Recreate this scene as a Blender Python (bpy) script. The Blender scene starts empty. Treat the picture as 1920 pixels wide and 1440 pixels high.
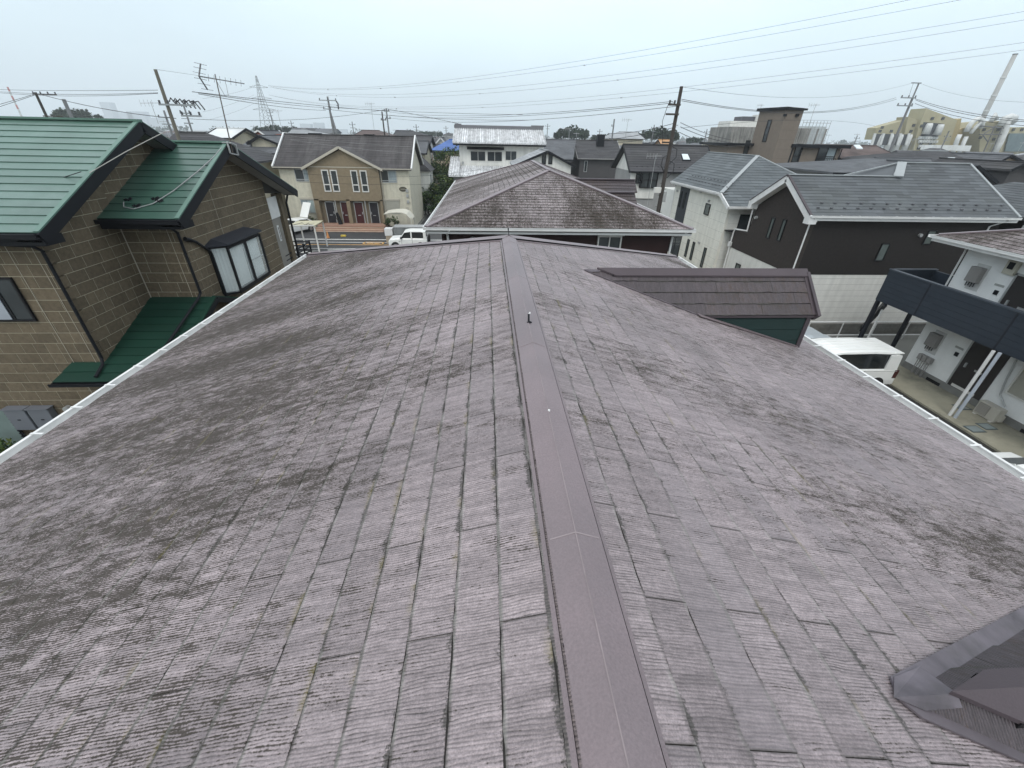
import bpy, bmesh, math, random
from mathutils import Vector, Matrix
random.seed(7)
R = math.radians
C = bpy.context.scene.collection
sc = bpy.context.scene
EYE = Vector((0, 0, 9.3))

# ------------------------------------------------------------------ camera
def cam_axes(pitch, yaw, roll):
    cy, sy = math.cos(yaw), math.sin(yaw); cp, sp = math.cos(pitch), math.sin(pitch); cr, sr = math.cos(roll), math.sin(roll)
    f = Vector((sy, cy, 0)); r = Vector((cy, -sy, 0)); u = Vector((0, 0, 1))
    Fv = f * cp - u * sp; U = u * cp + f * sp
    return r * cr + U * sr, U * cr - r * sr, Fv
AX, AU, AF = cam_axes(0.5402, 0.064384, 0.0218094)
FOC = 775.23
cd = bpy.data.cameras.new('camera'); cam = bpy.data.objects.new('camera', cd); C.objects.link(cam)
cd.sensor_width = 36; cd.lens = 36 * FOC / 1920; cd.clip_start = 0.05; cd.clip_end = 12000
cam.matrix_world = Matrix(((AX.x, AU.x, -AF.x, EYE.x), (AX.y, AU.y, -AF.y, EYE.y), (AX.z, AU.z, -AF.z, EYE.z), (0, 0, 0, 1)))
sc.camera = cam

# ------------------------------------------------------------------ world, sun, exposure
w = bpy.data.worlds.new('World'); sc.world = w; w.use_nodes = True
nt = w.node_tree; nt.nodes.clear()
def nd(t, **k):
    n = nt.nodes.new(t)
    for a, b in k.items(): setattr(n, a, b)
    return n
SUN_EL, SUN_ROT = R(52), R(200)
sky = nd('ShaderNodeTexSky', sky_type='NISHITA'); sky.sun_disc = False; sky.sun_elevation = SUN_EL; sky.sun_rotation = SUN_ROT
sky.air_density = 1.5; sky.dust_density = 3.0
bg1 = nd('ShaderNodeBackground'); bg1.inputs['Strength'].default_value = 0.05
nt.links.new(sky.outputs[0], bg1.inputs['Color'])
tc = nd('ShaderNodeTexCoord'); sep = nd('ShaderNodeSeparateXYZ'); nt.links.new(tc.outputs['Generated'], sep.inputs[0])
ramp = nd('ShaderNodeValToRGB')
e = ramp.color_ramp.elements
e[0].position = 0.0; e[0].color = (.555, .68, .76, 1)
e[1].position = 1.0; e[1].color = (1.15, 1.18, 1.2, 1)
m1 = ramp.color_ramp.elements.new(.05); m1.color = (.50, .645, .745, 1)
m2 = ramp.color_ramp.elements.new(.22); m2.color = (.715, .845, .925, 1)
m3 = ramp.color_ramp.elements.new(.65); m3.color = (1.08, 1.15, 1.18, 1)
nt.links.new(sep.outputs['Z'], ramp.inputs[0])
nz = nd('ShaderNodeTexNoise'); nz.inputs['Scale'].default_value = 1.3; nz.inputs['Detail'].default_value = 4; nz.inputs['Roughness'].default_value = .5
mp = nd('ShaderNodeMapping'); mp.inputs['Scale'].default_value = (1, 1, 3.0)
nt.links.new(tc.outputs['Generated'], mp.inputs[0]); nt.links.new(mp.outputs[0], nz.inputs['Vector'])
mr = nd('ShaderNodeMapRange'); mr.inputs[1].default_value = .3; mr.inputs[2].default_value = .7; mr.inputs[3].default_value = .80; mr.inputs[4].default_value = 1.18
nt.links.new(nz.outputs['Fac'], mr.inputs[0])
vm = nd('ShaderNodeVectorMath', operation='SCALE'); nt.links.new(ramp.outputs[0], vm.inputs[0]); nt.links.new(mr.outputs[0], vm.inputs['Scale'])
bg2 = nd('ShaderNodeBackground'); bg2.inputs['Strength'].default_value = 1.12; nt.links.new(vm.outputs[0], bg2.inputs['Color'])
ad = nd('ShaderNodeAddShader'); nt.links.new(bg1.outputs[0], ad.inputs[0]); nt.links.new(bg2.outputs[0], ad.inputs[1])
wo = nd('ShaderNodeOutputWorld'); nt.links.new(ad.outputs[0], wo.inputs[0])
sl = bpy.data.lights.new('sun', 'SUN'); sl.energy = 0.7; sl.angle = R(18); sl.color = (1, .97, .92)
so = bpy.data.objects.new('sun', sl); C.objects.link(so)
sdir = Vector((math.sin(SUN_ROT) * math.cos(SUN_EL), math.cos(SUN_ROT) * math.cos(SUN_EL), math.sin(SUN_EL)))
so.rotation_euler = sdir.to_track_quat('Z', 'Y').to_euler(); so.location = (0, 0, 80)
sc.view_settings.view_transform = 'Standard'; sc.view_settings.look = 'None'; sc.view_settings.exposure = 0.0; sc.view_settings.gamma = 1.0
try: sc.view_settings.use_curve_mapping = False
except Exception: pass
sc.render.engine = 'CYCLES'
sc.cycles.volume_bounces = 2

# ------------------------------------------------------------------ survey helpers (photo point + a known distance or height -> place in the town)
def ray(px, py): return AX * ((px - 960) / FOC) - AU * ((py - 720) / FOC) + AF
def atY(px, py, Y): v = ray(px, py); return EYE + v * (Y / v.y)
def atX(px, py, X): v = ray(px, py); return EYE + v * (X / v.x)
def atZ(px, py, Z): v = ray(px, py); return EYE + v * ((Z - EYE.z) / v.z)
def proj(p):
    q = Vector(p) - EYE; z = q.dot(AF)
    if z < .05: return None
    return 960 + FOC * q.dot(AX) / z, 720 - FOC * q.dot(AU) / z
def in_view(p, m=60):
    s = proj(p)
    return s is not None and -m < s[0] < 1920 + m and -m < s[1] < 1440 + m

# ------------------------------------------------------------------ materials
MATS = {}
def mat(name, col, rough=.75, var=.12, scale=1.5, bump=0.0, bscale=40, metal=0.0, spec=.35, streak=0.0, grime=0.0, grime_col=(.05, .048, .04), tone=.0, stretch=(1, 1, 1), fine=.0, alpha=None, trans=0.0):
    if name in MATS: return MATS[name]
    m = bpy.data.materials.new(name); m.use_nodes = True; t = m.node_tree; N = t.nodes; L = t.links
    b = N['Principled BSDF']; b.inputs['Roughness'].default_value = rough; b.inputs['Metallic'].default_value = metal
    b.inputs['Specular IOR Level'].default_value = spec
    if trans: b.inputs['Transmission Weight'].default_value = trans
    g = N.new('ShaderNodeNewGeometry'); mp = N.new('ShaderNodeMapping'); mp.inputs['Scale'].default_value = stretch
    L.new(g.outputs['Position'], mp.inputs[0])
    def noise(sc_, det=4, src=mp, ro=.6):
        n = N.new('ShaderNodeTexNoise'); n.inputs['Scale'].default_value = sc_; n.inputs['Detail'].default_value = det; n.inputs['Roughness'].default_value = ro
        L.new(src.outputs[0], n.inputs['Vector']); return n.outputs['Fac']
    def mrange(src, a, b_, c, d):
        r = N.new('ShaderNodeMapRange'); L.new(src, r.inputs[0])
        for i, x in enumerate((a, b_, c, d)): r.inputs[i + 1].default_value = x
        return r.outputs[0]
    def mul(a, b_):
        x = N.new('ShaderNodeMath'); x.operation = 'MULTIPLY'; L.new(a, x.inputs[0])
        if isinstance(b_, float): x.inputs[1].default_value = b_
        else: L.new(b_, x.inputs[1])
        return x.outputs[0]
    f = mrange(noise(scale), .3, .7, 1 - var, 1 + var)
    if fine: f = mul(f, mrange(noise(bscale * 1.3, 2), .3, .7, 1 - fine, 1 + fine))
    if streak:   # rain streaks: stretched down the wall
        m2 = N.new('ShaderNodeMapping'); m2.inputs['Scale'].default_value = (3, 3, .12); L.new(g.outputs['Position'], m2.inputs[0])
        f = mul(f, mrange(noise(1.3, 3, m2), .35, .7, 1.0, 1 - streak))
    if tone:
        oi = N.new('ShaderNodeObjectInfo'); at = N.new('ShaderNodeAttribute'); at.attribute_name = 'tone'
        a = N.new('ShaderNodeMath'); a.operation = 'ADD'; L.new(oi.outputs['Random'], a.inputs[0]); L.new(at.outputs['Fac'], a.inputs[1])
        fr = N.new('ShaderNodeMath'); fr.operation = 'FRACT'; L.new(a.outputs[0], fr.inputs[0])
        f = mul(f, mrange(fr.outputs[0], 0, 1, 1 - tone, 1 + tone))
    v = N.new('ShaderNodeVectorMath'); v.operation = 'SCALE'; v.inputs[0].default_value = col[:3]; L.new(f, v.inputs['Scale'])
    out = v.outputs[0]
    if grime:
        gm = N.new('ShaderNodeMix'); gm.data_type = 'RGBA'
        gf = mrange(noise(scale * .6, 6, mp, .7), .48, .68, 0, grime)
        L.new(gf, gm.inputs['Factor']); L.new(out, gm.inputs['A']); gm.inputs['B'].default_value = (*grime_col, 1); out = gm.outputs['Result']
    L.new(out, b.inputs['Base Color'])
    if bump:
        bn = N.new('ShaderNodeBump'); bn.inputs['Strength'].default_value = bump; bn.inputs['Distance'].default_value = .01
        L.new(noise(bscale, 3), bn.inputs['Height']); L.new(bn.outputs[0], b.inputs['Normal'])
    MATS[name] = m
    return m

def slate_mat(name, col, dirt, dirt_amt, axis='Y', groove=.35, lich=0.0, left_bias=0.0, g0=1.01, g1=1.10, edge_amt=.8, wear_amt=.18):
    """weathered fibre-cement slate. axis = horizontal axis the grain lines repeat along"""
    m = bpy.data.materials.new(name); m.use_nodes = True; t = m.node_tree; N = t.nodes; L = t.links
    b = N['Principled BSDF']; b.inputs['Roughness'].default_value = .55; b.inputs['Specular IOR Level'].default_value = .5
    g = N.new('ShaderNodeNewGeometry')
    oi = N.new('ShaderNodeObjectInfo'); at = N.new('ShaderNodeAttribute'); at.attribute_name = 'tone'
    def M(op, a, b_=None, c=None):
        x = N.new('ShaderNodeMath'); x.operation = op
        for i, q in enumerate((a, b_, c)):
            if q is None: continue
            if isinstance(q, (int, float)): x.inputs[i].default_value = q
            else: L.new(q, x.inputs[i])
        return x.outputs[0]
    def mr(src, a, b_, c, d):
        r = N.new('ShaderNodeMapRange'); L.new(src, r.inputs[0])
        for i, x in enumerate((a, b_, c, d)): r.inputs[i + 1].default_value = x
        return r.outputs[0]
    tone = M('FRACT', M('ADD', oi.outputs['Random'], at.outputs['Fac']))
    off = N.new('ShaderNodeCombineXYZ'); L.new(M('MULTIPLY', tone, 37.0), off.inputs[2]); 
    va = N.new('ShaderNodeVectorMath'); va.operation = 'ADD'; L.new(g.outputs['Position'], va.inputs[0]); L.new(off.outputs[0], va.inputs[1])
    def mapped(scale3, src): 
        q = N.new('ShaderNodeMapping'); q.inputs['Scale'].default_value = scale3; L.new(src, q.inputs[0]); return q.outputs[0]
    def noise(vec, s, det=3, ro=.55):
        n = N.new('ShaderNodeTexNoise'); n.inputs['Scale'].default_value = s; n.inputs['Detail'].default_value = det; n.inputs['Roughness'].default_value = ro
        L.new(vec, n.inputs['Vector']); return n.outputs['Fac']
    A = (.07, 1, .3) if axis == 'Y' else (1, .07, .3)
    gr = noise(mapped(A, va.outputs[0]), 70, 2, .5)             # fine grain ribs, ~1 cm apart, running down the slope
    wobble = N.new('ShaderNodeTexWave'); wobble.wave_type = 'BANDS'; wobble.bands_direction = axis; wobble.inputs['Scale'].default_value = 26
    wobble.inputs['Distortion'].default_value = 7.0; wobble.inputs['Detail'].default_value = 3; wobble.inputs['Detail Scale'].default_value = .6
    A2 = (.35, 1, .35) if axis == 'Y' else (1, .35, .35)
    L.new(mapped(A2, va.outputs[0]), wobble.inputs['Vector'])
    rib = M('MULTIPLY_ADD', wobble.outputs['Fac'], .6, M('MULTIPLY', gr, .7))
    ribamt = mr(noise(va.outputs[0], 2.2, 3, .6), .35, .65, .35, 1.0)
    lines = M('ADD', 1.0, M('MULTIPLY', ribamt, mr(rib, .30, .54, -groove, .08)))
    base = mr(noise(g.outputs['Position'], .8, 4), .3, .7, .82, 1.18)
    speck = M('MULTIPLY', mr(noise(g.outputs['Position'], 170, 2, .7), .32, .68, .76, 1.24), mr(noise(g.outputs['Position'], 38, 3, .7), .34, .66, .84, 1.16))
    tn = mr(tone, 0, 1, .90, 1.10)
    stk = noise(mapped(A, va.outputs[0]), 24, 4, .65)
    f = M('MULTIPLY', M('MULTIPLY', M('MULTIPLY', base, mr(stk, .34, .66, .78, 1.22)), lines), M('MULTIPLY', speck, tn))
    v = N.new('ShaderNodeVectorMath'); v.operation = 'SCALE'; v.inputs[0].default_value = col; L.new(f, v.inputs['Scale']); out = v.outputs[0]
    def mix(fac, a, bcol):
        gm = N.new('ShaderNodeMix'); gm.data_type = 'RGBA'; L.new(fac, gm.inputs['Factor']); L.new(a, gm.inputs['A']); gm.inputs['B'].default_value = (*bcol, 1); return gm.outputs['Result']
    # pinkish cleaner slates / greyer slates by tone
    out = mix(mr(noise(va.outputs[0], .5, 1), .5, .75, 0, .35), out, (col[0] * .86, col[1] * .9, col[2] * .93))
    # grime: blotches drawn out down the slope
    S = (.28, 1.0, .3) if axis == 'Y' else (1.0, .28, .3)
    big = noise(mapped(S, g.outputs['Position']), .75, 5, .62)
    small = noise(mapped((.35, 1, .3) if axis == 'Y' else (1, .35, .3), g.outputs['Position']), 16, 4, .75)
    pep = noise(g.outputs['Position'], 75, 2, .8)
    gsum = M('ADD', M('MULTIPLY', big, .80), M('ADD', M('MULTIPLY', small, .70), M('MULTIPLY', pep, .50)))
    gsum = M('ADD', gsum, M('MULTIPLY', M('SUBTRACT', .62, rib), .26))
    if left_bias:
        sp = N.new('ShaderNodeSeparateXYZ'); L.new(g.outputs['Position'], sp.inputs[0])
        bias = mr(sp.outputs['X'], -.3, -2.4, -.06, .12)
        bias2 = mr(sp.outputs['X'], .5, 5.5, -.05, .035)
        lt = M('LESS_THAN', sp.outputs['X'], .349)
        gsum = M('ADD', gsum, M('MULTIPLY', M('ADD', M('MULTIPLY', bias, lt), M('MULTIPLY', M('SUBTRACT', bias2, .03), M('SUBTRACT', 1.0, lt))), left_bias))
    gmask = mr(gsum, g0, g1, 0, dirt_amt); out = mix(gmask, out, dirt)
    L.new(mr(gmask, 0, .8, .5, .12), b.inputs['Specular IOR Level']); L.new(mr(gmask, 0, .8, .55, .85), b.inputs['Roughness'])
    # dirt gathered just below each lower edge and in the joints (uv: x along the slate, y up the slope)
    uv = N.new('ShaderNodeUVMap'); su = N.new('ShaderNodeSeparateXYZ'); L.new(uv.outputs[0], su.inputs[0])
    rag = M('ADD', M('MULTIPLY', small, .34), M('MULTIPLY', noise(g.outputs['Position'], 5, 3, .6), .30))
    rag = M('ADD', rag, M('MULTIPLY', M('SUBTRACT', pep, .5), .35))
    evar = mr(noise(g.outputs['Position'], 1.7, 3, .6), .36, .62, -.12, .03)
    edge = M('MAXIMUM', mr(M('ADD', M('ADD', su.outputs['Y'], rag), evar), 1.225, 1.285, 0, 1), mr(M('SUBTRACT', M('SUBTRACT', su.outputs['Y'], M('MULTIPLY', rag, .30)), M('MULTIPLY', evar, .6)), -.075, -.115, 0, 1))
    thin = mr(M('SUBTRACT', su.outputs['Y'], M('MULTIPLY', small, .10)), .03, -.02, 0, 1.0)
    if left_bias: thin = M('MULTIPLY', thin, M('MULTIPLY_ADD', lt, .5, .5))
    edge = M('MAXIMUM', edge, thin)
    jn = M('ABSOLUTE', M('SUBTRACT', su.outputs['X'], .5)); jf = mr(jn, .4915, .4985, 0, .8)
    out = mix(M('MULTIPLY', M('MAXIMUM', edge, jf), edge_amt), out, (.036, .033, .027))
    # pale worn line along the lower edge
    wear = M('MULTIPLY', mr(M('ADD', su.outputs['Y'], M('MULTIPLY', small, .22)), .21, .16, 0, 1), mr(noise(g.outputs['Position'], 9, 2), .4, .6, 0, wear_amt))
    out = mix(wear, out, (.50, .49, .45))
    if lich:
        lf = M('MULTIPLY', mr(noise(g.outputs['Position'], 3.2, 3, .6), .57, .66, 0, 1), mr(M('ADD', su.outputs['Y'], M('MULTIPLY', pep, .25)), .93, 1.1, 0, lich))
        out = mix(lf, out, (.19, .16, .06))
    L.new(out, b.inputs['Base Color'])
    bn = N.new('ShaderNodeBump'); bn.inputs['Strength'].default_value = .8; bn.inputs['Distance'].default_value = .004
    L.new(M('ADD', rib, M('MULTIPLY', pep, .3)), bn.inputs['Height']); L.new(bn.outputs[0], b.inputs['Normal'])
    MATS[name] = m
    return m

# ------------------------------------------------------------------ objects
ROOTM = {}
def tag(o, label=None, cat=None, group=None, kind=None):
    if label: o['label'] = label
    if cat: o['category'] = cat
    if group: o['group'] = group
    if kind: o['kind'] = kind
    return o
def thing(name, label, cat, loc=(0, 0, 0), rz=0.0, group=None):
    o = bpy.data.objects.new(name, None); C.objects.link(o); o.empty_display_size = .3
    o.location = loc; o.rotation_euler = (0, 0, rz); tag(o, label, cat, group)
    ROOTM[o.name] = (Matrix.Translation(Vector(loc)) @ Matrix.Rotation(rz, 4, 'Z')).inverted()
    return o
def top_inv(parent):
    p = parent
    while p.parent: p = p.parent
    return ROOTM.get(p.name, Matrix.Identity(4))

class MB:
    """collects shapes in world coordinates (or local with local=True at build)"""
    def __init__(s): s.v = []; s.f = []; s.fm = []; s.cur = 0
    def add(s, vs, fs):
        n = len(s.v); s.v += [Vector(x) for x in vs]
        for f in fs: s.f.append([n + i for i in f]); s.fm.append(s.cur)
        return s
    def box(s, a, b):
        x0, y0, z0 = [min(a[i], b[i]) for i in range(3)]; x1, y1, z1 = [max(a[i], b[i]) for i in range(3)]
        return s.add([(x0, y0, z0), (x1, y0, z0), (x1, y1, z0), (x0, y1, z0), (x0, y0, z1), (x1, y0, z1), (x1, y1, z1), (x0, y1, z1)],
                     [(3, 2, 1, 0), (4, 5, 6, 7), (0, 1, 5, 4), (1, 2, 6, 5), (2, 3, 7, 6), (3, 0, 4, 7)])
    def bar(s, p, q, w, h=None, up=(0, 0, 1)):
        """rectangular bar from p to q, width w sideways, height h"""
        p, q = Vector(p), Vector(q); h = h or w; d = (q - p).normalized(); u = Vector(up)
        if abs(d.dot(u)) > .98: u = Vector((0, 1, 0))
        r = d.cross(u).normalized(); n = r.cross(d).normalized(); vs = []
        for c in (p, q):
            for a, b in ((-1, -1), (1, -1), (1, 1), (-1, 1)): vs.append(c + r * (a * w / 2) + n * (b * h / 2))
        return s.add(vs, [(0, 1, 2, 3), (7, 6, 5, 4), (0, 4, 5, 1), (1, 5, 6, 2), (2, 6, 7, 3), (3, 7, 4, 0)])
    def tube(s, pts, r, n=8, r2=None, cap=True):
        pts = [Vector(p) for p in pts]; rings = []; m = len(pts)
        prev = None
        for i, p in enumerate(pts):
            d = (pts[min(i + 1, m - 1)] - pts[max(i - 1, 0)]).normalized()
            if prev is None:
                a = Vector((0, 0, 1)) if abs(d.z) < .9 else Vector((1, 0, 0)); x = d.cross(a).normalized()
            else: x = (prev - d * prev.dot(d)).normalized()
            prev = x; y = d.cross(x)
            rr = r if r2 is None else r + (r2 - r) * i / (m - 1)
            rings.append([p + x * (rr * math.cos(2 * math.pi * k / n)) + y * (rr * math.sin(2 * math.pi * k / n)) for k in range(n)])
        vs = [v for ring in rings for v in ring]; fs = []
        for i in range(m - 1):
            for k in range(n): fs.append((i * n + k, i * n + (k + 1) % n, (i + 1) * n + (k + 1) % n, (i + 1) * n + k))
        if cap: fs.append(tuple(range(n))[::-1]); fs.append(tuple((m - 1) * n + k for k in range(n)))
        return s.add(vs, fs)
    def prism(s, poly, vec):
        """polygon extruded by vec"""
        n = len(poly); P = [Vector(p) for p in poly]; vec = Vector(vec)
        nn = Vector((0, 0, 0))
        for i in range(n): a, b = P[i], P[(i + 1) % n]; nn += (a - P[0]).cross(b - P[0])
        if nn.dot(vec) > 0: P = P[::-1]
        Q = [p + vec for p in P]
        return s.add(P + Q, [tuple(range(n)), tuple(range(2 * n - 1, n - 1, -1))] + [(i, i + n, (i + 1) % n + n, (i + 1) % n)[::1] for i in range(n)])
    def quad(s, a, b, c, d): return s.add([a, b, c, d], [(0, 1, 2, 3)])
    def build(s, name, m, parent=None, label=None, kind=None, smooth=False, local=False, bevel=0.0, group=None, cat=None):
        me = bpy.data.meshes.new(name); T = Matrix.Identity(4)
        if parent is not None and not local: T = top_inv(parent)
        me.from_pydata([tuple(T @ v) for v in s.v], [], s.f); me.update()
        ms = m if isinstance(m, (list, tuple)) else [m]
        for x in ms: me.materials.append(x)
        if len(ms) > 1: me.polygons.foreach_set('material_index', s.fm)
        bm = bmesh.new(); bm.from_mesh(me); bmesh.ops.recalc_face_normals(bm, faces=bm.faces); 
        if bevel: bmesh.ops.bevel(bm, geom=[e_ for e_ in bm.edges if len(e_.link_faces) == 2 and e_.calc_face_angle(0) > .5], offset=bevel, segments=2, affect='EDGES', profile=.6)
        bm.to_mesh(me); bm.free()
        if smooth: me.shade_smooth()
        o = bpy.data.objects.new(name, me); C.objects.link(o)
        if parent is not None: o.parent = parent
        tag(o, label, cat, group, kind)
        return o

# ------------------------------------------------------------------ cladding: slates, siding blocks, roof boards as single pieces
def clip(poly, ax, lim, keep_less):
    out = []; n = len(poly)
    for i in range(n):
        a, b = poly[i], poly[(i + 1) % n]
        ia = a[ax] <= lim if keep_less else a[ax] >= lim; ib = b[ax] <= lim if keep_less else b[ax] >= lim
        if ia: out.append(a)
        if ia != ib:
            t_ = (lim - a[ax]) / (b[ax] - a[ax]); out.append((a[0] + (b[0] - a[0]) * t_, a[1] + (b[1] - a[1]) * t_))
    return out
def area(p): return abs(sum(p[i][0] * p[(i + 1) % len(p)][1] - p[(i + 1) % len(p)][0] * p[i][1] for i in range(len(p)))) / 2
MESHC = {}
class Clad:
    def __init__(s, root, limit=300): s.root = root; s.rec = {}; s.limit = limit
    def facet(s, name, m, pts, i, j, row, lens, thick=.01, gap=.004, tilt=True, stagger=None, wavy=0.0, v0=0.0, up=None, seed=1, lift=0.0, nofix=False, convex=True, polys=None, outward=None):
        """pts: planar polygon in 3d; pts[i]->pts[j] is the lower edge"""
        P = [Vector(p) for p in pts]; O = P[i]; u = (P[j] - P[i]).normalized()
        n = Vector((0, 0, 0))
        for k in range(1, len(P) - 1): n += (P[k] - P[0]).cross(P[k + 1] - P[0])
        n.normalize(); o_ = Vector(outward) if outward else (Vector((0, 0, 1)))
        if n.dot(o_) < 0: n = -n
        v = n.cross(u)
        if v.dot(sum(P, Vector()) / len(P) - O) < 0: u = -u; v = n.cross(u)
        poly = [((p - O).dot(u), (p - O).dot(v)) for p in P]
        O = O + n * lift
        rnd = random.Random(seed); r = s.rec.setdefault(name, [])
        umin = min(p[0] for p in poly); umax = max(p[0] for p in poly); vmax = max(p[1] for p in poly)
        nr = int(math.ceil((vmax - v0) / row))
        for k in range(nr):
            y0 = v0 + k * row; y1 = y0 + row
            st = clip(clip(poly, 1, y0, False), 1, min(y1, vmax + 1) - gap, True)
            if len(st) < 3: continue
            a0 = min(p[0] for p in st); a1 = max(p[0] for p in st)
            L0 = lens[0] if isinstance(lens, (list, tuple)) else lens
            x = umin - rnd.random() * L0 if stagger is None else umin - ((k * stagger) % 1.0) * L0
            if stagger is not None and not isinstance(lens, (list, tuple)):
                pass
            while x < a1:
                ln = rnd.choice(lens) if isinstance(lens, (list, tuple)) else lens
                x1 = x + ln
                if x1 > a0:
                    q = clip(clip(st, 0, x, False), 0, x1 - gap, True)
                    if len(q) >= 3 and area(q) > .0015 * 1:
                        full = abs(area(q) - (ln - gap) * (row - gap)) < 1e-5
                        r.append((m, O, u, v, n, x, y0, ln, row, q, full, thick, gap, tilt, wavy, rnd.randrange(6)))
                x = x1
    def shape(s, rec_):
        m, O, u, v, n, x, y0, ln, row, q, full, th, gap, tilt, wavy, var = rec_
        loc = [(a - x, b - y0) for a, b in q]
        if wavy:   # ragged lower edge
            rr = random.Random(var * 17 + 3); out = []
            for k in range(len(loc)):
                a, b = loc[k], loc[(k + 1) % len(loc)]; out.append(a)
                if abs(a[1]) < 1e-4 and abs(b[1]) < 1e-4 and abs(a[0] - b[0]) > .08:
                    ns = max(2, int(abs(a[0] - b[0]) / .045)); w0 = 0
                    for t_ in range(1, ns):
                        w0 = w0 * .6 + rr.uniform(-wavy, wavy) * .8
                        out.append((a[0] + (b[0] - a[0]) * t_ / ns, max(-wavy * 1.3, w0)))
            loc = out
        hh = lambda y: th * (1 - .82 * max(0, y) / row) if tilt else th
        nn = len(loc)
        vs = [Vector((a, b, hh(b))) for a, b in loc] + [Vector((a, b, 0.0 if not tilt else -.001)) for a, b in loc]
        fs = [tuple(range(nn))] + [(k, k + nn, (k + 1) % nn + nn, (k + 1) % nn) for k in range(nn)]
        uvp = [(a / ln, b / row) for a, b in loc] * 2
        sm = sum(loc[k][0] * loc[(k + 1) % nn][1] - loc[(k + 1) % nn][0] * loc[k][1] for k in range(nn))
        if sm < 0: fs = [f[::-1] for f in fs]
        return vs, fs, uvp
    def flush(s, parents=None):
        T = top_inv(s.root)
        for name, r in s.rec.items():
            sc_ = []
            for k, q in enumerate(r):
                m, O, u, v, n, x, y0, ln, row = q[:9]
                cx = sum(a for a, b in q[9]) / len(q[9]); cy = sum(b for a, b in q[9]) / len(q[9])
                c = O + u * cx + v * cy; d = (c - EYE)
                vis = n.dot(-d) > 0 and in_view(c, 40)
                sz = area(q[9]) * max(0, n.dot(-d.normalized())) / max(.3, d.length_squared)
                sc_.append((-(sz if vis else 0), k))
            sc_.sort(); par = (parents or {}).get(name, s.root)
            nlim = min(s.limit, len(r)); ids = [k for w_, k in sc_[:nlim] if w_ < 0]; rest = [k for w_, k in sc_ if k not in set(ids)]
            for k in ids:
                q = r[k]; m, O, u, v, n, x, y0, ln = q[:8]; key = None
                if q[10]: key = (name, m.name, round(ln, 3), round(q[8], 3), q[11], q[14] > 0 and q[15])
                me = MESHC.get(key) if key else None
                if me is None:
                    vs, fs, uvp = s.shape(q); me = bpy.data.meshes.new(name); me.from_pydata([tuple(z) for z in vs], [], fs)
                    uvl = me.uv_layers.new(name='UVMap'); li = [0] * len(me.loops); me.loops.foreach_get('vertex_index', li)
                    uvl.data.foreach_set('uv', [c_ for i_ in li for c_ in uvp[i_]]); me.materials.append(m)
                    if key: MESHC[key] = me
                o = bpy.data.objects.new(name, me); C.objects.link(o); o.parent = par
                B = O + u * x + v * y0
                o.matrix_basis = T @ Matrix(((u.x, v.x, n.x, B.x), (u.y, v.y, n.y, B.y), (u.z, v.z, n.z, B.z), (0, 0, 0, 1)))
            if rest:
                V = []; F = []; UV = []; TN = []; mi = []; ml = []
                for k in rest:
                    q = r[k]; m, O, u, v, n, x, y0, ln = q[:8]; vs, fs, uvp = s.shape(q); b0 = len(V); B = O + u * x + v * y0
                    V += [tuple(T @ (B + u * z.x + v * z.y + n * z.z)) for z in vs]; F += [tuple(i_ + b0 for i_ in f) for f in fs]; UV += uvp
                    TN += [random.random()] * len(vs)
                    if m not in ml: ml.append(m)
                    mi += [ml.index(m)] * len(fs)
                me = bpy.data.meshes.new(name); me.from_pydata(V, [], F)
                uvl = me.uv_layers.new(name='UVMap'); li = [0] * len(me.loops); me.loops.foreach_get('vertex_index', li)
                uvl.data.foreach_set('uv', [c_ for i_ in li for c_ in UV[i_]])
                at = me.attributes.new('tone', 'FLOAT', 'POINT'); at.data.foreach_set('value', TN)
                for m in ml: me.materials.append(m)
                me.polygons.foreach_set('material_index', mi)
                o = bpy.data.objects.new(name, me); C.objects.link(o); o.parent = par; o['kind'] = 'stuff'

def structure(name, mb, m, **k):
    o = mb.build(name, m, None, kind='structure', **k); return o
# ------------------------------------------------------------------ palette
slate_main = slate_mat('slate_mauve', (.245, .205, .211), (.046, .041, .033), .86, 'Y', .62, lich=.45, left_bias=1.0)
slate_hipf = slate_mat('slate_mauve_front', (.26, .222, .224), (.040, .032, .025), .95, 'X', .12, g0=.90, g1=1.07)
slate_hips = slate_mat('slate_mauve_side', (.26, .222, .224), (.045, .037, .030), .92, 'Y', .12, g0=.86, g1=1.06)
metal_mauve = mat('mauve_coated_metal', (.175, .137, .145), .42, .16, 1.2, .25, 90, spec=.55, fine=.12, grime=.35, grime_col=(.13, .115, .12))
metal_dark = mat('dark_purple_trim', (.06, .048, .054), .55, .12, 2, .1, 60)
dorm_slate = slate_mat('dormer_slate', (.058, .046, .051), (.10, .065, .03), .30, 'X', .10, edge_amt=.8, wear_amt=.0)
valley = mat('valley_flashing', (.115, .10, .115), .5, .35, 5, .2, 30, spec=.4, grime=.5)
white_up = mat('white_gutter', (.68, .68, .67), .4, .05, 3, grime=.10)
dark_green_board = mat('dark_green_siding', (.012, .030, .028), .6, .15, 2, .2, 60)
maroon = mat('maroon_siding', (.026, .010, .009), .7, .15, 2, .2, 40)
cream_low = mat('cream_siding', (.52, .50, .43), .8, .08, 2, .2, 40, streak=.15)
black_m = mat('black_metal', (.010, .011, .014), .55, .1, 3, spec=.2)
black_flat = mat('black_gap', (.008, .008, .009), .9, .05)
glass_dark = mat('window_glass_dark', (.035, .042, .046), .08, .25, 1.2, spec=.8)
glass_mid = mat('window_glass_grey', (.085, .105, .10), .12, .2, 2, spec=.8)
glass_cur = mat('window_glass_with_curtain', (.28, .33, .35), .15, .3, 3.0, spec=.7, stretch=(6, 6, .4))
glass_grn = mat('window_glass_pale', (.35, .42, .42), .15, .25, 3, spec=.7, stretch=(6, 6, .4))
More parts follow.
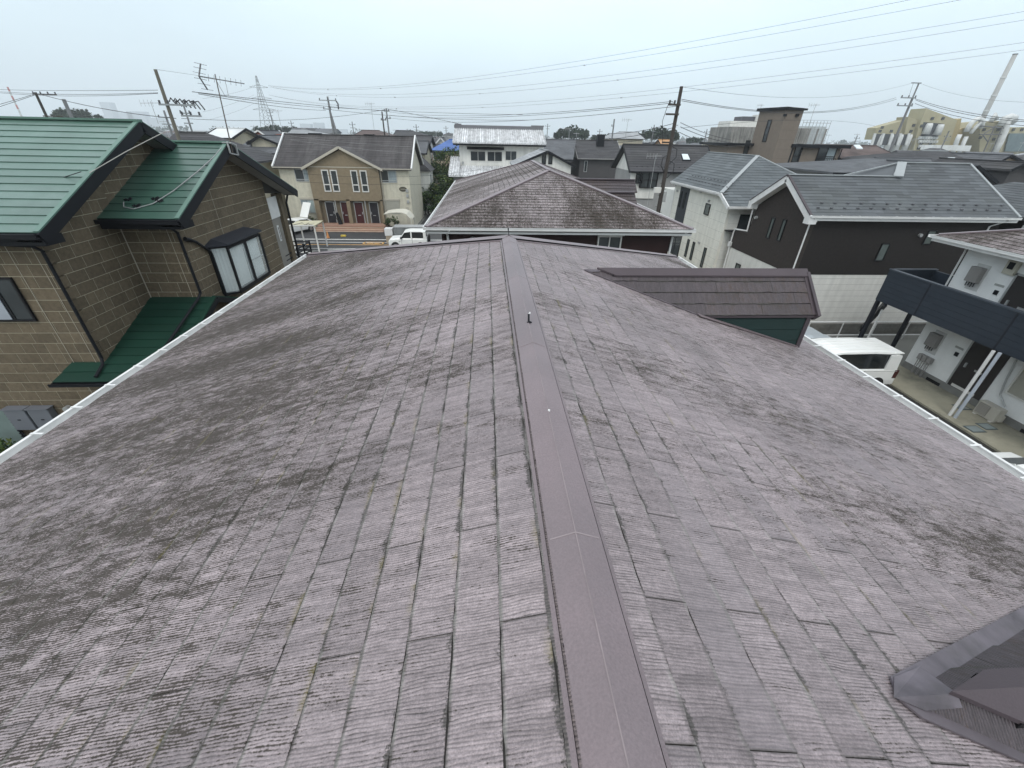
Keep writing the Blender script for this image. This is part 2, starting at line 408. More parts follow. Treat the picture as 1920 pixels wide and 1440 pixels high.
alu_white = mat('white_window_frame', (.62, .61, .58), .5, .06, 3)
alu_dark = mat('black_window_frame', (.013, .013, .015), .5, .05, 3, spec=.2)
alu_grey = mat('grey_aluminium', (.42, .43, .43), .4, .08, 3, metal=.4)
concrete = mat('concrete', (.30, .29, .25), .9, .18, .9, .3, 30, grime=.35, grime_col=(.10, .10, .085), fine=.06)
asphalt = mat('asphalt', (.062, .063, .065), .9, .22, .35, .3, 25, fine=.12, grime=.2)
paint_w = mat('road_paint_white', (.66, .66, .63), .8, .15, 3, fine=.1, grime=.2, grime_col=(.2, .2, .2))
paint_o = mat('road_paint_orange', (.62, .36, .12), .8, .15, 3, fine=.1, grime=.2)

def window(parent, c, u, n, W, H, fm, gm, bars=(), hb=(), fw=.05, dep=.05, name='window', gm2=None, sill=False):
    """c centre in the wall plane, u to the right, n outward; frame as part, panes as sub-parts"""
    c, u, n = Vector(c), Vector(u).normalized(), Vector(n).normalized(); k = Vector((0, 0, 1)); f = MB()
    def B(u0, u1, z0, z1, d0, d1, mb):
        vs = [c + u * a + k * z_ + n * d for d in (d0, d1) for z_ in (z0, z1) for a in (u0, u1)]
        mb.add(vs, [(0, 1, 3, 2), (4, 6, 7, 5), (0, 4, 5, 1), (2, 3, 7, 6), (0, 2, 6, 4), (1, 5, 7, 3)])
    B(-W / 2, W / 2, H / 2 - fw, H / 2, 0, dep, f); B(-W / 2, W / 2, -H / 2, -H / 2 + fw, 0, dep, f)
    B(-W / 2, -W / 2 + fw, -H / 2 + fw, H / 2 - fw, 0, dep, f); B(W / 2 - fw, W / 2, -H / 2 + fw, H / 2 - fw, 0, dep, f)
    xs = [-W / 2 + fw] + [b_ * W - W / 2 for b_ in bars] + [W / 2 - fw]
    for b_ in bars: B(b_ * W - W / 2 - fw * .4, b_ * W - W / 2 + fw * .4, -H / 2 + fw, H / 2 - fw, .0, dep * .85, f)
    for b_ in hb: B(-W / 2 + fw, W / 2 - fw, b_ * H - H / 2 - fw * .5, b_ * H - H / 2 + fw * .5, .0, dep * .9, f)
    if sill: B(-W / 2 - .06, W / 2 + .06, -H / 2 - .05, -H / 2, 0, dep + .06, f)
    fr = f.build(name, fm, parent)
    for i in range(len(xs) - 1):
        p = MB(); B(xs[i], xs[i + 1], -H / 2 + fw, H / 2 - fw, 0, dep * (.35 + .12 * (i % 2)), p)
        p.build('pane', (gm2 if gm2 and i % 2 else gm), fr)
    return fr
def wall(parent, pts, th, m, name='wall', local=False):
    """wall slab: outer face polygon pts, thickness vector th pointing inward"""
    return MB().prism(pts, th).build(name, m, parent, local=local)

def roof_slab(parent, pts, th, m, name='roof', drop=.006):
    return MB().prism([Vector(p) + Vector((0, 0, -drop)) for p in pts], (0, 0, -th)).build(name, m, parent)

def cap_run(parent, p, q, dl, dr, hw=.12, rise=.045, seg=1.8, m=None, flange=.035, name='cap_segment', phase=0.0, fl_m=None):
    """two-sided metal ridge or hip cap along p->q; dl/dr = unit vectors down each slope"""
    m = m or metal_mauve; p, q, dl, dr = map(Vector, (p, q, dl, dr)); L_ = (q - p).length; d = (q - p) / L_
    cuts = [0] + [x for x in [phase + seg * k for k in range(40)] if .05 < x < L_ - .05] + [L_]
    up = Vector((0, 0, 1))
    for a, b in zip(cuts[:-1], cuts[1:]):
        mb = MB()
        A = p + d * a; B_ = p + d * (b + (.012 if b < L_ else 0)); lf = .0008 * (cuts.index(a) % 2)
        for s_, dd in ((0, dl), (1, dr)):
            nrm = (up - dd * up.dot(dd)).normalized()
            prof = [(0, rise), (hw, rise * .80), (hw, rise * .2), (hw, .003), (hw + .013, .003), (hw + .013, .017), (hw + .013 + flange, .014), (hw + .013 + flange, -.004)]
            PA = [A + up * 0 + dd * x + nrm * (y + lf) for x, y in prof]; PB = [B_ + dd * x + nrm * (y + lf) for x, y in prof]
            c_ = A + up * (rise + lf + .004), B_ + up * (rise + lf + .004)
            PA[0], PB[0] = c_
            n = len(prof)
            for i in range(n - 1):
                mb.cur = 1 if i in (1, 2, 3, 4) else 0; mb.add([PA[i], PA[i + 1], PB[i + 1], PB[i]], [(0, 1, 2, 3)])
        mb.cur = 0
        for e_ in (A, B_):
            pr_ = [e_ + dl * hw + up * .01, e_ + dl * hw + up * rise * .8, e_ + up * rise, e_ + dr * hw + up * rise * .8, e_ + dr * hw + up * .01]
            mb.add(pr_, [(0, 1, 2, 3, 4)])
        mb.build(name, [m, black_flat], parent)
        if b < L_:   # standing lap at each joint
            k = MB(); s_ = p + d * b
            k.bar(s_ + up * (rise + .004), s_ + dl * hw + up * (rise * .80 + .002) * 1.0 + up * .0, .006, .005)
            k.bar(s_ + up * (rise + .004), s_ + dr * hw + up * (rise * .80 + .002), .006, .005)
            k.build('cap_joint', mat('pale_joint_paint', (.25, .21, .215), .5, .2, 6), parent)  # lap lines a little paler than the cap

def gutter(parent, p, q, out, m=None, w_=.11, h=.09, clip_m=None, clips=.6, name='gutter'):
    """open-top eaves gutter from p to q, out = outward unit vector; p,q at the roof edge"""
    m = m or white_up; p, q, out = Vector(p), Vector(q), Vector(out); up = Vector((0, 0, 1)); mb = MB()
    def B(o0, o1, z0, z1):
        vs = [e_ + out * o + up * z_ for e_ in (p, q) for z_ in (z0, z1) for o in (o0, o1)]
        mb.add(vs, [(0, 1, 3, 2), (4, 6, 7, 5), (0, 4, 5, 1), (2, 3, 7, 6), (0, 2, 6, 4), (1, 5, 7, 3)])
    B(0.0, .012, -h, -.012); B(.012, w_, -h, -h + .012); B(w_, w_ + .014, -h, .0); B(w_ - .012, w_ + .026, .0, .012)
    g = mb.build(name, m, parent)
    if clips:
        L_ = (q - p).length; d = (q - p) / L_; x = clips * .6
        while x < L_:
            a = p + d * x
            if in_view(a, 20):
                c_ = MB().bar(a + up * .015 - out * .01, a + out * (w_ + .02) + up * .02, .025, .006); c_.build('gutter_clip', clip_m or m, parent)
            x += clips
    return g
def pipe(parent, pts, m, r=.035, name='downpipe'): return MB().tube(pts, r, 8).build(name, m, parent, smooth=False)

def drange(a, b, st):
    x = a
    while x < b: yield x; x += st

# ================================================================== the roof in the foreground
H0 = thing('main_house', 'house under the camera with a large weathered mauve slate roof and long metal ridge', 'house', (.3, 3, 0))
XR, ZR, XL, XRT, ZE, YA, YN = .349, 7.86, -5.2, 5.75, 6.2, 7.05, -5.0
YFL = 12.68
cl = Clad(H0, 300)
Lp = [(XL, YN, ZE), (XL, YFL, ZE), (XR, YA, ZR), (XR, YN, ZR)]
Rp = [(XRT, YN, ZE), (XRT, YFL, ZE), (XR, YA, ZR), (XR, YN, ZR)]
Fp = [(XL, YFL, ZE), (XRT, YFL, ZE), (XR, YA, ZR)]
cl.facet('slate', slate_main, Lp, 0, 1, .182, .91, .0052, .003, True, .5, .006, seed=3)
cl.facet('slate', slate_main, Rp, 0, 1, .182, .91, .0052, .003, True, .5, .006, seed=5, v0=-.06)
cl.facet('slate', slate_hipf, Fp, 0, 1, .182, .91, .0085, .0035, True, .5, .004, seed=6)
cl.flush()
deck = mat('roof_felt', (.03, .028, .026), .95, .1)
for P_ in (Lp, Rp, Fp): roof_slab(H0, P_, .10, deck, 'roof_deck', .002)
dlx = Vector((XL - XR, 0, ZE - ZR)).normalized(); drx = Vector((XRT - XR, 0, ZE - ZR)).normalized()
cap_run(H0, (XR, YN, ZR), (XR, YA, ZR), dlx, drx, .107, .040, 1.83, phase=.61 + .03, flange=.018)
MB().bar((XR, YN, ZR + .0445), (XR, YA, ZR + .0445), .004, .003).build('crease_highlight', mat('crease_highlight_paint', (.24, .20, .205), .5, .2, 6), H0)  # lighter bar paints in the highlight along the bent crease
for ex, dd, nm in ((XL, dlx, 0), (XRT, drx, 1)):
    a = Vector((XR, YA, ZR + .0)); b = Vector((ex, YFL, ZE)); hd = (b - a).normalized()
    side = dd - hd * dd.dot(hd); side = -Vector(side).normalized() * -1
    fwd = Vector((0, YFL - YA, ZE - ZR)).normalized(); s2 = (fwd - hd * fwd.dot(hd)).normalized()
    s1 = (Vector((0, -1, 0)) - hd * Vector((0, -1, 0)).dot(hd)).normalized()
    nn = dd.cross(Vector((0, 1, 0))); nn = nn if nn.z > 0 else -nn
    s1 = (s1 - nn * s1.dot(nn)).normalized()
    cap_run(H0, a + Vector((0, 0, .0)), b, s1, s2, .10, .05, 1.83, flange=.03, name='hip_cap_segment')
gutter(H0, (XL - .02, YN, ZE), (XL - .02, YFL, ZE), (-1, 0, 0), clips=.55)
gutter(H0, (XRT + .02, YN, ZE), (XRT + .02, YFL, ZE), (1, 0, 0), clips=.55)
gutter(H0, (XL, YFL + .02, ZE), (XRT, YFL + .02, ZE), (0, 1, 0), clips=0)
m_ = MB(); m_.box((XL + .0, YN, ZE - .26), (XL + .03, YFL, ZE - .03)); m_.box((XRT - .03, YN, ZE - .26), (XRT, YFL, ZE - .03)); m_.build('fascia', white_up, H0)
m_ = MB(); m_.box((XL + .55, YN + .4, 3.1), (XRT - .55, YFL - .6, ZE - .1)); m_.prism([(XL + .55, YN + .4, ZE - .1), (XRT - .55, YN + .4, ZE - .1), (XR, YN + .4, ZR - .2)], (0, 9, 0)); m_.build('upper_wall', maroon, H0)
m_ = MB(); m_.box((XL + .56, YN + .41, 0.0), (XRT - .56, YFL - .61, 3.1)); m_.build('lower_wall', cream_low, H0)
# hook on the ridge and nail at its far end
hk = MB(); hk.bar((.352, 3.37, 7.90), (.352, 3.40, 7.97), .015, .024); hk.bar((.345, 3.36, 7.902), (.372, 3.38, 7.905), .03, .008); hk.build('ridge_hook', black_m, H0)
hk = MB(); hk.tube([(.352, 3.397, 7.965), (.366, 3.41, 7.98)], .007, 6); hk.build('hook_tip', white_up, H0)
hk = MB(); hk.tube([(XR, YA - .02, ZR + .04), (XR - .01, YA, ZR + .16)], .006, 6); hk.tube([(XR - .01, YA, ZR + .12), (XR - .012, YA, ZR + .165)], .011, 6); hk.build('ridge_spike', black_m, H0)
hk = MB(); hk.tube([(XR + .004, 2.01, ZR + .038), (XR + .004, 2.01, ZR + .050)], .007, 8); hk.build('nail_head', white_up, H0)
for k in range(9):
    for s_, dd in ((-1, dlx), (1, drx)):
        yy_ = -.2 + k * .92; c_ = Vector((XR, yy_, ZR)) + dd * .107
        hk = MB(); hk.tube([c_ + Vector((0, 0, .022)), c_ + Vector((dd.x * .012, 0, .022))], .006, 6); hk.build('nail', metal_dark, H0)

# two gabled dormers standing in the right slope
def dormer(yc, label):
    D = thing('dormer', label, 'dormer', (3.4, yc, 7.0)); sl_ = .962; zr = 7.49; xe = 5.15; half = .55
    mz = lambda x: ZR - .3074 * (x - XR)
    xt = XR + (ZR - zr) / .3074; ze = zr - sl_ * half; xs = XR + (ZR - ze) / .3074
    c2 = Clad(D, 300)
    for sg in (-1, 1):
        P_ = [(xs, yc + sg * half, ze), (xe, yc + sg * half, ze), (xe, yc, zr), (xt, yc, zr)]
        c2.facet('dormer_slate', dorm_slate, P_, 0, 1, .195, .91, .009, .003, True, .37, .010, seed=11 + sg, lift=.014)
        roof_slab(D, P_, .035, metal_dark, 'roof_deck', -.006)
        # valley flashing lying on the big roof
        a = Vector((xt - .02, yc, mz(xt - .02))); b = Vector((xs + .02, yc + sg * half, mz(xs + .02))); d_ = (b - a).normalized(); nrm = Vector((.3074, 0, 1)).normalized()
        side = nrm.cross(d_).normalized()
        if side.y * sg < 0: side = -side
        v_ = MB(); wv_ = .10 if sg > 0 else .07
        q_ = [a - d_ * .02, b, b + side * wv_, a + d_ * .05 + side * wv_ * .65]
        v_.prism([x_ + nrm * .017 for x_ in q_], nrm * -.009); v_.build('valley_flashing', valley if sg > 0 else mat('valley_flashing_painted_shade', (.10, .085, .095), .5, .2, 4, spec=.4), D)  # near strip's shade is painted in as a darker metal tone
        # side wall with boards
        yw = yc + sg * (half - .03); zt = ze - .015
        xw = XR + (ZR - zt) / .3074
        W_ = [(5.05, yw, mz(5.05)), (5.05, yw, zt), (xw, yw, zt)]
        wall(D, W_, (0, -sg * .04, 0), dark_green_board, 'side_wall')
        for k in range(3):
            z1 = zt - .04 - k * .19; z0 = z1 - .183
            xa = lambda z_: XR + (ZR - z_) / .3074
            pts = [(5.04, yw + sg * .002, max(z0, mz(5.04))), (5.04, yw + sg * .002, z1), (min(5.03, xa(z1)), yw + sg * .002, z1)]
            if z0 > mz(5.04): pts = [(5.04, yw + sg * .002, z0), (5.04, yw + sg * .002, z1), (xa(z1), yw + sg * .002, z1), (min(5.03, xa(z0)), yw + sg * .002, z0)]
            if z1 > mz(5.04) + .02: MB().prism(pts, (0, sg * .012, 0)).build('siding_board', dark_green_board, D)
        # base flashing
        a = Vector((xw - .1, yw + sg * .012, mz(xw - .1) + .02)); b = Vector((5.05, yw + sg * .012, mz(5.05) + .012))
        MB().prism([a + Vector((0, sg * .0, 0)), b, b + Vector((0, sg * .05, 0)), Vector((a.x, a.y + sg * .14, a.z))], (0, 0, .01)).build('base_flashing', metal_mauve if sg < 0 else valley, D)
        MB().box((5.03, yw - sg * .05, mz(5.08) - .05), (5.10, yw + sg * .03, zt)).build('corner_trim', metal_dark, D)
        t_ = MB(); t_.bar((xe + .012, yc + sg * (half + .02), ze - .03), (xe + .012, yc, zr - .03), .05, .15); t_.build('bargeboard', metal_dark, D)
        t_ = MB(); t_.bar((xe - .02, yc + sg * (half + .0), ze + .012), (xe - .02, yc, zr + .02), .07, .03); t_.build('verge_trim', metal_mauve if 0 else mat('dormer_trim', (.075, .06, .067), .5, .1, 2), D)
        t_ = MB(); t_.box((xs + .05, yc + sg * (half + .012), ze - .03), (xe, yc + sg * (half - .012), ze + .002)); t_.build('drip_edge', metal_dark, D)
    G = [(5.05, yc - half + .03, mz(5.05)), (5.05, yc + half - .03, mz(5.05)), (5.05, yc + half - .03, ze - .015), (5.05, yc, zr - .07), (5.05, yc - half + .03, ze - .015)]
    wall(D, G, (-.04, 0, 0), dark_green_board, 'gable_wall')
    window(D, (5.05, yc, 6.85), (0, 1, 0), (1, 0, 0), .7, .5, alu_dark, glass_dark, (.5,))
    c2.flush()
    capm = mat('dormer_cap_metal', (.078, .063, .070), .55, .1, 1.5, .1, 100, spec=.25, fine=.05)
    for x0_, x1_ in ((xt + .16, 3.55), (3.55, xe + .01)):
        for sg in (-1, 1):
            hw_ = .10; d0 = .30 if x0_ < 2 else 0
            tp_ = [(x0_, yc, zr + .062), (x1_, yc, zr + .062), (x1_, yc + sg * hw_, zr + .05 - hw_ * sl_ * .8), (x0_ + d0, yc + sg * hw_, zr + .05 - hw_ * sl_ * .8)]
            MB().prism(tp_, (0, 0, -.022)).build('cap_segment', capm, D)
            MB().box((x0_ + d0 * .8, yc + sg * .03, zr - .06), (x1_ - .02, yc + sg * .085, zr - .02)).build('cap_batten', black_flat, D)
    # folded metal apron where the ridge runs out onto the big roof
    tm = MB(); nrm = Vector((.3074, 0, 1)).normalized() * .02
    A_ = Vector((xt - .06, yc, mz(xt - .06))) + nrm; 
    tm.add([A_, Vector((xt + .05, yc - .035, mz(xt + .05))) + nrm, Vector((xt + .20, yc - .035, zr + .01)), (xt + .20, yc, zr + .035), Vector((xt + .20, yc + .125, mz(xt + .2))) + nrm * 1.5, Vector((xt + .02, yc + .075, mz(xt + .02))) + nrm],
           [(0, 1, 2, 3), (0, 3, 4, 5)])
    tm.build('ridge_apron', valley, D)
    return D
dormer(6.43, 'farther gabled dormer with dark green side wall, on the right slope of the foreground roof')
dormer(.645, 'gabled roof dormer at the bottom right corner, nearer one, with grey metal valley flashing')

# ================================================================== green-roofed house on the left
G0 = thing('green_roofed_house', 'two-storey house on the left with green metal roofs and brown block siding', 'house', (-12, 14, 0))
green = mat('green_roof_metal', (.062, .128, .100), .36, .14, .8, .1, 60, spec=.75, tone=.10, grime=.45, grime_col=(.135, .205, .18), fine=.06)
green2 = mat('green_roof_metal_dim_reflection', (.036, .088, .066), .38, .16, .8, .1, 60, spec=.6, tone=.10, grime=.35, grime_col=(.085, .15, .125), fine=.06)  # darker green for the smaller roof, partly its reflection put into the colour
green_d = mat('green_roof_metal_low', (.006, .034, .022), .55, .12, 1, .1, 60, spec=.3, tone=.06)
green_t = mat('green_trim', (.09, .17, .135), .4, .06, 2, spec=.5)
block = mat('brown_block_siding', (.125, .099, .066), .85, .20, 11, .5, 70, tone=.16, fine=.26)
mortar = mat('pale_joint', (.40, .37, .28), .9, .08, 3)
soff = mat('soffit_board', (.24, .235, .22), .8, .05, 2)
BR = .295; BL = (.30, .42, .55, .55)
gc = Clad(G0, 300)
def gfacet(nm, m, P_, row, ln, seed, **k):
    gc.facet(nm, m, P_, 0, 1, row, ln, .022, .004, True, .5, 0, seed=seed, **k); roof_slab(G0, P_, .12, black_m, 'roof_deck', .004)
XB = -9.8; SB = .492; yb0, zb0, ybr = 10.0, 7.28, 14.42; zbr = zb0 + SB * (ybr - yb0)
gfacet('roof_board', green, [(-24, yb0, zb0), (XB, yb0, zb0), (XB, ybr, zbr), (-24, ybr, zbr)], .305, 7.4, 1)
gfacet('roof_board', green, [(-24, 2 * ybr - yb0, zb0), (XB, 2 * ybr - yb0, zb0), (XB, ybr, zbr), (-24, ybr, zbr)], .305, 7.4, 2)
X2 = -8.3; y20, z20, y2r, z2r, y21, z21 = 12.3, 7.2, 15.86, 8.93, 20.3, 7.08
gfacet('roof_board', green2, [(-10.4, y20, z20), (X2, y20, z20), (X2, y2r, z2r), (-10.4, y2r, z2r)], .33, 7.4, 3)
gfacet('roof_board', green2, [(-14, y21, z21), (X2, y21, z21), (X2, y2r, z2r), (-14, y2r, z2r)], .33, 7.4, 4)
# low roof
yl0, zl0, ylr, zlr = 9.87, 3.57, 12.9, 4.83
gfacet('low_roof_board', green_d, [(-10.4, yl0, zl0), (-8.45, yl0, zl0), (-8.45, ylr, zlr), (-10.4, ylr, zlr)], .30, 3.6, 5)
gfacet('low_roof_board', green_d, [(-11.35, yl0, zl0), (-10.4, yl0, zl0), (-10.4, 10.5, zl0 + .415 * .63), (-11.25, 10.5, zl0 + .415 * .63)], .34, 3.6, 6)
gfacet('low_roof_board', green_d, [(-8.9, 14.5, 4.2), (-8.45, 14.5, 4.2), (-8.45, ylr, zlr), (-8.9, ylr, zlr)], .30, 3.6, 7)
# trims
def rake(x, a, b, m=green_t, bm=black_m, dp=.26):
    a = Vector((x, *a)); b = Vector((x, *b)); up = Vector((0, 0, 1))
    MB().bar(a + up * .02 - Vector((.05, 0, 0)), b + up * .02 - Vector((.05, 0, 0)), .12, .05, up=(0, 0, 1)).build('verge_trim', m, G0)
    MB().bar(a - up * dp / 2, b - up * dp / 2, .045, dp, up=(0, 0, 1)).build('bargeboard', bm, G0)
rake(XB, (yb0, zb0), (ybr, zbr)); rake(XB, (2 * ybr - yb0, zb0), (ybr, zbr)); rake(X2, (y20, z20), (y2r, z2r)); rake(X2, (y21, z21), (y2r, z2r))
rake(-8.45, (yl0, zl0), (ylr, zlr), green_d, black_m, .16); rake(-8.45, (14.5, 4.2), (ylr, zlr), green_d, black_m, .16)
MB().bar((-24, ybr, zbr + .03), (XB, ybr, zbr + .03), .22, .05).build('ridge_cap', green_t, G0)
MB().bar((-12, y2r, z2r + .03), (X2, y2r, z2r + .03), .20, .05).build('ridge_cap', green_t, G0)
for x0, x1, a, b in ((-10.36, XB - .03, (yb0, zb0), (ybr, zbr)), (-10.36, XB - .03, (2 * ybr - yb0, zb0), (ybr, zbr)), (-8.86, X2 - .03, (y20, z20), (y2r, z2r)), (-8.86, X2 - .03, (y21, z21), (y2r, z2r))):
    MB().prism([(x0, a[0], a[1] - .19), (x1, a[0], a[1] - .19), (x1, b[0], b[1] - .19), (x0, b[0], b[1] - .19)], (0, 0, .03)).build('soffit', soff, G0)
gutter(G0, (-24, yb0 - .01, zb0 - .02), (XB, yb0 - .01, zb0 - .02), (0, -1, 0), black_m, clips=0)
gutter(G0, (-10.9, y20 - .01, z20 - .02), (X2, y20 - .01, z20 - .02), (0, -1, 0), black_m, clips=0)
gutter(G0, (-11.4, yl0 - .01, zl0 - .02), (-8.45, yl0 - .01, zl0 - .02), (0, -1, 0), black_m, .08, .07, clips=0)
MB().box((-11.4, yl0 - .0, zl0 - .14), (-8.45, yl0 + .04, zl0 - .02)).build('fascia', black_m, G0)
MB().box((-24, yb0, zb0 - .28), (XB, yb0 + .5, zb0 - .08)).build('fascia', black_m, G0)
MB().box((-10.4, y20, z20 - .26), (X2, y20 + .55, z20 - .08)).build('fascia', black_m, G0)
# walls
WALLS = [  # (polygon, lower edge, outward)
    ([(-24, 10.5, 0), (-10.4, 10.5, 0), (-10.4, 10.5, 7.1), (-24, 10.5, 7.1)], (0, -1, 0)),
    ([(-10.4, 10.505, 0), (-10.4, 12.9, 0), (-10.4, 12.9, 8.5), (-10.4, 10.505, 7.35)], (1, 0, 0)),
    ([(-10.4, 12.9, 6), (-10.4, 18.3, 6), (-10.4, 18.3, 7.35), (-10.4, ybr, zbr - .17), (-10.4, 12.9, 8.52)], (1, 0, 0)),
    ([(-10.4, 12.9, 0), (-8.9, 12.9, 0), (-8.9, 12.9, 7.2), (-10.4, 12.9, 7.2)], (0, -1, 0)),
    ([(-8.9, 12.905, 0), (-8.9, 18.65, 0), (-8.9, 18.65, 7.6), (-8.9, y2r, z2r - .15), (-8.9, 12.905, 7.33)], (1, 0, 0)),
]
for k, (P_, o_) in enumerate(WALLS):
    wall(G0, P_, -Vector(o_) * .15, mortar)
    gc.facet('siding_block', block, P_, 0, 1, BR, BL, .005, .014, False, None, 0, seed=20 + k, outward=o_, v0=-.02)
gc.flush()
MB().box((-23.8, 10.66, 0), (-10.56, 18.2, 7.2)).box((-11, 13.06, 0), (-9.06, 18.5, 7.0)).build('inner_wall', mortar, G0)
for x, y in ((-10.385, 12.885), ): MB().box((x, y - .02, 0), (x + .02, y, 7.2)).build('corner_joint', mat('pale_sealant', (.40, .37, .30), .7, .05), G0)
for x, y0_, y1_ in ((-10.63, 10.484, 10.487), (-11.2, 10.484, 10.487), (-9.15, 12.884, 12.887)): MB().box((x, y0_ - .002, 0.1), (x + .012, y1_, 7.0)).build('panel_seam', mat('pale_sealant', (.40, .37, .30)), G0)
MB().box((-8.887, 15.05, 4), (-8.884, 15.062, 8.3)).build('panel_seam', MATS['pale_sealant'], G0)
# recess with white panel, corner post and balcony at the far end
conc_g = mat('grey_render', (.22, .21, .19), .85, .1, 2)
m_ = MB(); m_.box((-9.02, 18.66, 0), (-8.93, 19.5, 6.15)); m_.build('recess_panel', conc_g, G0)
m_ = MB(); m_.box((-8.93, 18.70, 6.15), (-8.90, 19.52, 6.95)); m_.build('white_panel', white_up, G0)
m_ = MB(); m_.box((-8.93, 18.98, 5.22), (-8.905, 19.12, 5.85)); m_.build('slot_window', white_up, G0)
m_ = MB(); m_.box((-8.925, 19.03, 5.28), (-8.90, 19.075, 5.79)); m_.build('slot_glass', glass_dark, G0)
m_ = MB(); m_.box((-9.2, 19.75, 0), (-8.9, 20.1, 7.0)); m_.build('corner_post', block, G0)
m_ = MB(); m_.box((-9.02, 19.5, 6.2), (-8.95, 19.75, 7.0)); m_.build('post_head', block, G0)
pipe(G0, [(-8.7, 20.3, 7.0), (-8.8, 20.16, 6.6), (-8.82, 20.16, 2.0)], black_m, .045)
rl = MB()
for z_ in (3.75, 3.95, 4.15, 4.35, 4.55): rl.bar((-8.95, 19.1, z_), (-8.95, 22.0, z_), .04, .05); rl.bar((-8.95, 22.0, z_), (-10.6, 22.0, z_), .04, .05)
rl.build('balcony_rail', black_m, G0)
for y_ in (20.4, 21.2, 22.0): MB().box((-8.98, y_ - .03, 3.6), (-8.92, y_ + .03, 4.62)).build('balcony_post', black_m, G0)
MB().box((-10.6, 18.6, 3.45), (-8.9, 22.1, 3.62)).build('balcony_floor', black_m, G0)
MB().box((-9.6, 19.2, 3.64), (-9.2, 19.75, 3.95)).build('balcony_box', white_up, G0)
# downpipes
pipe(G0, [(-11.25, 10.02, 7.16), (-11.0, 10.1, 7.02), (-10.5, 10.38, 6.92), (-10.36, 10.42, 6.8), (-10.36, 10.42, 4.0), (-10.33, 10.33, 3.85), (-10.3, 9.95, 3.68)], black_m, .04)
pipe(G0, [(-9.5, 12.32, 7.08), (-9.3, 12.5, 7.0), (-8.95, 12.75, 6.92), (-8.84, 12.84, 6.75), (-8.84, 12.84, 4.98), (-8.86, 12.7, 4.86), (-9.0, 10.1, 3.79)], black_m, .04)
pipe(G0, [(-8.83, 13.1, 6.52), (-8.83, 13.45, 6.38), (-8.83, 13.95, 5.98), (-8.83, 14.0, 5.85), (-8.83, 14.0, 3.0)], black_m, .04)
pipe(G0, [(-8.84, 13.05, 6.54), (-8.84, 13.3, 6.44)], black_m, .06, 'pipe_collar')
# sliding window on the front wall
window(G0, (-11.95, 10.485, 5.6), (1, 0, 0), (0, -1, 0), 1.0, 1.12, alu_dark, glass_dark, (.52,), fw=.05, dep=.05, gm2=None)
MB().box((-12.0, 10.44, 5.08), (-12.35, 10.455, 6.1)).build('net_curtain', mat('net_curtain_grey', (.33, .36, .40), .6, .1), G0)
# bay window
bay = MB(); zt, zb = 6.02, 4.56
def bayp(x, y, z): return (x, y, z)
foot = [(-8.9, 14.0), (-8.45, 14.27), (-8.45, 16.45), (-8.9, 16.72)]
for z_, h_ in ((zb - .06, .07), (zt, .07)): bay.prism([(x, y, z_) for x, y in foot], (0, 0, h_))
for (x, y) in foot: bay.box((x - .03, y - .04, zb), (x + .03, y + .04, zt))
bay.box((-8.50, 15.32, zb), (-8.42, 15.42, zt)); bay.box((-8.49, 14.3, zb), (-8.43, 16.42, zb + .07)); bay.box((-8.49, 14.3, zt - .06), (-8.43, 16.42, zt))
bw = bay.build('bay_window', alu_dark, G0)
lid = MB(); f2 = [(-8.9, 13.85), (-8.36, 14.18), (-8.36, 16.54), (-8.9, 16.87)]
lid.add([(x, y, zt + .075) for x, y in f2] + [(x, y, zt + .13) for x, y in f2] + [(-8.9, 14.3, zt + .26), (-8.9, 16.4, zt + .26)],
        [(0, 1, 2, 3), (0, 4, 5, 1), (1, 5, 6, 2), (2, 6, 7, 3), (4, 8, 5), (5, 8, 9, 6), (6, 9, 7)])
lid.build('bay_lid', mat('dark_slate_metal', (.030, .033, .042), .5, .1, 2), bw)
gl = bpy.data.materials.new('clear_window_glass'); gl.use_nodes = True; gb = gl.node_tree.nodes['Principled BSDF']
gb.inputs['Base Color'].default_value = (.75, .82, .82, 1); gb.inputs['Roughness'].default_value = .03; gb.inputs['Transmission Weight'].default_value = .0; gb.inputs['Alpha'].default_value = .22; gb.inputs['Specular IOR Level'].default_value = .8
for P_ in ([(-8.46, 14.31, zb + .07), (-8.46, 15.32, zb + .07), (-8.46, 15.32, zt - .06), (-8.46, 14.31, zt - .06)], [(-8.46, 15.42, zb + .07), (-8.46, 16.41, zb + .07), (-8.46, 16.41, zt - .06), (-8.46, 15.42, zt - .06)],
           [(-8.88, 14.02, zb + .01), (-8.47, 14.25, zb + .01), (-8.47, 14.25, zt), (-8.88, 14.02, zt)]):
    MB().prism(P_, (-.008, 0.002, 0)).build('pane', gl, bw)
cur = MB(); n_ = 70; cm = mat('white_curtain', (.72, .75, .74), .8, .06, 2)
def curtain(p, q, z0, z1, nf, amp, o_):
    p, q = Vector((*p, 0)), Vector((*q, 0)); o_ = Vector(o_); N_ = nf * 8; vs = []; fs = []
    for i in range(N_ + 1):
        t_ = i / N_; a = p + (q - p) * t_ + o_ * (amp * math.sin(t_ * nf * 6.283 + math.sin(t_ * 23)) + amp * .4 * math.sin(t_ * nf * 15))
        vs += [(a.x, a.y, z0), (a.x + o_.x * amp * .4, a.y, z1)]
    for i in range(N_): fs.append((2 * i, 2 * i + 2, 2 * i + 3, 2 * i + 1))
    return MB().add(vs, fs).build('curtain', cm, bw, smooth=True)
curtain((-8.56, 14.33), (-8.56, 15.36), zb + .08, zt, 9, .03, (1, 0, 0)); curtain((-8.56, 15.36), (-8.56, 16.4), zb + .08, zt, 14, .012, (1, 0, 0)); curtain((-8.86, 14.1), (-8.54, 14.32), zb + .02, zt, 4, .012, (.4, -.8, 0))
MB().bar((-8.5, 15.45, 5.28), (-8.5, 16.4, 5.28), .02, .03).build('inner_rail', alu_grey, bw)
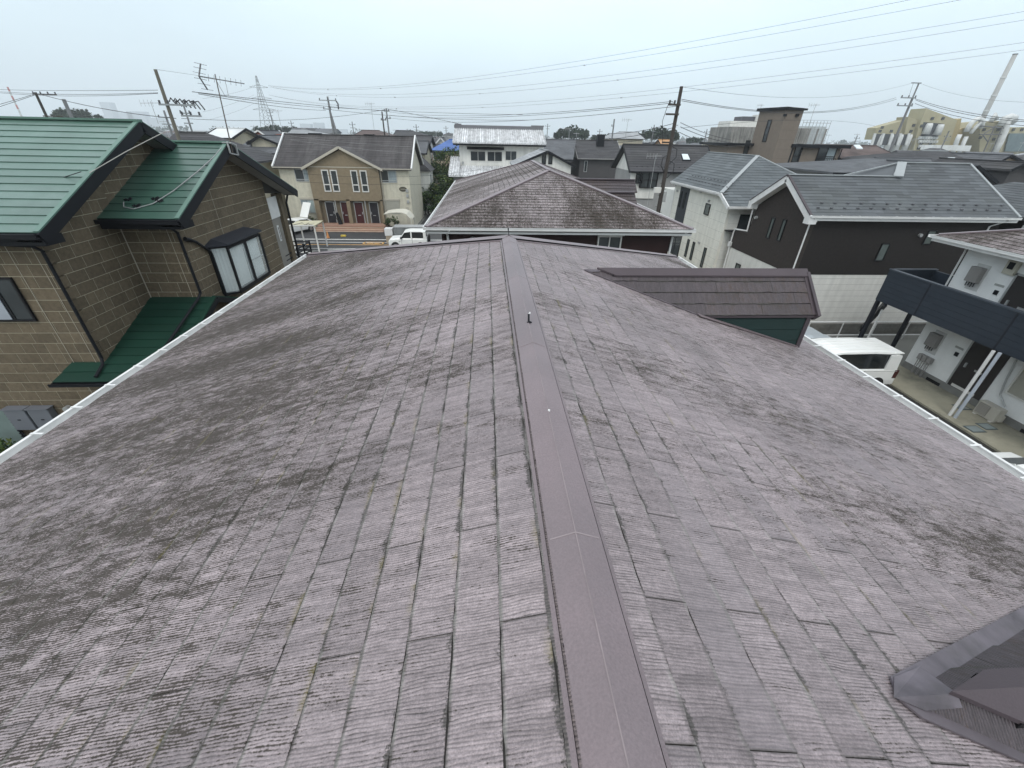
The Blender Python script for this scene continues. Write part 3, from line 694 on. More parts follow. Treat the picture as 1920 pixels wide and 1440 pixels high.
# snow guards and aerial cable on the roofs
def on_big(x, y): return Vector((x, y, zb0 + SB * (y - yb0)))
def on_2(x, y): return Vector((x, y, z20 + .486 * (y - y20)))
for p_ in (on_big(-12.2, 10.75), on_2(-9.95, 13.0), on_2(-9.6, 12.75), on_2(-9.25, 13.05), on_2(-9.1, 12.95)):
    g_ = MB(); g_.bar(p_ + Vector((-.09, 0, .03)), p_ + Vector((-.02, .02, .06)), .03, .06); g_.bar(p_ + Vector((.0, 0, .03)), p_ + Vector((.1, .03, .09)), .05, .05); g_.build('snow_guard', black_m, G0)
cab = mat('grey_cable', (.28, .28, .28), .5)
pts = [on_2(-10.0, 12.9), on_2(-9.9, 12.7), on_2(-9.6, 12.62), on_2(-9.2, 12.85), on_2(-8.9, 13.4), on_2(-8.6, 14.3), on_2(-8.42, 15.0), on_2(-8.36, 15.5)]
MB().tube([p_ + Vector((0, 0, .05)) for p_ in pts], .013, 6).build('aerial_cable', cab, G0)
tag(MB().tube([atX(-5, 361, -12.6), atX(80, 345, -11.2), atX(152, 322, -9.76)], .010, 6).build('service_cable', wire_b0 := mat('black_wire', (.025, .025, .027), .6)), 'black cable lying across the big green roof on the left', 'cable')
tag(MB().tube([atX(168, 324, -9.72), atX(235, 285, -9.3), atX(305, 249, -8.9)], .010, 6).build('service_cable', mat('pale_cable', (.35, .34, .31), .6)), 'pale cable rising in front of the gable of the brown block house', 'cable')
# utility boxes, vent, louvred shutter
for x_ in (-13.35, -12.72):
    b_ = MB(); b_.box((x_ - .28, 10.28, 1.75), (x_ + .28, 10.47, 2.45)); bo = tag(b_.build('utility_box', mat('grey_box', (.14, .15, .17), .5, .06, 2), None, bevel=.02), 'grey utility box, %s of two, on the brown wall at the lower left' % ('left' if x_ < -13 else 'right'), 'utility box')
    MB().box((x_ - .04, 10.27, 2.1), (x_ + .04, 10.279, 2.13)).build('box_latch', black_m, bo)
    MB().box((x_ - .30, 10.25, 2.45), (x_ + .30, 10.475, 2.475)).build('box_hood', mat('grey_box', (.14, .15, .17)), bo)
MB().tube([(-12.03, 10.48, 2.38), (-12.03, 10.36, 2.38)], .09, 12).build('vent_cap', alu_grey, G0)
MB().tube([(-12.75, 10.42, 1.75), (-12.6, 10.4, 1.4), (-12.45, 10.4, 1.0), (-12.4, 10.4, .2)], .05, 6).build('conduit', black_m, G0)
sh_ = MB(); sh_.box((-14.6, 10.40, .9), (-13.75, 10.47, 2.35)); sb = sh_.build('side_shutter', mat('pale_green_panel', (.16, .21, .20), .6), G0)
for k in range(14): MB().bar((-13.72, 10.38, 2.28 - k * .1), (-13.64, 10.36, 2.25 - k * .1), .05, .04).build('shutter_tooth', black_m, sb)
# TV aerial on the gable tip
A0 = thing('tv_aerial', 'tall TV aerial on a mast at the tip of the smaller green gable', 'aerial', (-8.4, 15.9, 8.9))
b0 = atX(437, 290, -8.25); t0 = atX(403, 139, -8.25)
MB().tube([b0, t0], .022, 8, .014).build('mast', mat('rusty_mast', (.10, .085, .075), .6, .2, 8), A0)
bo_ = MB(); p1 = atX(372, 143, -8.5); p2 = atX(458, 157, -8.0); bo_.tube([p1, p2], .014, 6)
bo_.build('boom', mat('aerial_metal', (.12, .12, .125), .5), A0)
re = MB(); re.tube([atX(376, 120, -8.5), atX(373, 143, -8.5), atX(389, 168, -8.5)], .022, 6)
for py in (120, 128, 137, 148, 158, 168):
    x_ = 376 + (py - 120) * (-3 / 23) if py < 143 else 373 + (py - 143) * .64
    c_ = atX(x_, py, -8.5); re.tube([c_ - Vector((0, .32, 0)), c_ + Vector((0, .32, 0))], .006, 5)
re.build('reflector', MATS['aerial_metal'], A0)
di = MB()
for k in range(7):
    c_ = p1 + (p2 - p1) * (.2 + .12 * k); di.tube([c_ - Vector((.02, .0, .09)), c_ + Vector((0.02, .0, .09))], .005, 5)
di.build('director', MATS['aerial_metal'], A0)
fr_ = MB(); base = Vector((-8.3, y2r, z2r)); fr_.bar(base + Vector((-.12, -.12, .02)), base + Vector((.14, -.12, .02)), .03); fr_.bar(base + Vector((.14, -.14, .02)), base + Vector((.14, .2, -.05)), .03)
fr_.bar(base + Vector((.06, -.15, .03)), base + Vector((.06, -.15, -.28)), .04); fr_.bar(base + Vector((.06, .3, -.05)), base + Vector((.06, .3, -.35)), .04); fr_.bar(base + Vector((.06, -.15, .03)), base + Vector((.06, .3, -.06)), .04); fr_.bar(base + Vector((.06, -.15, -.28)), base + Vector((.06, .3, -.34)), .03)
fr_.build('mast_bracket', alu_grey, A0)
MB().tube([t0 + Vector((0, 0, -.2)), t0 + Vector((0, .25, -.55)), t0 + Vector((0, .45, -.5)), t0 + Vector((0, .5, -.2))], .007, 5).build('aerial_lead', cab, A0)
# ================================================================== generic gabled / hipped house pieces
def slope_lines(parent, P_, m, row, thick=.012, ln=2.4, seed=1, name='roof_tile', limit=300, wavy=0, gap=.006, stag=.5, slab=None):
    c_ = Clad(top_of(parent), limit); c_.facet(name, m, P_, 0, 1, row, ln, thick, gap, True, stag, wavy, seed=seed); c_.flush()
def top_of(p):
    while p.parent: p = p.parent
    return p

# ---- hip-roofed neighbour straight ahead, same build as the house under the camera
N0 = thing('hip_roofed_house', 'house with a blackened mauve hip roof and maroon walls straight beyond the foreground roof', 'house', (3, 22, 0))
xl, xr_, yf, ze_, zap = -2.38, 8.25, 17.05, 6.2, 7.89
xm = 3.03; yap = 22.45; yb_ = 32.5; ybp = 27.4
LE = atZ(850, 338, 6.2); yb_ = LE.y
ybp = yb_ - 5.3
cn = Clad(N0, 300)
F1 = [(xl, yf, ze_), (xr_, yf, ze_), (xm, yap, zap)]
F2 = [(xl, yf, ze_), (xl, yb_, ze_), (xm, ybp, zap), (xm, yap, zap)]
F3 = [(xr_, yf, ze_), (xr_, yb_, ze_), (xm, ybp, zap), (xm, yap, zap)]
F4 = [(xl, yb_, ze_), (xr_, yb_, ze_), (xm, ybp, zap)]
for P_, m_, sd in ((F1, slate_hipf, 1), (F2, slate_hips, 2), (F3, slate_hips, 3), (F4, slate_hipf, 4)):
    cn.facet('slate', m_, P_, 0, 1, .25 if sd == 1 else .26, .91, .02, .012, True, .5, .008, seed=sd); roof_slab(N0, P_, .10, deck, 'roof_deck', .004)
cn.flush()
def hipcap(parent, a, b, m, w_=.22, h=.05, name='hip_cap'): return MB().bar(Vector(a) + Vector((0, 0, .03)), Vector(b) + Vector((0, 0, .03)), w_, h).build(name, m, parent)
for a, b in (((xm, yap, zap), (xl, yf, ze_)), ((xm, yap, zap), (xr_, yf, ze_)), ((xm, yap, zap), (xm, ybp, zap)), ((xm, ybp, zap), (xl, yb_, ze_)), ((xm, ybp, zap), (xr_, yb_, ze_))):
    hipcap(N0, a, b, metal_mauve)
gutter(N0, (xl - .1, yf - .0, ze_ + .0), (xr_ + .1, yf, ze_ + .0), (0, -1, 0), clips=0); gutter(N0, (xl, yf, ze_), (xl, yb_, ze_), (-1, 0, 0), clips=0); gutter(N0, (xr_, yf, ze_), (xr_, yb_, ze_), (1, 0, 0), clips=0)
MB().box((xl, yf + .01, ze_ - .24), (xr_, yf + .05, ze_ - .03)).box((xl, yf, ze_ - .24), (xl + .04, yb_, ze_ - .03)).box((xr_ - .04, yf, ze_ - .24), (xr_, yb_, ze_ - .03)).build('fascia', white_up, N0)
MB().box((xl, yf, ze_ - .16), (xr_, yb_, ze_ - .12)).build('soffit', soff, N0)
MB().box((-1.85, 17.6, 3.2), (7.65, yb_ - .6, ze_ - .13)).build('upper_wall', maroon, N0)
MB().box((-1.83, 17.62, 0), (7.63, yb_ - .62, 3.2)).build('lower_wall', cream_low, N0)
window(N0, (5.05, 17.59, 5.35), (1, 0, 0), (0, -1, 0), 1.0, 1.0, alu_white, glass_dark, (.5,), dep=.12, sill=True)
MB().box((4.5, 17.4, 5.87), (5.62, 17.6, 5.95)).build('window_hood', alu_white, N0)
pipe(N0, [(8.05, 17.0, 6.12), (7.9, 17.2, 5.95), (7.68, 17.5, 5.85), (7.68, 17.5, 0)], white_up, .04)
pipe(N0, [(-1.5, 17.0, 6.1), (-1.6, 17.3, 5.95), (-1.6, 17.5, 5.8), (-1.6, 17.5, 0)], white_up, .05)
MB().tube([(-.6, 17.35, 5.6), (-.6, 17.6, 5.6)], .16, 12).build('vent_hood', white_up, N0)
# its two dormers on the right slope (mauve caps, dark green ends)
for yc, lab in ((atY(1120, 362, 21.6).y, 'rear-slope dormer, nearer of two, on the blackened hip roof'), (26.6, 'rear-slope dormer, farther of two, on the blackened hip roof')):
    p_ = atY(1190, 362 if yc < 24 else 338, yc); z_ = p_.z; D = thing('dormer', lab, 'dormer', (6, yc, 7), group=None)
    mz2 = lambda x: zap - (zap - ze_) / (xr_ - xm) * (x - xm)
    x1 = p_.x; x0 = xm + .2
    for sg in (-1, 1):
        P_ = [(x0, yc + sg * .8, z_ - .55), (x1, yc + sg * .8, z_ - .55), (x1, yc, z_), (x0, yc, z_)]
        roof_slab(D, P_, .05, deck, 'roof_deck', .0); c_ = Clad(D, 60); c_.facet('dormer_slate', dorm_slate, P_, 0, 1, .24, .91, .02, .012, True, .5, 0, seed=3); c_.flush()
        MB().box((x0, yc + sg * .65, z_ - 1.8), (x1 - .1, yc + sg * .6, z_ - .5)).build('side_wall', dark_green_board, D)
    MB().box((x1 - .14, yc - .62, z_ - 1.8), (x1 - .1, yc + .62, z_ - .5)).build('gable_wall', dark_green_board, D)
    hipcap(D, (x0, yc, z_), (x1, yc, z_), mat('dormer_cap_metal', (.2, .165, .18)), .24, .06, 'ridge_cap')

# ---- cream two-storey apartment block with the brown bay in the middle
P0 = thing('apartment_block', 'cream two-storey apartment block with brown gabled bay and four front doors', 'apartment building', (-15, 54, 0))
cream = mat('cream_block_wall', (.56, .53, .43), .85, .08, 3, .2, 30, streak=.18, fine=.08)
tan = mat('tan_wall', (.225, .18, .12), .85, .10, 3, .2, 30, fine=.08)
apt_roof = mat('apartment_slate', (.062, .057, .058), .85, .18, .8, .2, 30, tone=.15, stretch=(2.5, .3, .3), grime=.3, grime_col=(.17, .165, .16))
trim_t = mat('beige_trim', (.45, .42, .35), .6, .05, 2)
yF, yR = 50.2, 54.5; xa, xb = -21.9, -8.35; zE, zR = 6.1, 9.03
MB().box((xa, yF, 0), (xb, 58.8, zE)).prism([(xa, yF, zE), (xa, 58.8, zE), (xa, yR, zR - .25)], (xb - xa, 0, 0)).build('wall', cream, P0)
ov = .35
c_ = Clad(P0, 300)
for P_, sd in (([(xa - ov, yF - .4, zE - .05), (xb + ov, yF - .4, zE - .05), (xb + ov, yR, zR), (xa - ov, yR, zR)], 1), ([(xa - ov, 59.2, zE - .05), (xb + ov, 59.2, zE - .05), (xb + ov, yR, zR), (xa - ov, yR, zR)], 2)):
    roof_slab(P0, P_, .12, apt_roof, 'roof_deck', .01); c_.facet('slate', apt_roof, P_, 0, 1, .40, 1.82, .014, .012, True, .5, 0, seed=sd)
c_.flush()
for x in (xa - ov - .03, xb + ov + .03):
    for ya, yb2 in ((yF - .45, yR), (59.25, yR)):
        MB().bar((x, ya, zE - .02), (x, yb2, zR + .06), .14, .22).build('white_verge', white_up, P0)
MB().bar((xa - ov, yR, zR + .03), (xb + ov, yR, zR + .03), .25, .08).build('ridge_cap', apt_roof, P0)
for x0_, x1_ in ((-19.6, -18.2), (-13.6, -12.4)): MB().bar((x0_, yR, zR + .09), (x1_, yR, zR + .09), .3, .09).build('ridge_vent', black_m, P0)
gutter(P0, (xa - ov, yF - .42, zE), (-19.0, yF - .42, zE), (0, -1, 0), trim_t, clips=0); gutter(P0, (-11.3, yF - .42, zE), (xb + ov, yF - .42, zE), (0, -1, 0), trim_t, clips=0)
# bay
bx0, bx1, by = -18.75, -11.45, 49.75; gz = 7.75; gxm = (bx0 + bx1) / 2
MB().box((bx0, by, 3.05), (bx1, yF + .1, 6.15)).prism([(bx0, by, 6.15), (bx1, by, 6.15), (gxm, by, gz)], (0, .5, 0)).build('bay_wall', tan, P0)
MB().box((bx0, by - .03, 6.12), (bx1, by - .003, 6.2)).build('bay_band', trim_t, P0)
for sg in (-1, 1):
    xe_ = gxm + sg * 4.15; zz_ = 6.02; zt_ = 8.03; yk = yR - (zR - zt_) / ((zR - zE) / 4.7) 
    P_ = [(xe_, by - .35, zz_), (xe_, yF - .4, zz_ + .02), (gxm, yk, zt_), (gxm, by - .35, zt_)]
    MB().add([Vector(p) for p in P_] + [Vector(p) - Vector((0, 0, .1)) for p in P_], [(0, 1, 2, 3), (7, 6, 5, 4), (0, 3, 7, 4), (0, 4, 5, 1)]).build('bay_roof', apt_roof, P0)
    MB().bar((xe_, by - .38, zz_ - .06), (gxm, by - .38, zt_ - .06), .06, .22).build('bay_bargeboard', trim_t, P0)
    MB().bar((xe_, by - .2, zz_ - .16), (gxm, by - .2, zt_ - .16), .4, .04).build('bay_soffit', trim_t, P0)
for c_x in (-17.02, -16.12, -14.02, -13.05):
    window(P0, (c_x, by, 4.85), (1, 0, 0), (0, -1, 0), .72, 2.1, alu_white, glass_dark, (), (.33,), fw=.1, dep=.06)
for c_x, cz, ww, hh in ((-19.4, 5.32, 1.85, 1.2), (-10.55, 5.32, 1.75, 1.2)): window(P0, (c_x, yF, cz), (1, 0, 0), (0, -1, 0), ww, hh, alu_grey, glass_dark, (.5,), (.16,), fw=.07, dep=.07, gm2=glass_cur)
window(P0, (-19.4, yF, 2.25), (1, 0, 0), (0, -1, 0), 1.9, 1.35, alu_grey, glass_cur, (.42,), fw=.07, dep=.07, gm2=glass_grn)
MB().box((-20.4, yF - .12, 2.95), (-18.4, yF, 3.15)).build('shutter_box', trim_t, P0); MB().box((-11.6, yF - .12, 2.95), (-9.6, yF, 3.15)).build('shutter_box', trim_t, P0)
s_ = MB(); s_.box((-11.5, yF - .05, 1.6), (-9.7, yF, 2.95)); sh = s_.build('roller_shutter', mat('beige_shutter', (.36, .35, .30), .6, .04, 2), P0)
for k in range(11): MB().box((-11.48, yF - .062, 1.64 + k * .12), (-9.72, yF - .05, 1.73 + k * .12)).build('shutter_slat', MATS['beige_shutter'], sh)
# entrance recess
rec = mat('brown_recess', (.16, .13, .09), .85, .1, 2)
MB().box((bx0, by, 3.05), (bx1, by + .05, 2.92)).box((bx0, by, 0), (bx0 + .5, yF + .1, 3.05)).box((bx1 - .25, by, 0), (bx1, yF + .1, 3.05)).box((-15.35, by, .55), (-14.95, yF + .1, 3.05)).build('bay_pier', tan, P0)
MB().box((bx0 + .4, yF - .02, .55), (bx1 - .2, yF + .03, 3.0)).build('recess_wall', rec, P0)
MB().box((bx0 + .2, by - 1.0, .38), (bx1 + .2, yF, .56)).build('entrance_landing', mat('terracotta_tile', (.34, .21, .155), .8, .1, 6), P0)
for k in range(3):
    MB().box((bx0 + .0, by - 1.25 - .28 * k, 0), (bx1 + .1, by - 1.0, .38 - .14 * k - .03)).build('step', MATS['terracotta_tile'], P0)
    MB().box((bx0 + .0, by - 1.262 - .28 * k, .30 - .14 * k + .02), (bx1 + .1, by - 1.18 - .28 * k, .38 - .14 * k)).build('step_nosing', mat('pale_nosing', (.55, .42, .32), .8), P0)
for c_x, dcol, fl in ((-17.3, (.018, .016, .02), 1), (-15.65, (.052, .010, .012), 0), (-14.2, (.052, .010, .012), 1), (-12.55, (.018, .016, .02), 0)):
    dm = mat('door_dark' if dcol[0] < .03 else 'door_wine', dcol, .5, .08, 3)
    d_ = MB(); d_.box((c_x - .42, yF - .06, .57), (c_x + .42, yF - .02, 2.7)); do = d_.build('front_door', dm, P0)
    f_ = MB(); f_.box((c_x - .5, yF - .07, .57), (c_x - .42, yF - .02, 2.78)).box((c_x + .42, yF - .07, .57), (c_x + .5, yF - .02, 2.78)).box((c_x - .5, yF - .07, 2.7), (c_x + .5, yF - .02, 2.78)); f_.build('door_frame', alu_grey, do)
    MB().box((c_x - .18, yF - .075, 1.35), (c_x + .12, yF - .06, 1.42)).build('letter_slot', alu_grey, do)
    MB().box((c_x + .30 * (1 if fl else -1), yF - .12, 1.5), (c_x + .36 * (1 if fl else -1), yF - .06, 1.75)).build('door_handle', alu_grey, do)
for x_ in (-16.55, -13.35): MB().box((x_ - .04, by + .02, .55), (x_ + .04, by + .1, 3.0)).build('drain_pipe', alu_grey, P0)
si = MB(); si.add([(-9.15 + .42 * math.cos(a), yF - .03, 4.1 + .25 * math.sin(a)) for a in [k * math.pi / 10 for k in range(20)]] + [(-9.15 + .42 * math.cos(a), yF, 4.1 + .25 * math.sin(a)) for a in [k * math.pi / 10 for k in range(20)]],
   [tuple(range(20))] + [(k, k + 20, (k + 1) % 20 + 20, (k + 1) % 20) for k in range(20)]); si.build('oval_plaque', mat('bronze_plaque', (.06, .055, .04), .5), P0)
MB().box((-9.42, yF - .036, 4.085), (-8.88, yF - .031, 4.125)).build('plaque_line', trim_t, P0)
pipe(P0, [(-19.0, yF - .45, 6.0), (-18.9, yF - .1, 5.8), (-18.9, yF - .1, .1)], trim_t, .05); pipe(P0, [(-11.25, yF - .45, 6.0), (-11.3, yF - .1, 5.8), (-11.3, yF - .1, .1)], trim_t, .05)
MB().box((xb - .0, yF + .3, 3.1), (xb + .02, yF + .5, 3.3)).build('side_vent', alu_grey, P0)
for k, z_ in enumerate((3.8, 3.3, 2.7)): MB().box((xb - .5, yF - .15, z_), (xb - .25, yF, z_ + .3)).build('meter_box', alu_grey, P0)
MB().box((xb - .7, yF - .05, .2), (xb - .4, yF - .0, 2.3)).build('service_panel', trim_t, P0)

# ---- white house with a grey hip roof, right of the pole
W0 = thing('white_house', 'white-walled house with a grey slate hip roof and dark vertical panel on its side', 'house', (19, 34, 0))
grey_sl = mat('grey_slate', (.105, .118, .125), .78, .12, .7, .2, 40, tone=.16, fine=.06)
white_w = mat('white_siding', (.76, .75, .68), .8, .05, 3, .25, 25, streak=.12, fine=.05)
white_w2 = mat('white_siding_painted_shade', (.68, .68, .64), .8, .05, 3, .25, 25)  # darker copy of the white siding, shade put into its colour
dk_panel = mat('charcoal_panel', (.035, .040, .048), .6, .06, 2)
ax, az = 20.8, 8.34; ay0, ay1 = 35.2, 43.6; ex, ez = 16.12, 6.2
cw = Clad(W0, 300)
nz_ = 5.53; ny = 29.0
WL = [(ex, ny + 1.3, ez), (ex, 39.0, ez), (21.2, ay1, az), (ax, ay0, az)]
WF = [(ex + .02, ny, nz_), (26.0, ny, nz_), (ax, ay0, az)]
hipx = lambda t: (ax + (ex - ax) * t, ay0 + (ny + 1.3 - ay0) * t, az + (ez - az) * t)
WFp = [(ex + .05, ny, nz_), (25.6, ny, nz_), (ax, ay0, az), (ex, ny + 1.38, ez - .02)]
cw.facet('slate', grey_sl, [(ex, ny + 1.38, ez), (ex, 39.2, ez), (ax, 43.4, az), (ax, ay0, az)], 0, 1, .36, .91, .02, .012, True, .5, 0, seed=1)
cw.facet('slate', grey_sl, WFp, 0, 1, .36, .91, .02, .012, True, .5, 0, seed=2)
cw.facet('slate', grey_sl, [(25.6, ny, nz_), (25.6, 43, nz_), (ax, 43.4, az), (ax, ay0, az)], 0, 1, .36, .91, .02, .012, True, .5, 0, seed=2)
cw.flush()
for P_ in ([(ex, ny + 1.38, ez), (ex, 39.2, ez), (ax, 43.4, az), (ax, ay0, az)], WFp, [(25.6, ny, nz_), (25.6, 43, nz_), (ax, 43.4, az), (ax, ay0, az)]): roof_slab(W0, P_, .09, deck, 'roof_deck', .005)
gm_ = mat('grey_cap_metal', (.30, .32, .325), .45, .06, 2)
hipcap(W0, (ax, ay0, az), (ex, ny + 1.38, ez), gm_, .26); hipcap(W0, (ax, ay0, az), (ax, 43.4, az), gm_, .2); hipcap(W0, (ax, ay0, az), (25.6, ny, nz_), gm_, .16)
wv = Vector((0, 0, 1))
MB().bar((ex - .02, ny + 1.4, ez - .10), (ex - .02, 39.2, ez - .10), .06, .22).build('fascia', white_up, W0)
MB().bar((ex - .02, ny - .05, nz_ - .10), (ex - .02, ny + 1.4, ez - .10), .08, .24).build('bargeboard', white_up, W0)
MB().bar((ex, ny - .03, nz_ - .10), (25.6, ny - .03, nz_ - .10), .06, .2).build('fascia', white_up, W0)
gutter(W0, (ex - .04, ny + 1.6, ez - .02), (ex - .04, 39.2, ez - .02), (-1, 0, 0), clips=0); gutter(W0, (ex, ny - .05, nz_ - .02), (25.6, ny - .05, nz_ - .02), (0, -1, 0), clips=0)
MB().prism([(16.5, 29.6, 0), (16.5, 39.0, 0), (16.5, 39.0, 6.12), (16.5, 31.2, 6.12), (16.5, 29.6, 5.5)], (.2, 0, 0)).build('side_wall', white_w, W0)
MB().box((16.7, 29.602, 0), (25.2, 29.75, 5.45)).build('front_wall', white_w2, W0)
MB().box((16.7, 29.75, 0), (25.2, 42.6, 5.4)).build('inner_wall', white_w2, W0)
W6 = 16.5
MB().box((W6 - .012, 36.1, 0.9), (W6, 37.95, 5.95)).build('dark_panel', dk_panel, W0)
for k in range(1, 9): MB().box((W6 + .0, 29.62 + .004, k * .62), (W6 - .004, 38.9, k * .62 + .012)).build('board_joint', mat('shadow_joint', (.42, .42, .38), .9), W0)
for k in range(1, 9): MB().box((16.72, 29.598, k * .62), (25, 29.602, k * .62 + .012)).build('board_joint', mat('shadow_joint2', (.36, .36, .34), .9), W0)
nX = (-1, 0, 0); uX = (0, -1, 0)
for y_, z_, w_, h_ in ((37.55, 4.95, .26, 1.25), (36.75, 4.95, .26, 1.25), (32.5, 4.86, .75, .78), (34.3, 1.62, .36, 1.4), (33.28, 1.62, .36, 1.4), (31.28, 1.6, .36, 1.45)):
    window(W0, (W6 - .012, y_, z_), uX, nX, w_, h_, alu_dark, glass_mid, (), (), fw=.05, dep=.05)
window(W0, (W6, 36.8, 1.5), uX, nX, 2.2, 1.9, alu_dark, glass_dark, (.5,), (), fw=.06, dep=.06)
for y_, z_ in ((32.5, 5.45), (34.1, 5.9), (38.45, 5.5), (32.45, 2.45), (30.2, 5.6)): MB().tube([(W6, y_, z_), (W6 - .12, y_, z_)], .09, 10).build('vent_hood', alu_grey, W0)
pipe(W0, [(16.1, 38.8, 6.1), (16.4, 38.9, 5.8), (16.42, 38.9, 0)], white_up, .035)
window(W0, (17.9, 29.6, 4.3), (1, 0, 0), (0, -1, 0), .9, 1.3, alu_dark, glass_dark, (), ())
MB().box((17.2, 28.8, 3.1), (20.5, 29.6, 3.9)).build('balcony', dk_panel, W0)
MB().box((16.6, 29.0, 3.9), (18.3, 29.6, 3.95)).build('balcony_rail', black_m, W0)

# ---- dark brown house with long grey roof
D0 = thing('dark_brown_house', 'dark brown house with white lower storey and a long blue-grey slate roof at right', 'house', (22, 25, 0))
dbrown = mat('dark_brown_siding', (.038, .031, .028), .9, .14, 8, .45, 60, fine=.22)
dbrown2 = mat('near_black_siding', (.020, .017, .016), .9, .14, 8, .45, 60, fine=.22)
blue_sl = mat('blue_grey_slate', (.088, .096, .103), .75, .10, .7, .2, 40, tone=.20, fine=.05, grime=.2, grime_col=(.10, .11, .09))
dx0, dx1, dy, dz = 16.5, 28.0, 21.7, 6.1; ry, rz_ = 24.5, 7.75
cdk = Clad(D0, 300)
x2 = 22.75; ry2, rz2 = 25.6, 8.40
DP1 = [(dx0, dy, dz), (x2, dy, dz), (x2, ry, rz_), (dx0, ry, rz_)]
DP2 = [(x2, dy, dz), (dx1, dy, dz), (27.9, ry2, rz2), (23.75, ry2, rz2), (x2, ry, rz_)]
cdk.facet('slate', blue_sl, DP1, 0, 1, .245, .91, .014, .005, True, .5, 0, seed=1)
cdk.facet('slate', blue_sl, DP2, 0, 1, .245, .91, .014, .005, True, .5, 0, seed=1)
cdk.facet('slate', blue_sl, [(dx0, 27.35, dz), (x2, 27.35, dz), (x2, ry, rz_), (dx0, ry, rz_)], 0, 1, .26, .91, .014, .005, True, .5, 0, seed=2)
DP3 = [(20.2, 29.5, 6.3), (x2 - .05, ry, rz_), (23.75, ry2, rz2), (27.9, ry2, rz2), (27.9, 29.5, 6.3)]
DP4 = [(19.4, 25.6, 7.3), (x2 - .02, ry + .02, rz_ + .05), (23.75, ry2, rz2)]
for P_ in (DP1, DP2, [(dx0, 27.35, dz), (x2, 27.35, dz), (x2, ry, rz_), (dx0, ry, rz_)]): roof_slab(D0, P_, .10, deck, 'roof_deck', .005)
MB().add([(x2 - .02, ry + .0, rz_ + .04), (23.75, ry2, rz2), (19.9, 28.3, 6.9), (18.6, 25.9, 6.95)], [(0, 1, 2, 3)]).build('rear_hip', blue_sl, D0)
MB().add([(23.75, ry2, rz2), (27.9, ry2, rz2), (27.9, 29.5, 6.3), (20.2, 29.5, 6.3)], [(0, 1, 2, 3)]).build('rear_slope', blue_sl, D0)
cdk.flush()
hipcap(D0, (dx0, ry, rz_), (x2, ry, rz_), gm_, .2, .04, 'ridge_cap'); hipcap(D0, (23.75, ry2, rz2), (27.9, ry2, rz2), gm_, .16, .05, 'ridge_cap'); hipcap(D0, (27.9, ry2, rz2), (dx1, dy, dz), gm_, .14, .05, 'verge_cap')
hipcap(D0, (x2 - .05, ry - .2, rz_ + .0), (23.75, ry2, rz2), gm_, .42, .07, 'flashing_strip'); hipcap(D0, (x2 - .1, ry + .05, rz_ + .05), (23.7, ry2 + .05, rz2), gm_, .1, .06, 'hip_cap')
hipcap(D0, (23.75, ry2, rz2 + .02), (19.5, 27.4, 7.0), gm_, .12, .05, 'hip_cap')
for a, b in (((dy, dz), (ry, rz_)), ((27.35, dz), (ry, rz_))):
    MB().bar((dx0 + .02, a[0], a[1] - .17), (dx0 + .02, b[0], b[1] - .17), .10, .34).build('white_bargeboard', white_up, D0)
    MB().bar((dx0 + .02, a[0], a[1] + .02), (dx0 + .02, b[0], b[1] + .02), .14, .05).build('verge_cap', metal_dark, D0)
    MB().bar((dx0 + .25, a[0], a[1] - .30), (dx0 + .25, b[0], b[1] - .30), .45, .03).build('soffit', white_up, D0)
MB().box((dx0 - .03, dy - .05, dz - .42), (dx0 + .4, dy + .35, dz - .05)).build('eave_return', white_up, D0); MB().box((dx0 - .03, 27.05, dz - .42), (dx0 + .4, 27.4, dz - .05)).build('eave_return', white_up, D0)
gutter(D0, (dx0, dy - .0, dz - .0), (dx1, dy, dz), (0, -1, 0), clips=1.0)
MB().box((dx0 + .1, dy + .0, dz - .25), (dx1, dy + .05, dz - .04)).box((dx0 + .1, dy + .05, dz - .25), (dx1, dy + .42, dz - .22)).build('fascia', white_up, D0)
zb2 = 2.95
MB().prism([(16.9, 22.1, zb2), (16.9, 27.3, zb2), (16.9, 28.85, zb2), (16.9, 28.85, 4.1), (16.9, 27.3, 4.15), (16.9, 27.0, 5.9), (16.9, 24.5, 7.4), (16.9, 22.1, 5.95)], (.3, 0, 0)).build('upper_side_wall', dbrown, D0)
MB().box((17.2, 22.102, zb2), (27.6, 22.3, 5.95)).build('upper_front_wall', dbrown2, D0)
MB().box((16.92, 22.12, 0), (27.58, 28.8, zb2)).build('lower_wall', mat('white_block_siding', (.68, .675, .64), .85, .06, 2, .3, 30, streak=.10), D0)
MB().box((17.2, 22.3, zb2), (27.5, 28.8, 4.1)).box((17.2, 22.3, 4.1), (27.5, 26.9, 5.9)).build('inner_wall', dbrown, D0)
for k in range(1, 9): MB().box((17.0, 22.116, k * .34), (27.5, 22.12, k * .34 + .01)).build('block_joint', mat('shadow_joint2', (.36, .36, .34)), D0)
for y_, z_, w_, h_, in ((25.1, 4.88, .34, 1.18), (24.05, 4.95, .34, 1.18), (27.2, 1.75, .55, .9)): window(D0, (16.9, y_, z_), uX, nX, w_, h_, alu_dark, glass_mid, fw=.05, dep=.05)
for x_, z_, w_, h_ in ((21.65, 4.2, .5, .95), (23.95, 5.0, .5, .75)): window(D0, (x_, 22.1, z_), (1, 0, 0), (0, -1, 0), w_, h_, alu_dark, glass_mid, fw=.05, dep=.05)
for p_, n_ in (((16.9, 26.75, 5.2), nX), ((16.9, 25.1, 2.25), nX), ((23.3, 22.1, 5.12), (0, -1, 0)), ((16.9, 23.9, 2.3), nX)):
    p_ = Vector(p_); MB().tube([p_, p_ + Vector(n_) * .14], .09, 10).build('vent_hood', alu_grey, D0)
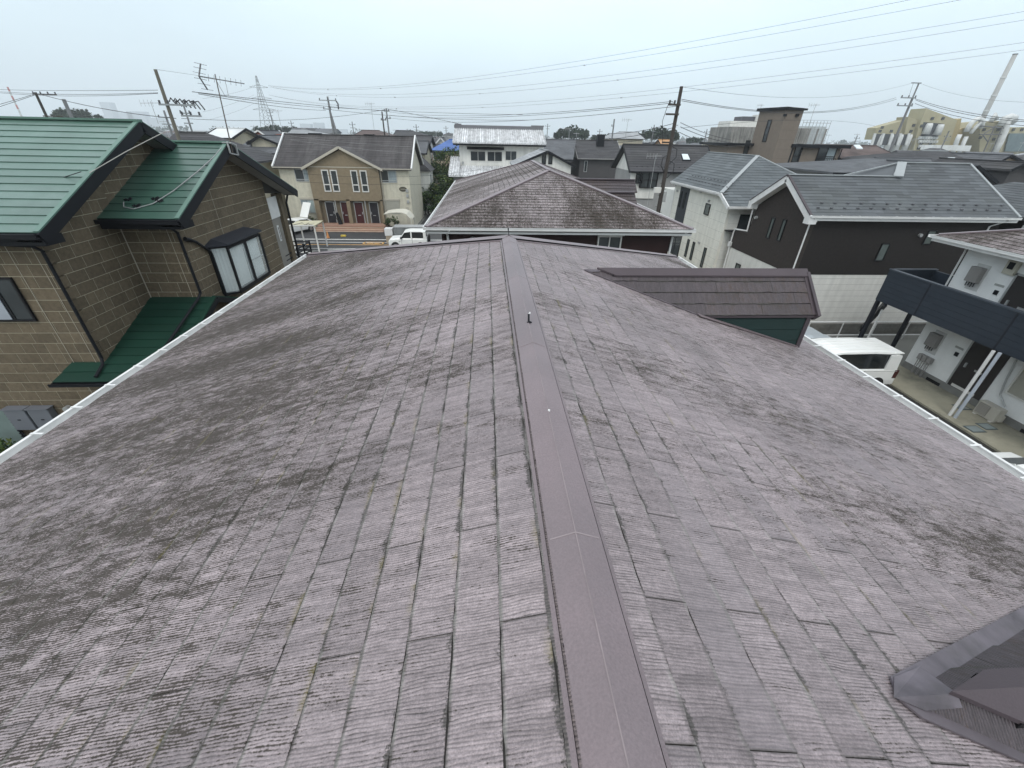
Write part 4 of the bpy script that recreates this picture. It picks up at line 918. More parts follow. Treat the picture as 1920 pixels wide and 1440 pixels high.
pipe(D0, [(16.75, 21.62, 5.98), (16.85, 21.9, 5.8), (16.88, 22.05, 5.6), (16.88, 22.05, 0)], white_up, .04)
pipe(D0, [(16.8, 27.5, 5.95), (16.84, 27.35, 5.6), (16.84, 27.3, 4.3), (16.84, 28.7, 4.15), (16.84, 28.8, 3.9), (16.84, 28.8, 0)], white_up, .05)
pipe(D0, [(27.4, 21.62, 5.98), (27.3, 21.9, 5.8), (27.0, 22.05, 5.6), (27.0, 22.05, 3)], white_up, .04)
MB().box((16.75, 28.7, 3.0), (16.9, 28.95, 3.3)).build('junction_box', white_up, D0)
sg_m = mat('snow_guard_metal', (.10, .10, .11), .5)
for x_ in drange(dx0 + .6, dx1 - .4, .72):
    for j, yo in enumerate((.45, .78)):
        xx = x_ + (.36 if j else 0); z_ = dz + .59 * yo
        if xx < dx1 - .35: MB().bar((xx - .07, dy + yo, z_ + .05), (xx + .07, dy + yo, z_ + .05), .06, .05).build('snow_guard', sg_m, D0)
for y_ in drange(ny + 1.9, 38, .55):
    for j in range(2): MB().bar((ex + .6 + .5 * j, y_ + .25 * j, ez + .457 * (.6 + .5 * j) + .05), (ex + .6 + .5 * j, y_ + .25 * j + .14, ez + .457 * (.6 + .5 * j) + .05), .05, .06).build('snow_guard', sg_m, W0)

# ---- white apartment building with navy balcony at the right edge
B0 = thing('white_apartment_building', 'white apartment building at the right edge with navy balcony parapet and mauve roof', 'apartment building', (23, 12, 0))
wr = mat('white_render', (.78, .79, .78), .8, .04, 2, .3, 60, streak=.06, fine=.04)
navy = mat('navy_cladding', (.022, .030, .042), .55, .08, 2, .1, 40)
navy_m = mat('navy_post', (.010, .012, .018), .5, .06, 2)
plinth = mat('grey_plinth', (.20, .20, .19), .85, .12, 2)
WX = 20.0; yc0 = 16.6
MB().box((WX, -4, .38), (WX + .2, yc0, 6.0)).box((WX + .2, yc0 - .2, .38), (29, yc0 - .002, 6.0)).build('wall', wr, B0)
MB().box((WX + .2, -4, .38), (29, yc0 - .2, 5.9)).build('inner_wall', wr, B0)
MB().box((WX - .04, -4, 0), (29, yc0 + .02, .38)).build('plinth', plinth, B0)
ez2 = 6.0; xe2 = 19.05; yt = 17.45
cb = Clad(B0, 200)
BP1 = [(xe2, -5, ez2), (xe2, yt, ez2), (24.6, yt - 5.5, ez2 + 1.75), (24.6, -5, ez2 + 1.75)]
BP2 = [(xe2, yt, ez2), (30, yt, ez2), (24.6, yt - 5.5, ez2 + 1.75)]
cb.facet('slate', slate_hips, BP1, 0, 1, .26, .91, .018, .008, True, .5, .005, seed=2); cb.facet('slate', slate_hipf, BP2, 0, 1, .26, .91, .018, .008, True, .5, 0, seed=2); cb.flush()
roof_slab(B0, BP1, .1, deck, 'roof_deck', .004); roof_slab(B0, BP2, .1, deck, 'roof_deck', .004)
hipcap(B0, (24.6, yt - 5.5, ez2 + 1.75), (xe2 + .1, yt - .1, ez2 + .03), metal_mauve)
gutter(B0, (xe2, -5, ez2), (xe2, yt, ez2), (-1, 0, 0), clips=1.2); gutter(B0, (xe2 - .1, yt, ez2), (30, yt, ez2), (0, 1, 0), clips=0)
MB().box((xe2, -5, ez2 - .22), (xe2 + .04, yt, ez2 - .03)).box((xe2 + .04, -5, ez2 - .15), (WX, yt, ez2 - .12)).build('fascia', white_up, B0)
pipe(B0, [(19.3, 17.3, 5.95), (19.4, 17.0, 5.8), (19.95, 16.7, 5.7), (19.95, 16.66, 5.5), (19.95, 16.66, 3.1)], white_up, .035)
# balcony
bx_ = 18.4
par = MB(); par.box((bx_, -4, 2.95), (bx_ + .12, 18.0, 4.36)); pr_ = par.build('parapet', navy, B0)
for k in range(6): MB().box((bx_ - .008, -4, 3.02 + k * .22), (bx_, 17.98, 3.022 + .205 + k * .22)).build('parapet_board', navy, pr_)
for y_ in (15.9, 12.6, 9.3): MB().box((bx_ - .014, y_, 2.95), (bx_ - .008, y_ + .06, 4.36)).build('parapet_joint', navy_m, pr_)
MB().box((bx_ - .02, -4, 4.36), (bx_ + .15, 18.02, 4.42)).build('coping', mat('navy_coping', (.05, .06, .075), .4), B0)
MB().box((bx_ + .12, 17.9, 2.95), (20.6, 18.0, 4.36)).build('end_parapet', navy, B0)
MB().box((bx_ + .05, 17.88, 4.36), (20.65, 18.02, 4.42)).build('coping', MATS['navy_coping'], B0)
MB().box((20.5, 15.5, 2.95), (20.6, 18.0, 4.36)).build('end_parapet', navy, B0)
MB().box((bx_ + .12, -4, 2.92), (WX, 17.9, 3.06)).build('balcony_floor', plinth, B0)
MB().box((WX, yc0, 2.92), (20.5, 17.9, 3.06)).build('balcony_floor', plinth, B0)
MB().bar((bx_ + .1, 17.5, 2.95), (20.9, 20.4, .4), .16, .3).build('stair_stringer', navy_m, B0)
for (x_, y_) in ((bx_ + .08, 17.9), (20.45, 17.9)): MB().box((x_ - .07, y_ - .07, 0), (x_ + .07, y_ + .07, 2.95)).build('post', navy_m, B0)
pipe(B0, [(bx_ + .5, 17.6, 2.9), (bx_ + .35, 17.75, 2.8), (bx_ + .3, 17.75, 0)], white_up, .04)
for dx_ in (0, .17): MB().tube([(18.28 + dx_ * .3, 12.52 - dx_, 0), (18.28 + dx_ * .3, 12.52 - dx_, 2.95)], .055, 10).build('downpipe', white_up if dx_ == 0 else mat('pale_blue_pipe', (.42, .46, .52), .5), B0)
doorm = mat('dark_brown_door', (.030, .026, .025), .55, .06, 3)
for z0 in (.38, 3.1):
    d_ = MB().box((WX - .03, 13.1 if z0 < 1 else 13.4, z0), (WX - .003, 14.45, z0 + 2.05)).build('front_door', doorm, B0)
    MB().box((WX - .05, 14.45, z0), (WX, 14.52, z0 + 2.12)).box((WX - .05, 13.03, z0 + 2.05), (WX, 14.52, z0 + 2.12)).build('door_frame', alu_grey, d_)
    MB().box((WX - .04, 13.55, z0 + .95), (WX - .03, 13.85, z0 + 1.03)).build('letter_slot', alu_grey, d_)
    MB().box((WX - .09, 14.2, z0 + .95), (WX - .03, 14.26, z0 + 1.15)).build('door_handle', alu_grey, d_)
    if z0 < 1: MB().box((WX - .036, 13.35, z0 + .02), (WX - .03, 14.3, z0 + .14)).build('kick_plate', alu_white, d_)
    MB().box((WX - .02, 14.66, z0 + 1.5), (WX, 15.0, z0 + 1.58)).build('name_plate', mat('nameplate', (.35, .36, .34), .5), B0)
    MB().box((WX - .03, 14.72, z0 + 1.18), (WX, 14.87, z0 + 1.35)).build('intercom', black_m, B0)
for (y_, z_) in ((15.75, 4.6), (15.85, 1.62)):
    hm = mat('heater_grey', (.24, .23, .22), .5, .05, 2)
    Hh = thing('water_heater', 'grey wall-hung water heater on the white wall, %s storey' % ('upper' if z_ > 3 else 'lower'), 'water heater', (WX, y_, z_))
    MB().box((WX - .22, y_ - .23, z_ - .1), (WX - .01, y_ + .23, z_ + .5)).build('casing', hm, Hh, bevel=.015)
    MB().box((WX - .235, y_ - .2, z_ + .05), (WX - .22, y_ + .2, z_ + .4)).build('front_panel', hm, Hh)
    q_ = MB()
    for k in range(4): q_.tube([(WX - .12, y_ - .15 + k * .1, z_ - .1), (WX - .12, y_ - .15 + k * .1, z_ - .26 - .03 * (k % 2))], .02, 6)
    q_.build('pipes', black_m, Hh)
    MB().box((WX - .02, y_ - .3, z_ - .42), (WX, y_ + .2, z_ + .62)).build('back_plate', mat('pale_plate', (.50, .50, .49), .6), Hh)
E_ = thing('electric_meter', 'cream electricity meter box high on the white wall beside the upper door', 'meter', (WX, 14.75, 5.4))
MB().box((WX - .12, 14.55, 5.1), (WX, 14.95, 5.6)).build('meter_box', mat('meter_cream', (.50, .48, .40), .5), E_); MB().box((WX - .14, 14.66, 5.3), (WX - .12, 14.86, 5.55)).build('meter_window', black_m, E_)
GMt = thing('gas_meters', 'cluster of grey gas meters with pipes on the white wall near the lower corner', 'gas meters', (WX - .1, 15.6, 0))
mm_ = mat('meter_grey', (.28, .27, .26), .6)
for k in range(3):
    y_ = 15.95 - k * .22
    MB().box((WX - .22, y_ - .09, .82), (WX - .04, y_ + .09, 1.08)).build('meter', mm_, GMt, bevel=.02)
    MB().tube([(WX - .13, y_ + .05, .85), (WX - .13, y_ + .05, .5), (WX - .13, y_ + .05, .1)], .018, 6).build('pipe', mm_, GMt)
    MB().tube([(WX - .13, y_ - .05, .85), (WX - .14, y_ - .05, .6), (WX - .16, y_ - .02, .05)], .018, 6).build('pipe', mm_, GMt)
for y_ in (15.0, 11.1): MB().box((WX - .046, y_ - .32, .08), (WX - .04, y_ + .32, .24)).build('floor_vent', black_flat, B0)
window(B0, (WX, 11.6, 1.75), (0, 1, 0), (-1, 0, 0), 1.9, 1.25, alu_white, mat('beige_shutter', (.36, .35, .30)), (), (), fw=.06, dep=.07)
AC = thing('air_conditioner', 'beige air conditioner outdoor unit beside the white wall, at the right edge', 'air conditioner', (19.55, 12.3, .0))
acm = mat('ac_beige', (.42, .40, .35), .55, .04, 2)
MB().box((19.45, 11.95, .12), (19.75, 12.73, .68)).build('casing', acm, AC, bevel=.02)
MB().box((19.44, 12.28, .18), (19.45, 12.68, .62)).build('fan_grille', mat('ac_grille', (.20, .19, .18), .6), AC)
for k in range(8): MB().box((19.425, 12.29, .2 + k * .053), (19.44, 12.67, .215 + k * .053)).build('grille_bar', acm, AC)
for y_ in (12.05, 12.62): MB().box((19.4, y_ - .05, .0), (19.8, y_ + .05, .12)).build('foot', alu_white, AC)
MB().box((19.55, 11.86, .2), (19.7, 11.95, .45)).build('valve_cover', acm, AC)
MB().tube([(19.9, 12.2, .68), (19.92, 12.6, 1.0), (19.95, 12.75, 1.6), (19.95, 12.85, 2.3), (19.96, 12.85, 2.9)], .03, 6).build('refrigerant_pipe', alu_grey, AC)
MB().box((19.4, 12.9, .02), (19.52, 13.3, .12)).build('block', concrete, None, kind=None).name = 'concrete_block'
tag(bpy.data.objects['concrete_block'], 'loose pale concrete block on the walkway beside the air conditioner', 'block')
# ================================================================== the wider town
ROOFC = {
 'dk': mat('dark_roof_tiles', (.055, .054, .058), .82, .18, .6, .2, 20, tone=.18, stretch=(.4, .4, 3), grime=.25, grime_col=(.13, .13, .12)),
 'gr': mat('grey_roof_tiles', (.11, .115, .124), .75, .15, .6, .2, 20, tone=.16, grime=.2),
 'br': mat('brown_roof_tiles', (.115, .085, .078), .8, .18, .6, .2, 20, tone=.18, grime=.25),
 'lg': mat('pale_grey_roof', (.30, .31, .32), .7, .12, .6, .2, 20, tone=.12, grime=.3),
 'wh': mat('bleached_tile', (.62, .63, .64), .7, .25, 2.5, .3, 12, tone=.25, grime=.55, grime_col=(.10, .10, .11), fine=.15),
 'bl': mat('blue_roof', (.07, .14, .36), .5, .12, 1, .2, 20, tone=.12)}
WALLC = {
 'wh': mat('far_white_wall', (.72, .71, .67), .85, .08, 1, streak=.15), 'cr': mat('far_cream_wall', (.50, .46, .36), .85, .08, 1, streak=.15),
 'gy': mat('far_grey_wall', (.30, .30, .295), .85, .08, 1, streak=.12), 'dk': mat('far_dark_wall', (.075, .072, .074), .85, .08, 1),
 'be': mat('far_beige_wall', (.40, .33, .25), .85, .08, 1), 'rd': mat('far_red_wall', (.28, .10, .07), .85, .08, 1)}

def quadroof(T_, slopes, rm, row=.34, tiles=True, thick=.02, ln=1.4, lim=300, caps=True, gap=.012, name='roof_tile'):
    c_ = Clad(T_, lim)
    for k, P_ in enumerate(slopes):
        roof_slab(T_, P_, .14, rm, 'roof', .012)
        if tiles: c_.facet(name, rm, P_, 0, 1, row, ln, thick, gap, True, .5, 0, seed=k)
    if tiles: c_.flush()
def house_x(label, eL, eR, rL, rR, yE, yR, wm, rm, wins=(), tiles=True, row=.34, hipL=None, hipR=None, over=.5, zbase=0, cat='house', name='house', group=None, wm2=None, lim=120, ridge=None, barge=None, caps_m=None):
    """house whose front slope faces the camera; ridge along x. corners surveyed from the photograph at the given distances"""
    A, B, Cc, D_ = atY(*eL, yE), atY(*eR, yE), atY(*rL, yR), atY(*rR, yR)
    ze = (A.z + B.z) / 2; zr = (Cc.z + D_.z) / 2; x0, x1 = A.x, B.x; rx0, rx1 = Cc.x, D_.x
    if hipL is False: rx0 = x0
    if hipR is False: rx1 = x1
    yb = 2 * yR - yE
    T_ = thing(name, label, cat, ((x0 + x1) / 2, yR, 0), 0, group)
    S = [[(x0, yE, ze), (x1, yE, ze), (rx1, yR, zr), (rx0, yR, zr)], [(x0, yb, ze), (x1, yb, ze), (rx1, yR, zr), (rx0, yR, zr)]]
    if abs(rx0 - x0) > .4: S.append([(x0, yE, ze), (x0, yb, ze), (rx0, yR, zr)])
    if abs(rx1 - x1) > .4: S.append([(x1, yE, ze), (x1, yb, ze), (rx1, yR, zr)])
    quadroof(T_, S, rm, row, tiles, lim=lim)
    cm_ = caps_m or rm
    MB().bar((rx0, yR, zr + .04), (rx1, yR, zr + .04), .28, .12).build('ridge_cap', cm_, T_)
    m_ = MB(); m_.box((x0 + over, yE + over, zbase), (x1 - over, yb - over, ze - .05)); m_.build('wall', wm, T_)
    for gx, s_ in ((x0 + over, 1), (x1 - over, -1)):
        if abs((rx0 if s_ > 0 else rx1) - (x0 if s_ > 0 else x1)) <= .4:
            MB().prism([(gx, yE + over, ze - .06), (gx, yb - over, ze - .06), (gx, yR, zr - .3)], (s_ * .15, 0, 0)).build('gable_wall', wm2 or wm, T_)
            xx = gx - s_ * over
            for (ya, yb_2) in ((yE, yR), (yb, yR)): MB().bar((xx, ya, ze - .06), (xx, yb_2, zr - .06), .08, .24).build('bargeboard', barge or black_m, T_)
    MB().box((x0, yE - .09, ze - .12), (x1, yE, ze + .0)).build('gutter', barge or black_m, T_)
    for (px, py, w_, h_) in wins:
        p = atY(px, py, yE + over); window(T_, (p.x, yE + over, p.z), (1, 0, 0), (0, -1, 0), w_, h_, alu_grey, glass_dark, (.5,) if w_ > h_ * .9 else (), fw=.07, dep=.07)
    return T_, (x0, x1, ze, rx0, rx1, zr, yb)
def house_y(label, ap, eL, eR, yF, depth, wm, rm, wins=(), tiles=True, row=.34, over=.4, zbase=0, cat='house', name='house', group=None, lim=120, barge=None):
    """gable end facing the camera; ridge runs away"""
    P_, A, B = atY(*ap, yF), atY(*eL, yF), atY(*eR, yF); x0, x1 = A.x, B.x; ze0, ze1 = A.z, B.z; xm_ = P_.x; zr = P_.z; yb = yF + depth
    T_ = thing(name, label, cat, (xm_, yF + depth / 2, 0), 0, group)
    quadroof(T_, [[(x0, yF, ze0), (x0, yb, ze0), (xm_, yb, zr), (xm_, yF, zr)], [(x1, yF, ze1), (x1, yb, ze1), (xm_, yb, zr), (xm_, yF, zr)]], rm, row, tiles, lim=lim)
    zm = min(ze0, ze1)
    MB().prism([(x0 + over, yF + over, zbase), (x1 - over, yF + over, zbase), (x1 - over, yF + over, ze1 + .05), (xm_, yF + over, zr - .2), (x0 + over, yF + over, ze0 + .05)], (0, depth - 2 * over, 0)).build('wall', wm, T_)
    for a in ((x0, ze0), (x1, ze1)): MB().bar((a[0], yF - .0, a[1] - .06), (xm_, yF - .0, zr - .06), .07, .22).build('bargeboard', barge or black_m, T_)
    MB().bar((xm_, yF, zr + .04), (xm_, yb, zr + .04), .24, .1).build('ridge_cap', rm, T_)
    for (px, py, w_, h_) in wins:
        p = atY(px, py, yF + over); window(T_, (p.x, yF + over, p.z), (1, 0, 0), (0, -1, 0), w_, h_, alu_dark, glass_dark, (), fw=.07, dep=.07)
    return T_, (x0, x1, ze0, ze1, xm_, zr, yb)

# C: white gable house with striped dark roof behind the pole
TC, q = house_x('white gabled house with a dark ribbed roof and small skylight, behind the wooden-looking pole', (1181, 318), (1345, 327), (1158, 270), (1398, 276), 51.6, 55.6, WALLC['gy'], ROOFC['dk'], row=.42, hipL=False, hipR=False, wm2=WALLC['wh'], lim=200)
x0c = q[0]
MB().box((x0c + .35, 51.95, 3.3), (x0c + 3.4, 52.1, 6.2)).build('white_front_wall', WALLC['wh'], TC)
for px, py, w_, h_ in ((1198, 335, .8, 1.0), (1216, 337, 2.0, 1.7)):
    p = atY(px, py, 51.9); window(TC, (p.x, 51.93, p.z), (1, 0, 0), (0, -1, 0), w_, h_, alu_dark, glass_dark, (.5,), (.5,), fw=.09, dep=.25)
p = atY(1290, 291, 53.2); kz = q[2] + (q[5] - q[2]) * (53.2 - 51.6) / 4
sk = MB(); sk.prism([(p.x - .5, 53.2, kz + .12), (p.x + .5, 53.2, kz + .12), (p.x + .45, 54.3, kz + .12 + .62), (p.x - .45, 54.3, kz + .12 + .62)], (0, 0, -.14)); so_ = sk.build('skylight', black_m, TC)
MB().prism([(p.x - .4, 53.3, kz + .18), (p.x + .4, 53.3, kz + .18), (p.x + .36, 54.2, kz + .18 + .52), (p.x - .36, 54.2, kz + .18 + .52)], (0, 0, .02)).build('skylight_glass', mat('pale_skylight', (.62, .68, .70), .2, .05, 2, spec=.7), so_)
for k in range(16): MB().box((x0c + .9 + k * .62, 52.25, q[2] + .36), (x0c + 1.05 + k * .62, 52.4, q[2] + .48)).build('snow_guard', black_m, TC)
# its left annex roof
P_ = [atY(1117, 303, 60), atY(1128, 309, 56)]
# L: dark house
TL, q = house_x('dark grey house with a plain charcoal roof, in the middle distance behind the white gables', (1083, 296), (1170, 299), (1079, 262), (1233, 266), 74, 79.5, WALLC['dk'], ROOFC['dk'], hipL=False, hipR=False, row=.5, lim=60, wins=((1098, 312, .5, 1.6),), wm2=WALLC['gy'], barge=WALLC['gy'])
MB().box((26, 77.5, 8.6), (27.2, 78.3, 10.3)).build('flue', black_m, TL)
for o_ in [o for o in TL.children if o.name.startswith('flue')]:
    pf = atY(1124, 264, 78.5); o_.location = (pf.x - 26.6 - 0, 0, pf.z - 9.4)
# K: small white gable with two slit windows
TK, q = house_y('small white gable with two slit windows and pale grey roof, right behind the hip roof', (1027, 283), (962, 311), (1079, 312), 50, 8, WALLC['wh'], ROOFC['lg'], wins=((1020, 297, .45, 1.1), (1032, 297, .45, 1.1)), row=.4, lim=100)
# J: traditional house with bleached tiles
TJ = thing('tiled_house', 'traditional white-walled house with bleached grey-white tiled roofs left of centre', 'house', (-2, 68, 0))
A, B, Cc, D_ = atY(849, 267, 64), atY(1024, 271, 64), atY(853, 240, 67.5), atY(1017, 244, 67.5)
Jr = [(A.x, 64, A.z), (B.x, 64, A.z), (D_.x, 67.5, Cc.z), (Cc.x, 67.5, Cc.z)]
def pantiles(T_, P_, m, step=.30, name='tile_course'):
    """round-ribbed tile courses running down the slope"""
    P_ = [Vector(p) for p in P_]; n = int((P_[1] - P_[0]).length / step); c = 0
    for k in range(n + 1):
        t_ = k / n; a = P_[0] + (P_[1] - P_[0]) * t_; b = P_[3] + (P_[2] - P_[3]) * t_
        MB().tube([a + Vector((0, 0, .03)), a + (b - a) * .5 + Vector((0, 0, .04)), b + Vector((0, 0, .03))], .075, 6).build(name, m, T_)
roof_slab(TJ, Jr, .18, ROOFC['wh'], 'upper_roof'); pantiles(TJ, Jr, ROOFC['wh'])
roof_slab(TJ, [(A.x, 71, A.z), (B.x, 71, A.z), (D_.x, 67.5, Cc.z), (Cc.x, 67.5, Cc.z)], .18, ROOFC['wh'], 'upper_roof')
MB().bar((Cc.x - .1, 67.5, Cc.z + .18), (D_.x + .1, 67.5, Cc.z + .18), .3, .42).build('ridge', mat('ridge_tile_grey', (.16, .16, .17), .7), TJ)
for s_ in (-1, 1): MB().bar((D_.x - 1.6 if s_ > 0 else Cc.x, 67.5, Cc.z + .45), (D_.x + .2 if s_ > 0 else Cc.x + .9, 67.5, Cc.z + .45), .25, .14).build('ridge_end_tile', MATS['ridge_tile_grey'], TJ)
MB().box((A.x, 64.0, A.z - .3), (B.x, 64.3, A.z - .1)).build('dark_fascia', black_m, TJ)
wl_ = atY(862, 300, 65).x; wr_ = atY(1018, 300, 65).x; zlo = atY(870, 311, 65).z
MB().box((wl_, 65, 0), (wr_, 70, A.z - .1)).build('wall', WALLC['wh'], TJ)
pw = atY(912, 293, 65); 
for dx_ in (-1.15, 1.15): window(TJ, (pw.x + dx_, 65, pw.z), (1, 0, 0), (0, -1, 0), 2.1, 1.25, alu_white, glass_dark, (.5,), fw=.07, dep=.08)
p2 = atY(958, 292, 65); window(TJ, (p2.x, 65, p2.z), (1, 0, 0), (0, -1, 0), 1.6, 1.2, alu_white, glass_dark, (.5,), fw=.07, dep=.08)
MB().prism([(pw.x - 2.6, 64.3, pw.z + .80), (pw.x + 2.4, 64.3, pw.z + .80), (pw.x + 2.4, 65, pw.z + 1.05), (pw.x - 2.6, 65, pw.z + 1.05)], (0, 0, .06)).build('window_canopy', black_m, TJ)
MB().tube([(atY(868, 305, 65).x, 64.95, zlo + .4), (atY(868, 305, 65).x, 64.8, zlo + .4)], .16, 10).build('vent', alu_grey, TJ)
zl_ = atY(841, 329, 61.5).z; Jl = [(atY(841, 330, 61.5).x, 61.5, zl_), (wr_, 61.5, zl_), (wr_, 65, zlo), (atY(845, 300, 65).x, 65, zlo)]
roof_slab(TJ, Jl, .15, ROOFC['wh'], 'lower_roof'); pantiles(TJ, Jl, ROOFC['wh'])
Jm = [(atY(841, 330, 61.5).x, 61.6, zl_ + .02), (wl_, 61.6, zl_ + .02), (wl_, 66.5, zl_ + 2.0), (atY(846, 297, 66).x, 66.5, zl_ + 2.0)]
roof_slab(TJ, Jm, .15, ROOFC['wh'], 'lower_roof'); pantiles(TJ, Jm, ROOFC['wh'])
MB().box((atY(846, 340, 62.3).x + .3, 62.3, 0), (wr_, 65, zl_ - .1)).build('lower_wall', WALLC['gy'], TJ)
# blue roof
TB, q = house_x('low house with a bright blue metal roof beside the bleached-tile house', (804, 282), (868, 283), (842, 262), (866, 262), 82, 86, WALLC['be'], ROOFC['bl'], row=.35, lim=40, hipR=False, wins=((823, 292, 2.0, 1.3),))
# narrow houses right of the apartment block
TQ, q = house_x('narrow cream house squeezed between the apartment block and the green shrubs', (776, 287), (800, 288), (773, 264), (803, 265), 64, 67.5, WALLC['cr'], ROOFC['gr'], row=.4, lim=40, hipL=False, hipR=False, over=.3)
pq = atY(790, 310, 62.5)
Tq2 = thing('house', 'white house side wall with a dark window, just right of the apartment block', 'house', (-9, 66, 0))
for a_, b_, nm in (((-8.8, 60.2, 0), (-7.4, 64.0, 5.3), 'wall'),): MB().box(a_, b_).build(nm, WALLC['wh'], Tq2)
MB().prism([(-9.2, 59.8, 5.2), (-7.1, 59.8, 5.2), (-8.9, 59.8, 6.9)], (0, 4.6, 0)).build('roof', ROOFC['dk'], Tq2)
window(Tq2, (-7.4, 61.2, 4.2), (0, 1, 0), (1, 0, 0), .8, 1.2, alu_grey, glass_dark); window(Tq2, (-7.4, 61.4, 1.6), (0, 1, 0), (1, 0, 0), 1.4, 1.8, alu_dark, glass_dark, (.5,)); window(Tq2, (-7.4, 63.2, 1.6), (0, 1, 0), (1, 0, 0), .6, 1.2, alu_dark, glass_dark)
# behind the green roofs, left
TH, q = house_x('hip-roofed house with weathered dark grey tiles behind the smaller green roof', (270, 300), (478, 304), (330, 248), (386, 249), 47.5, 51.2, WALLC['cr'], ROOFC['dk'], row=.36, lim=200, hipL=True, hipR=True)
TI, q = house_y('grey house with a small cream gable and wide dark eaves, left of the apartment block', (484, 254), (462, 269), (520, 269), 59, 7, WALLC['cr'], ROOFC['gr'], row=.4, lim=40)
TI2, q = house_x('lower grey tiled roof wing below the small cream gable, left of the apartment', (425, 284), (530, 290), (462, 268), (525, 268), 57, 61, WALLC['cr'], ROOFC['gr'], row=.4, lim=100)
TI3, q = house_x('house with a nearly white roof panel behind the tall aerial mast', (378, 258), (436, 258), (380, 240), (430, 240), 62, 66, WALLC['cr'], mat('white_roof_panel', (.62, .64, .64), .6, .08, .6, grime=.15), tiles=False, hipL=False, hipR=False)
TI4, q = house_x('dark roof sloping right of the white roof panel, beyond the aerial', (432, 268), (470, 268), (428, 240), (440, 241), 66, 70, WALLC['cr'], ROOFC['dk'], row=.45, lim=30)
TI5, q = house_y('little white-trimmed gable over a red-brown wall, far left of the apartment ridge', (483, 244), (470, 252), (496, 253), 84, 8, WALLC['rd'], ROOFC['gr'], tiles=False, barge=white_up)
TI6, q = house_x('low red-brown flat-roofed building just behind the apartment block at left', (488, 256), (540, 257), (487, 252), (541, 253), 80, 86, WALLC['cr'], WALLC['rd'], tiles=False, hipL=False, hipR=False)
TI7, q = house_x('white-trimmed grey roof peeking over the left end of the apartment ridge', (538, 252), (586, 250), (547, 243), (576, 244), 66, 70, WALLC['cr'], ROOFC['lg'], row=.5, lim=30)
TR1, q = house_x('brown tiled roof showing over the apartment ridge near the double pole', (664, 253), (720, 254), (664, 244), (712, 245), 84, 90, WALLC['be'], ROOFC['br'], row=.6, lim=30, hipL=False)
TR2, q = house_x('wide dark roof beyond the apartment block, left of the blue roof', (735, 256), (806, 257), (742, 245), (775, 245), 100, 106, WALLC['gy'], ROOFC['dk'], row=.6, lim=30)
TR3, q = house_x('dark-roofed house with a pale verge, behind the narrow cream house', (770, 270), (806, 276), (770, 254), (815, 255), 84, 89, WALLC['wh'], ROOFC['dk'], row=.6, lim=30, hipL=False, hipR=False)
TR4, q = house_y('small white-edged gable just left of the blue roof', (826, 258), (814, 272), (838, 272), 96, 8, WALLC['wh'], ROOFC['dk'], tiles=False, barge=white_up)
TR5, q = house_x('blue-grey tiled roof between the bleached-tile house and the dark house', (985, 300), (1075, 297), (1020, 262), (1080, 262), 70, 77, WALLC['gy'], ROOFC['gr'], row=.45, lim=60)
TR6, q = house_x('cream upper storey with a pale grey roof on the horizon behind the pole', (1142, 259), (1210, 261), (1160, 247), (1195, 248), 130, 137, WALLC['cr'], ROOFC['lg'], tiles=False)
TR7, q = house_x('low orange-tan building behind the dark ribbed roof', (1238, 270), (1262, 270), (1238, 262), (1260, 262), 110, 112, WALLC['be'], mat('orange_tan_roof', (.45, .26, .13), .7), tiles=False, hipL=False, hipR=False)
# roofs at right, behind the dark brown house
TS1, q = house_x('brown ribbed roof with a tiny skylight right of the tower building', (1575, 300), (1700, 297), (1590, 273), (1680, 274), 62, 68, WALLC['be'], ROOFC['br'], row=.45, lim=100, hipL=False, hipR=False)
TS2, q = house_x('grey hip roof directly behind the long blue-grey roof, left part', (1560, 330), (1760, 320), (1640, 296), (1745, 299), 40, 46, WALLC['gy'], ROOFC['gr'], row=.4, lim=120)
TS3, q = house_x('dark blue tiled roof with pale hip cap and skylight behind the raised roof part', (1700, 300), (1835, 312), (1727, 283), (1775, 283), 52, 58, WALLC['gy'], ROOFC['dk'], row=.4, lim=100, caps_m=gm_)
TS4, q = house_y('grey gable with a dark triangular end wall beside the long roof right end', (1835, 311), (1815, 322), (1872, 342), 36, 9, WALLC['dk'], ROOFC['gr'], row=.36, lim=60)
TS5, q = house_x('far roofs stepping down below the factory at right, dark grey tiles', (1790, 305), (1930, 312), (1810, 294), (1915, 297), 64, 70, WALLC['be'], ROOFC['dk'], row=.45, lim=60)
TS6, q = house_y('gabled house with blue-black ridge below the factory at the right edge', (1898, 291), (1862, 310), (1950, 318), 50, 9, WALLC['be'], ROOFC['gr'], row=.4, lim=60)
TS7, q = house_y('dark pointed eave at the right edge above the neighbouring grey hip roof', (1925, 305), (1898, 318), (1960, 325), 38, 8, WALLC['dk'], ROOFC['dk'], row=.4, lim=30)
TS8 = thing('house', 'grey slate hip roof cut by the right edge, next door to the dark brown house', 'house', (33, 25, 0))
zz8 = 6.1; P8 = [(28.4, 21.5, zz8), (40, 21.5, zz8), (40, 24.6, 7.5), (31.5, 24.6, 7.5)]
quadroof(TS8, [P8, [(28.4, 21.5, zz8), (28.4, 29, zz8), (31.5, 25.8, 7.5), (31.5, 24.6, 7.5)]], blue_sl, .245, lim=200, ln=.91, thick=.014, gap=.005, name='slate')
hipcap(TS8, (28.4, 21.5, zz8), (31.5, 24.6, 7.5), gm_, .16); hipcap(TS8, (31.5, 24.6, 7.5), (40, 24.6, 7.5), gm_, .16); gutter(TS8, (28.4, 21.45, zz8), (40, 21.45, zz8), (0, -1, 0), clips=0); MB().box((28.8, 22.0, 0), (39.6, 28.5, 5.95)).build('wall', dbrown2, TS8)
pipe(TS8, [(28.9, 21.4, 6.0), (28.75, 21.9, 5.7), (28.75, 21.9, 2)], white_up, .045)

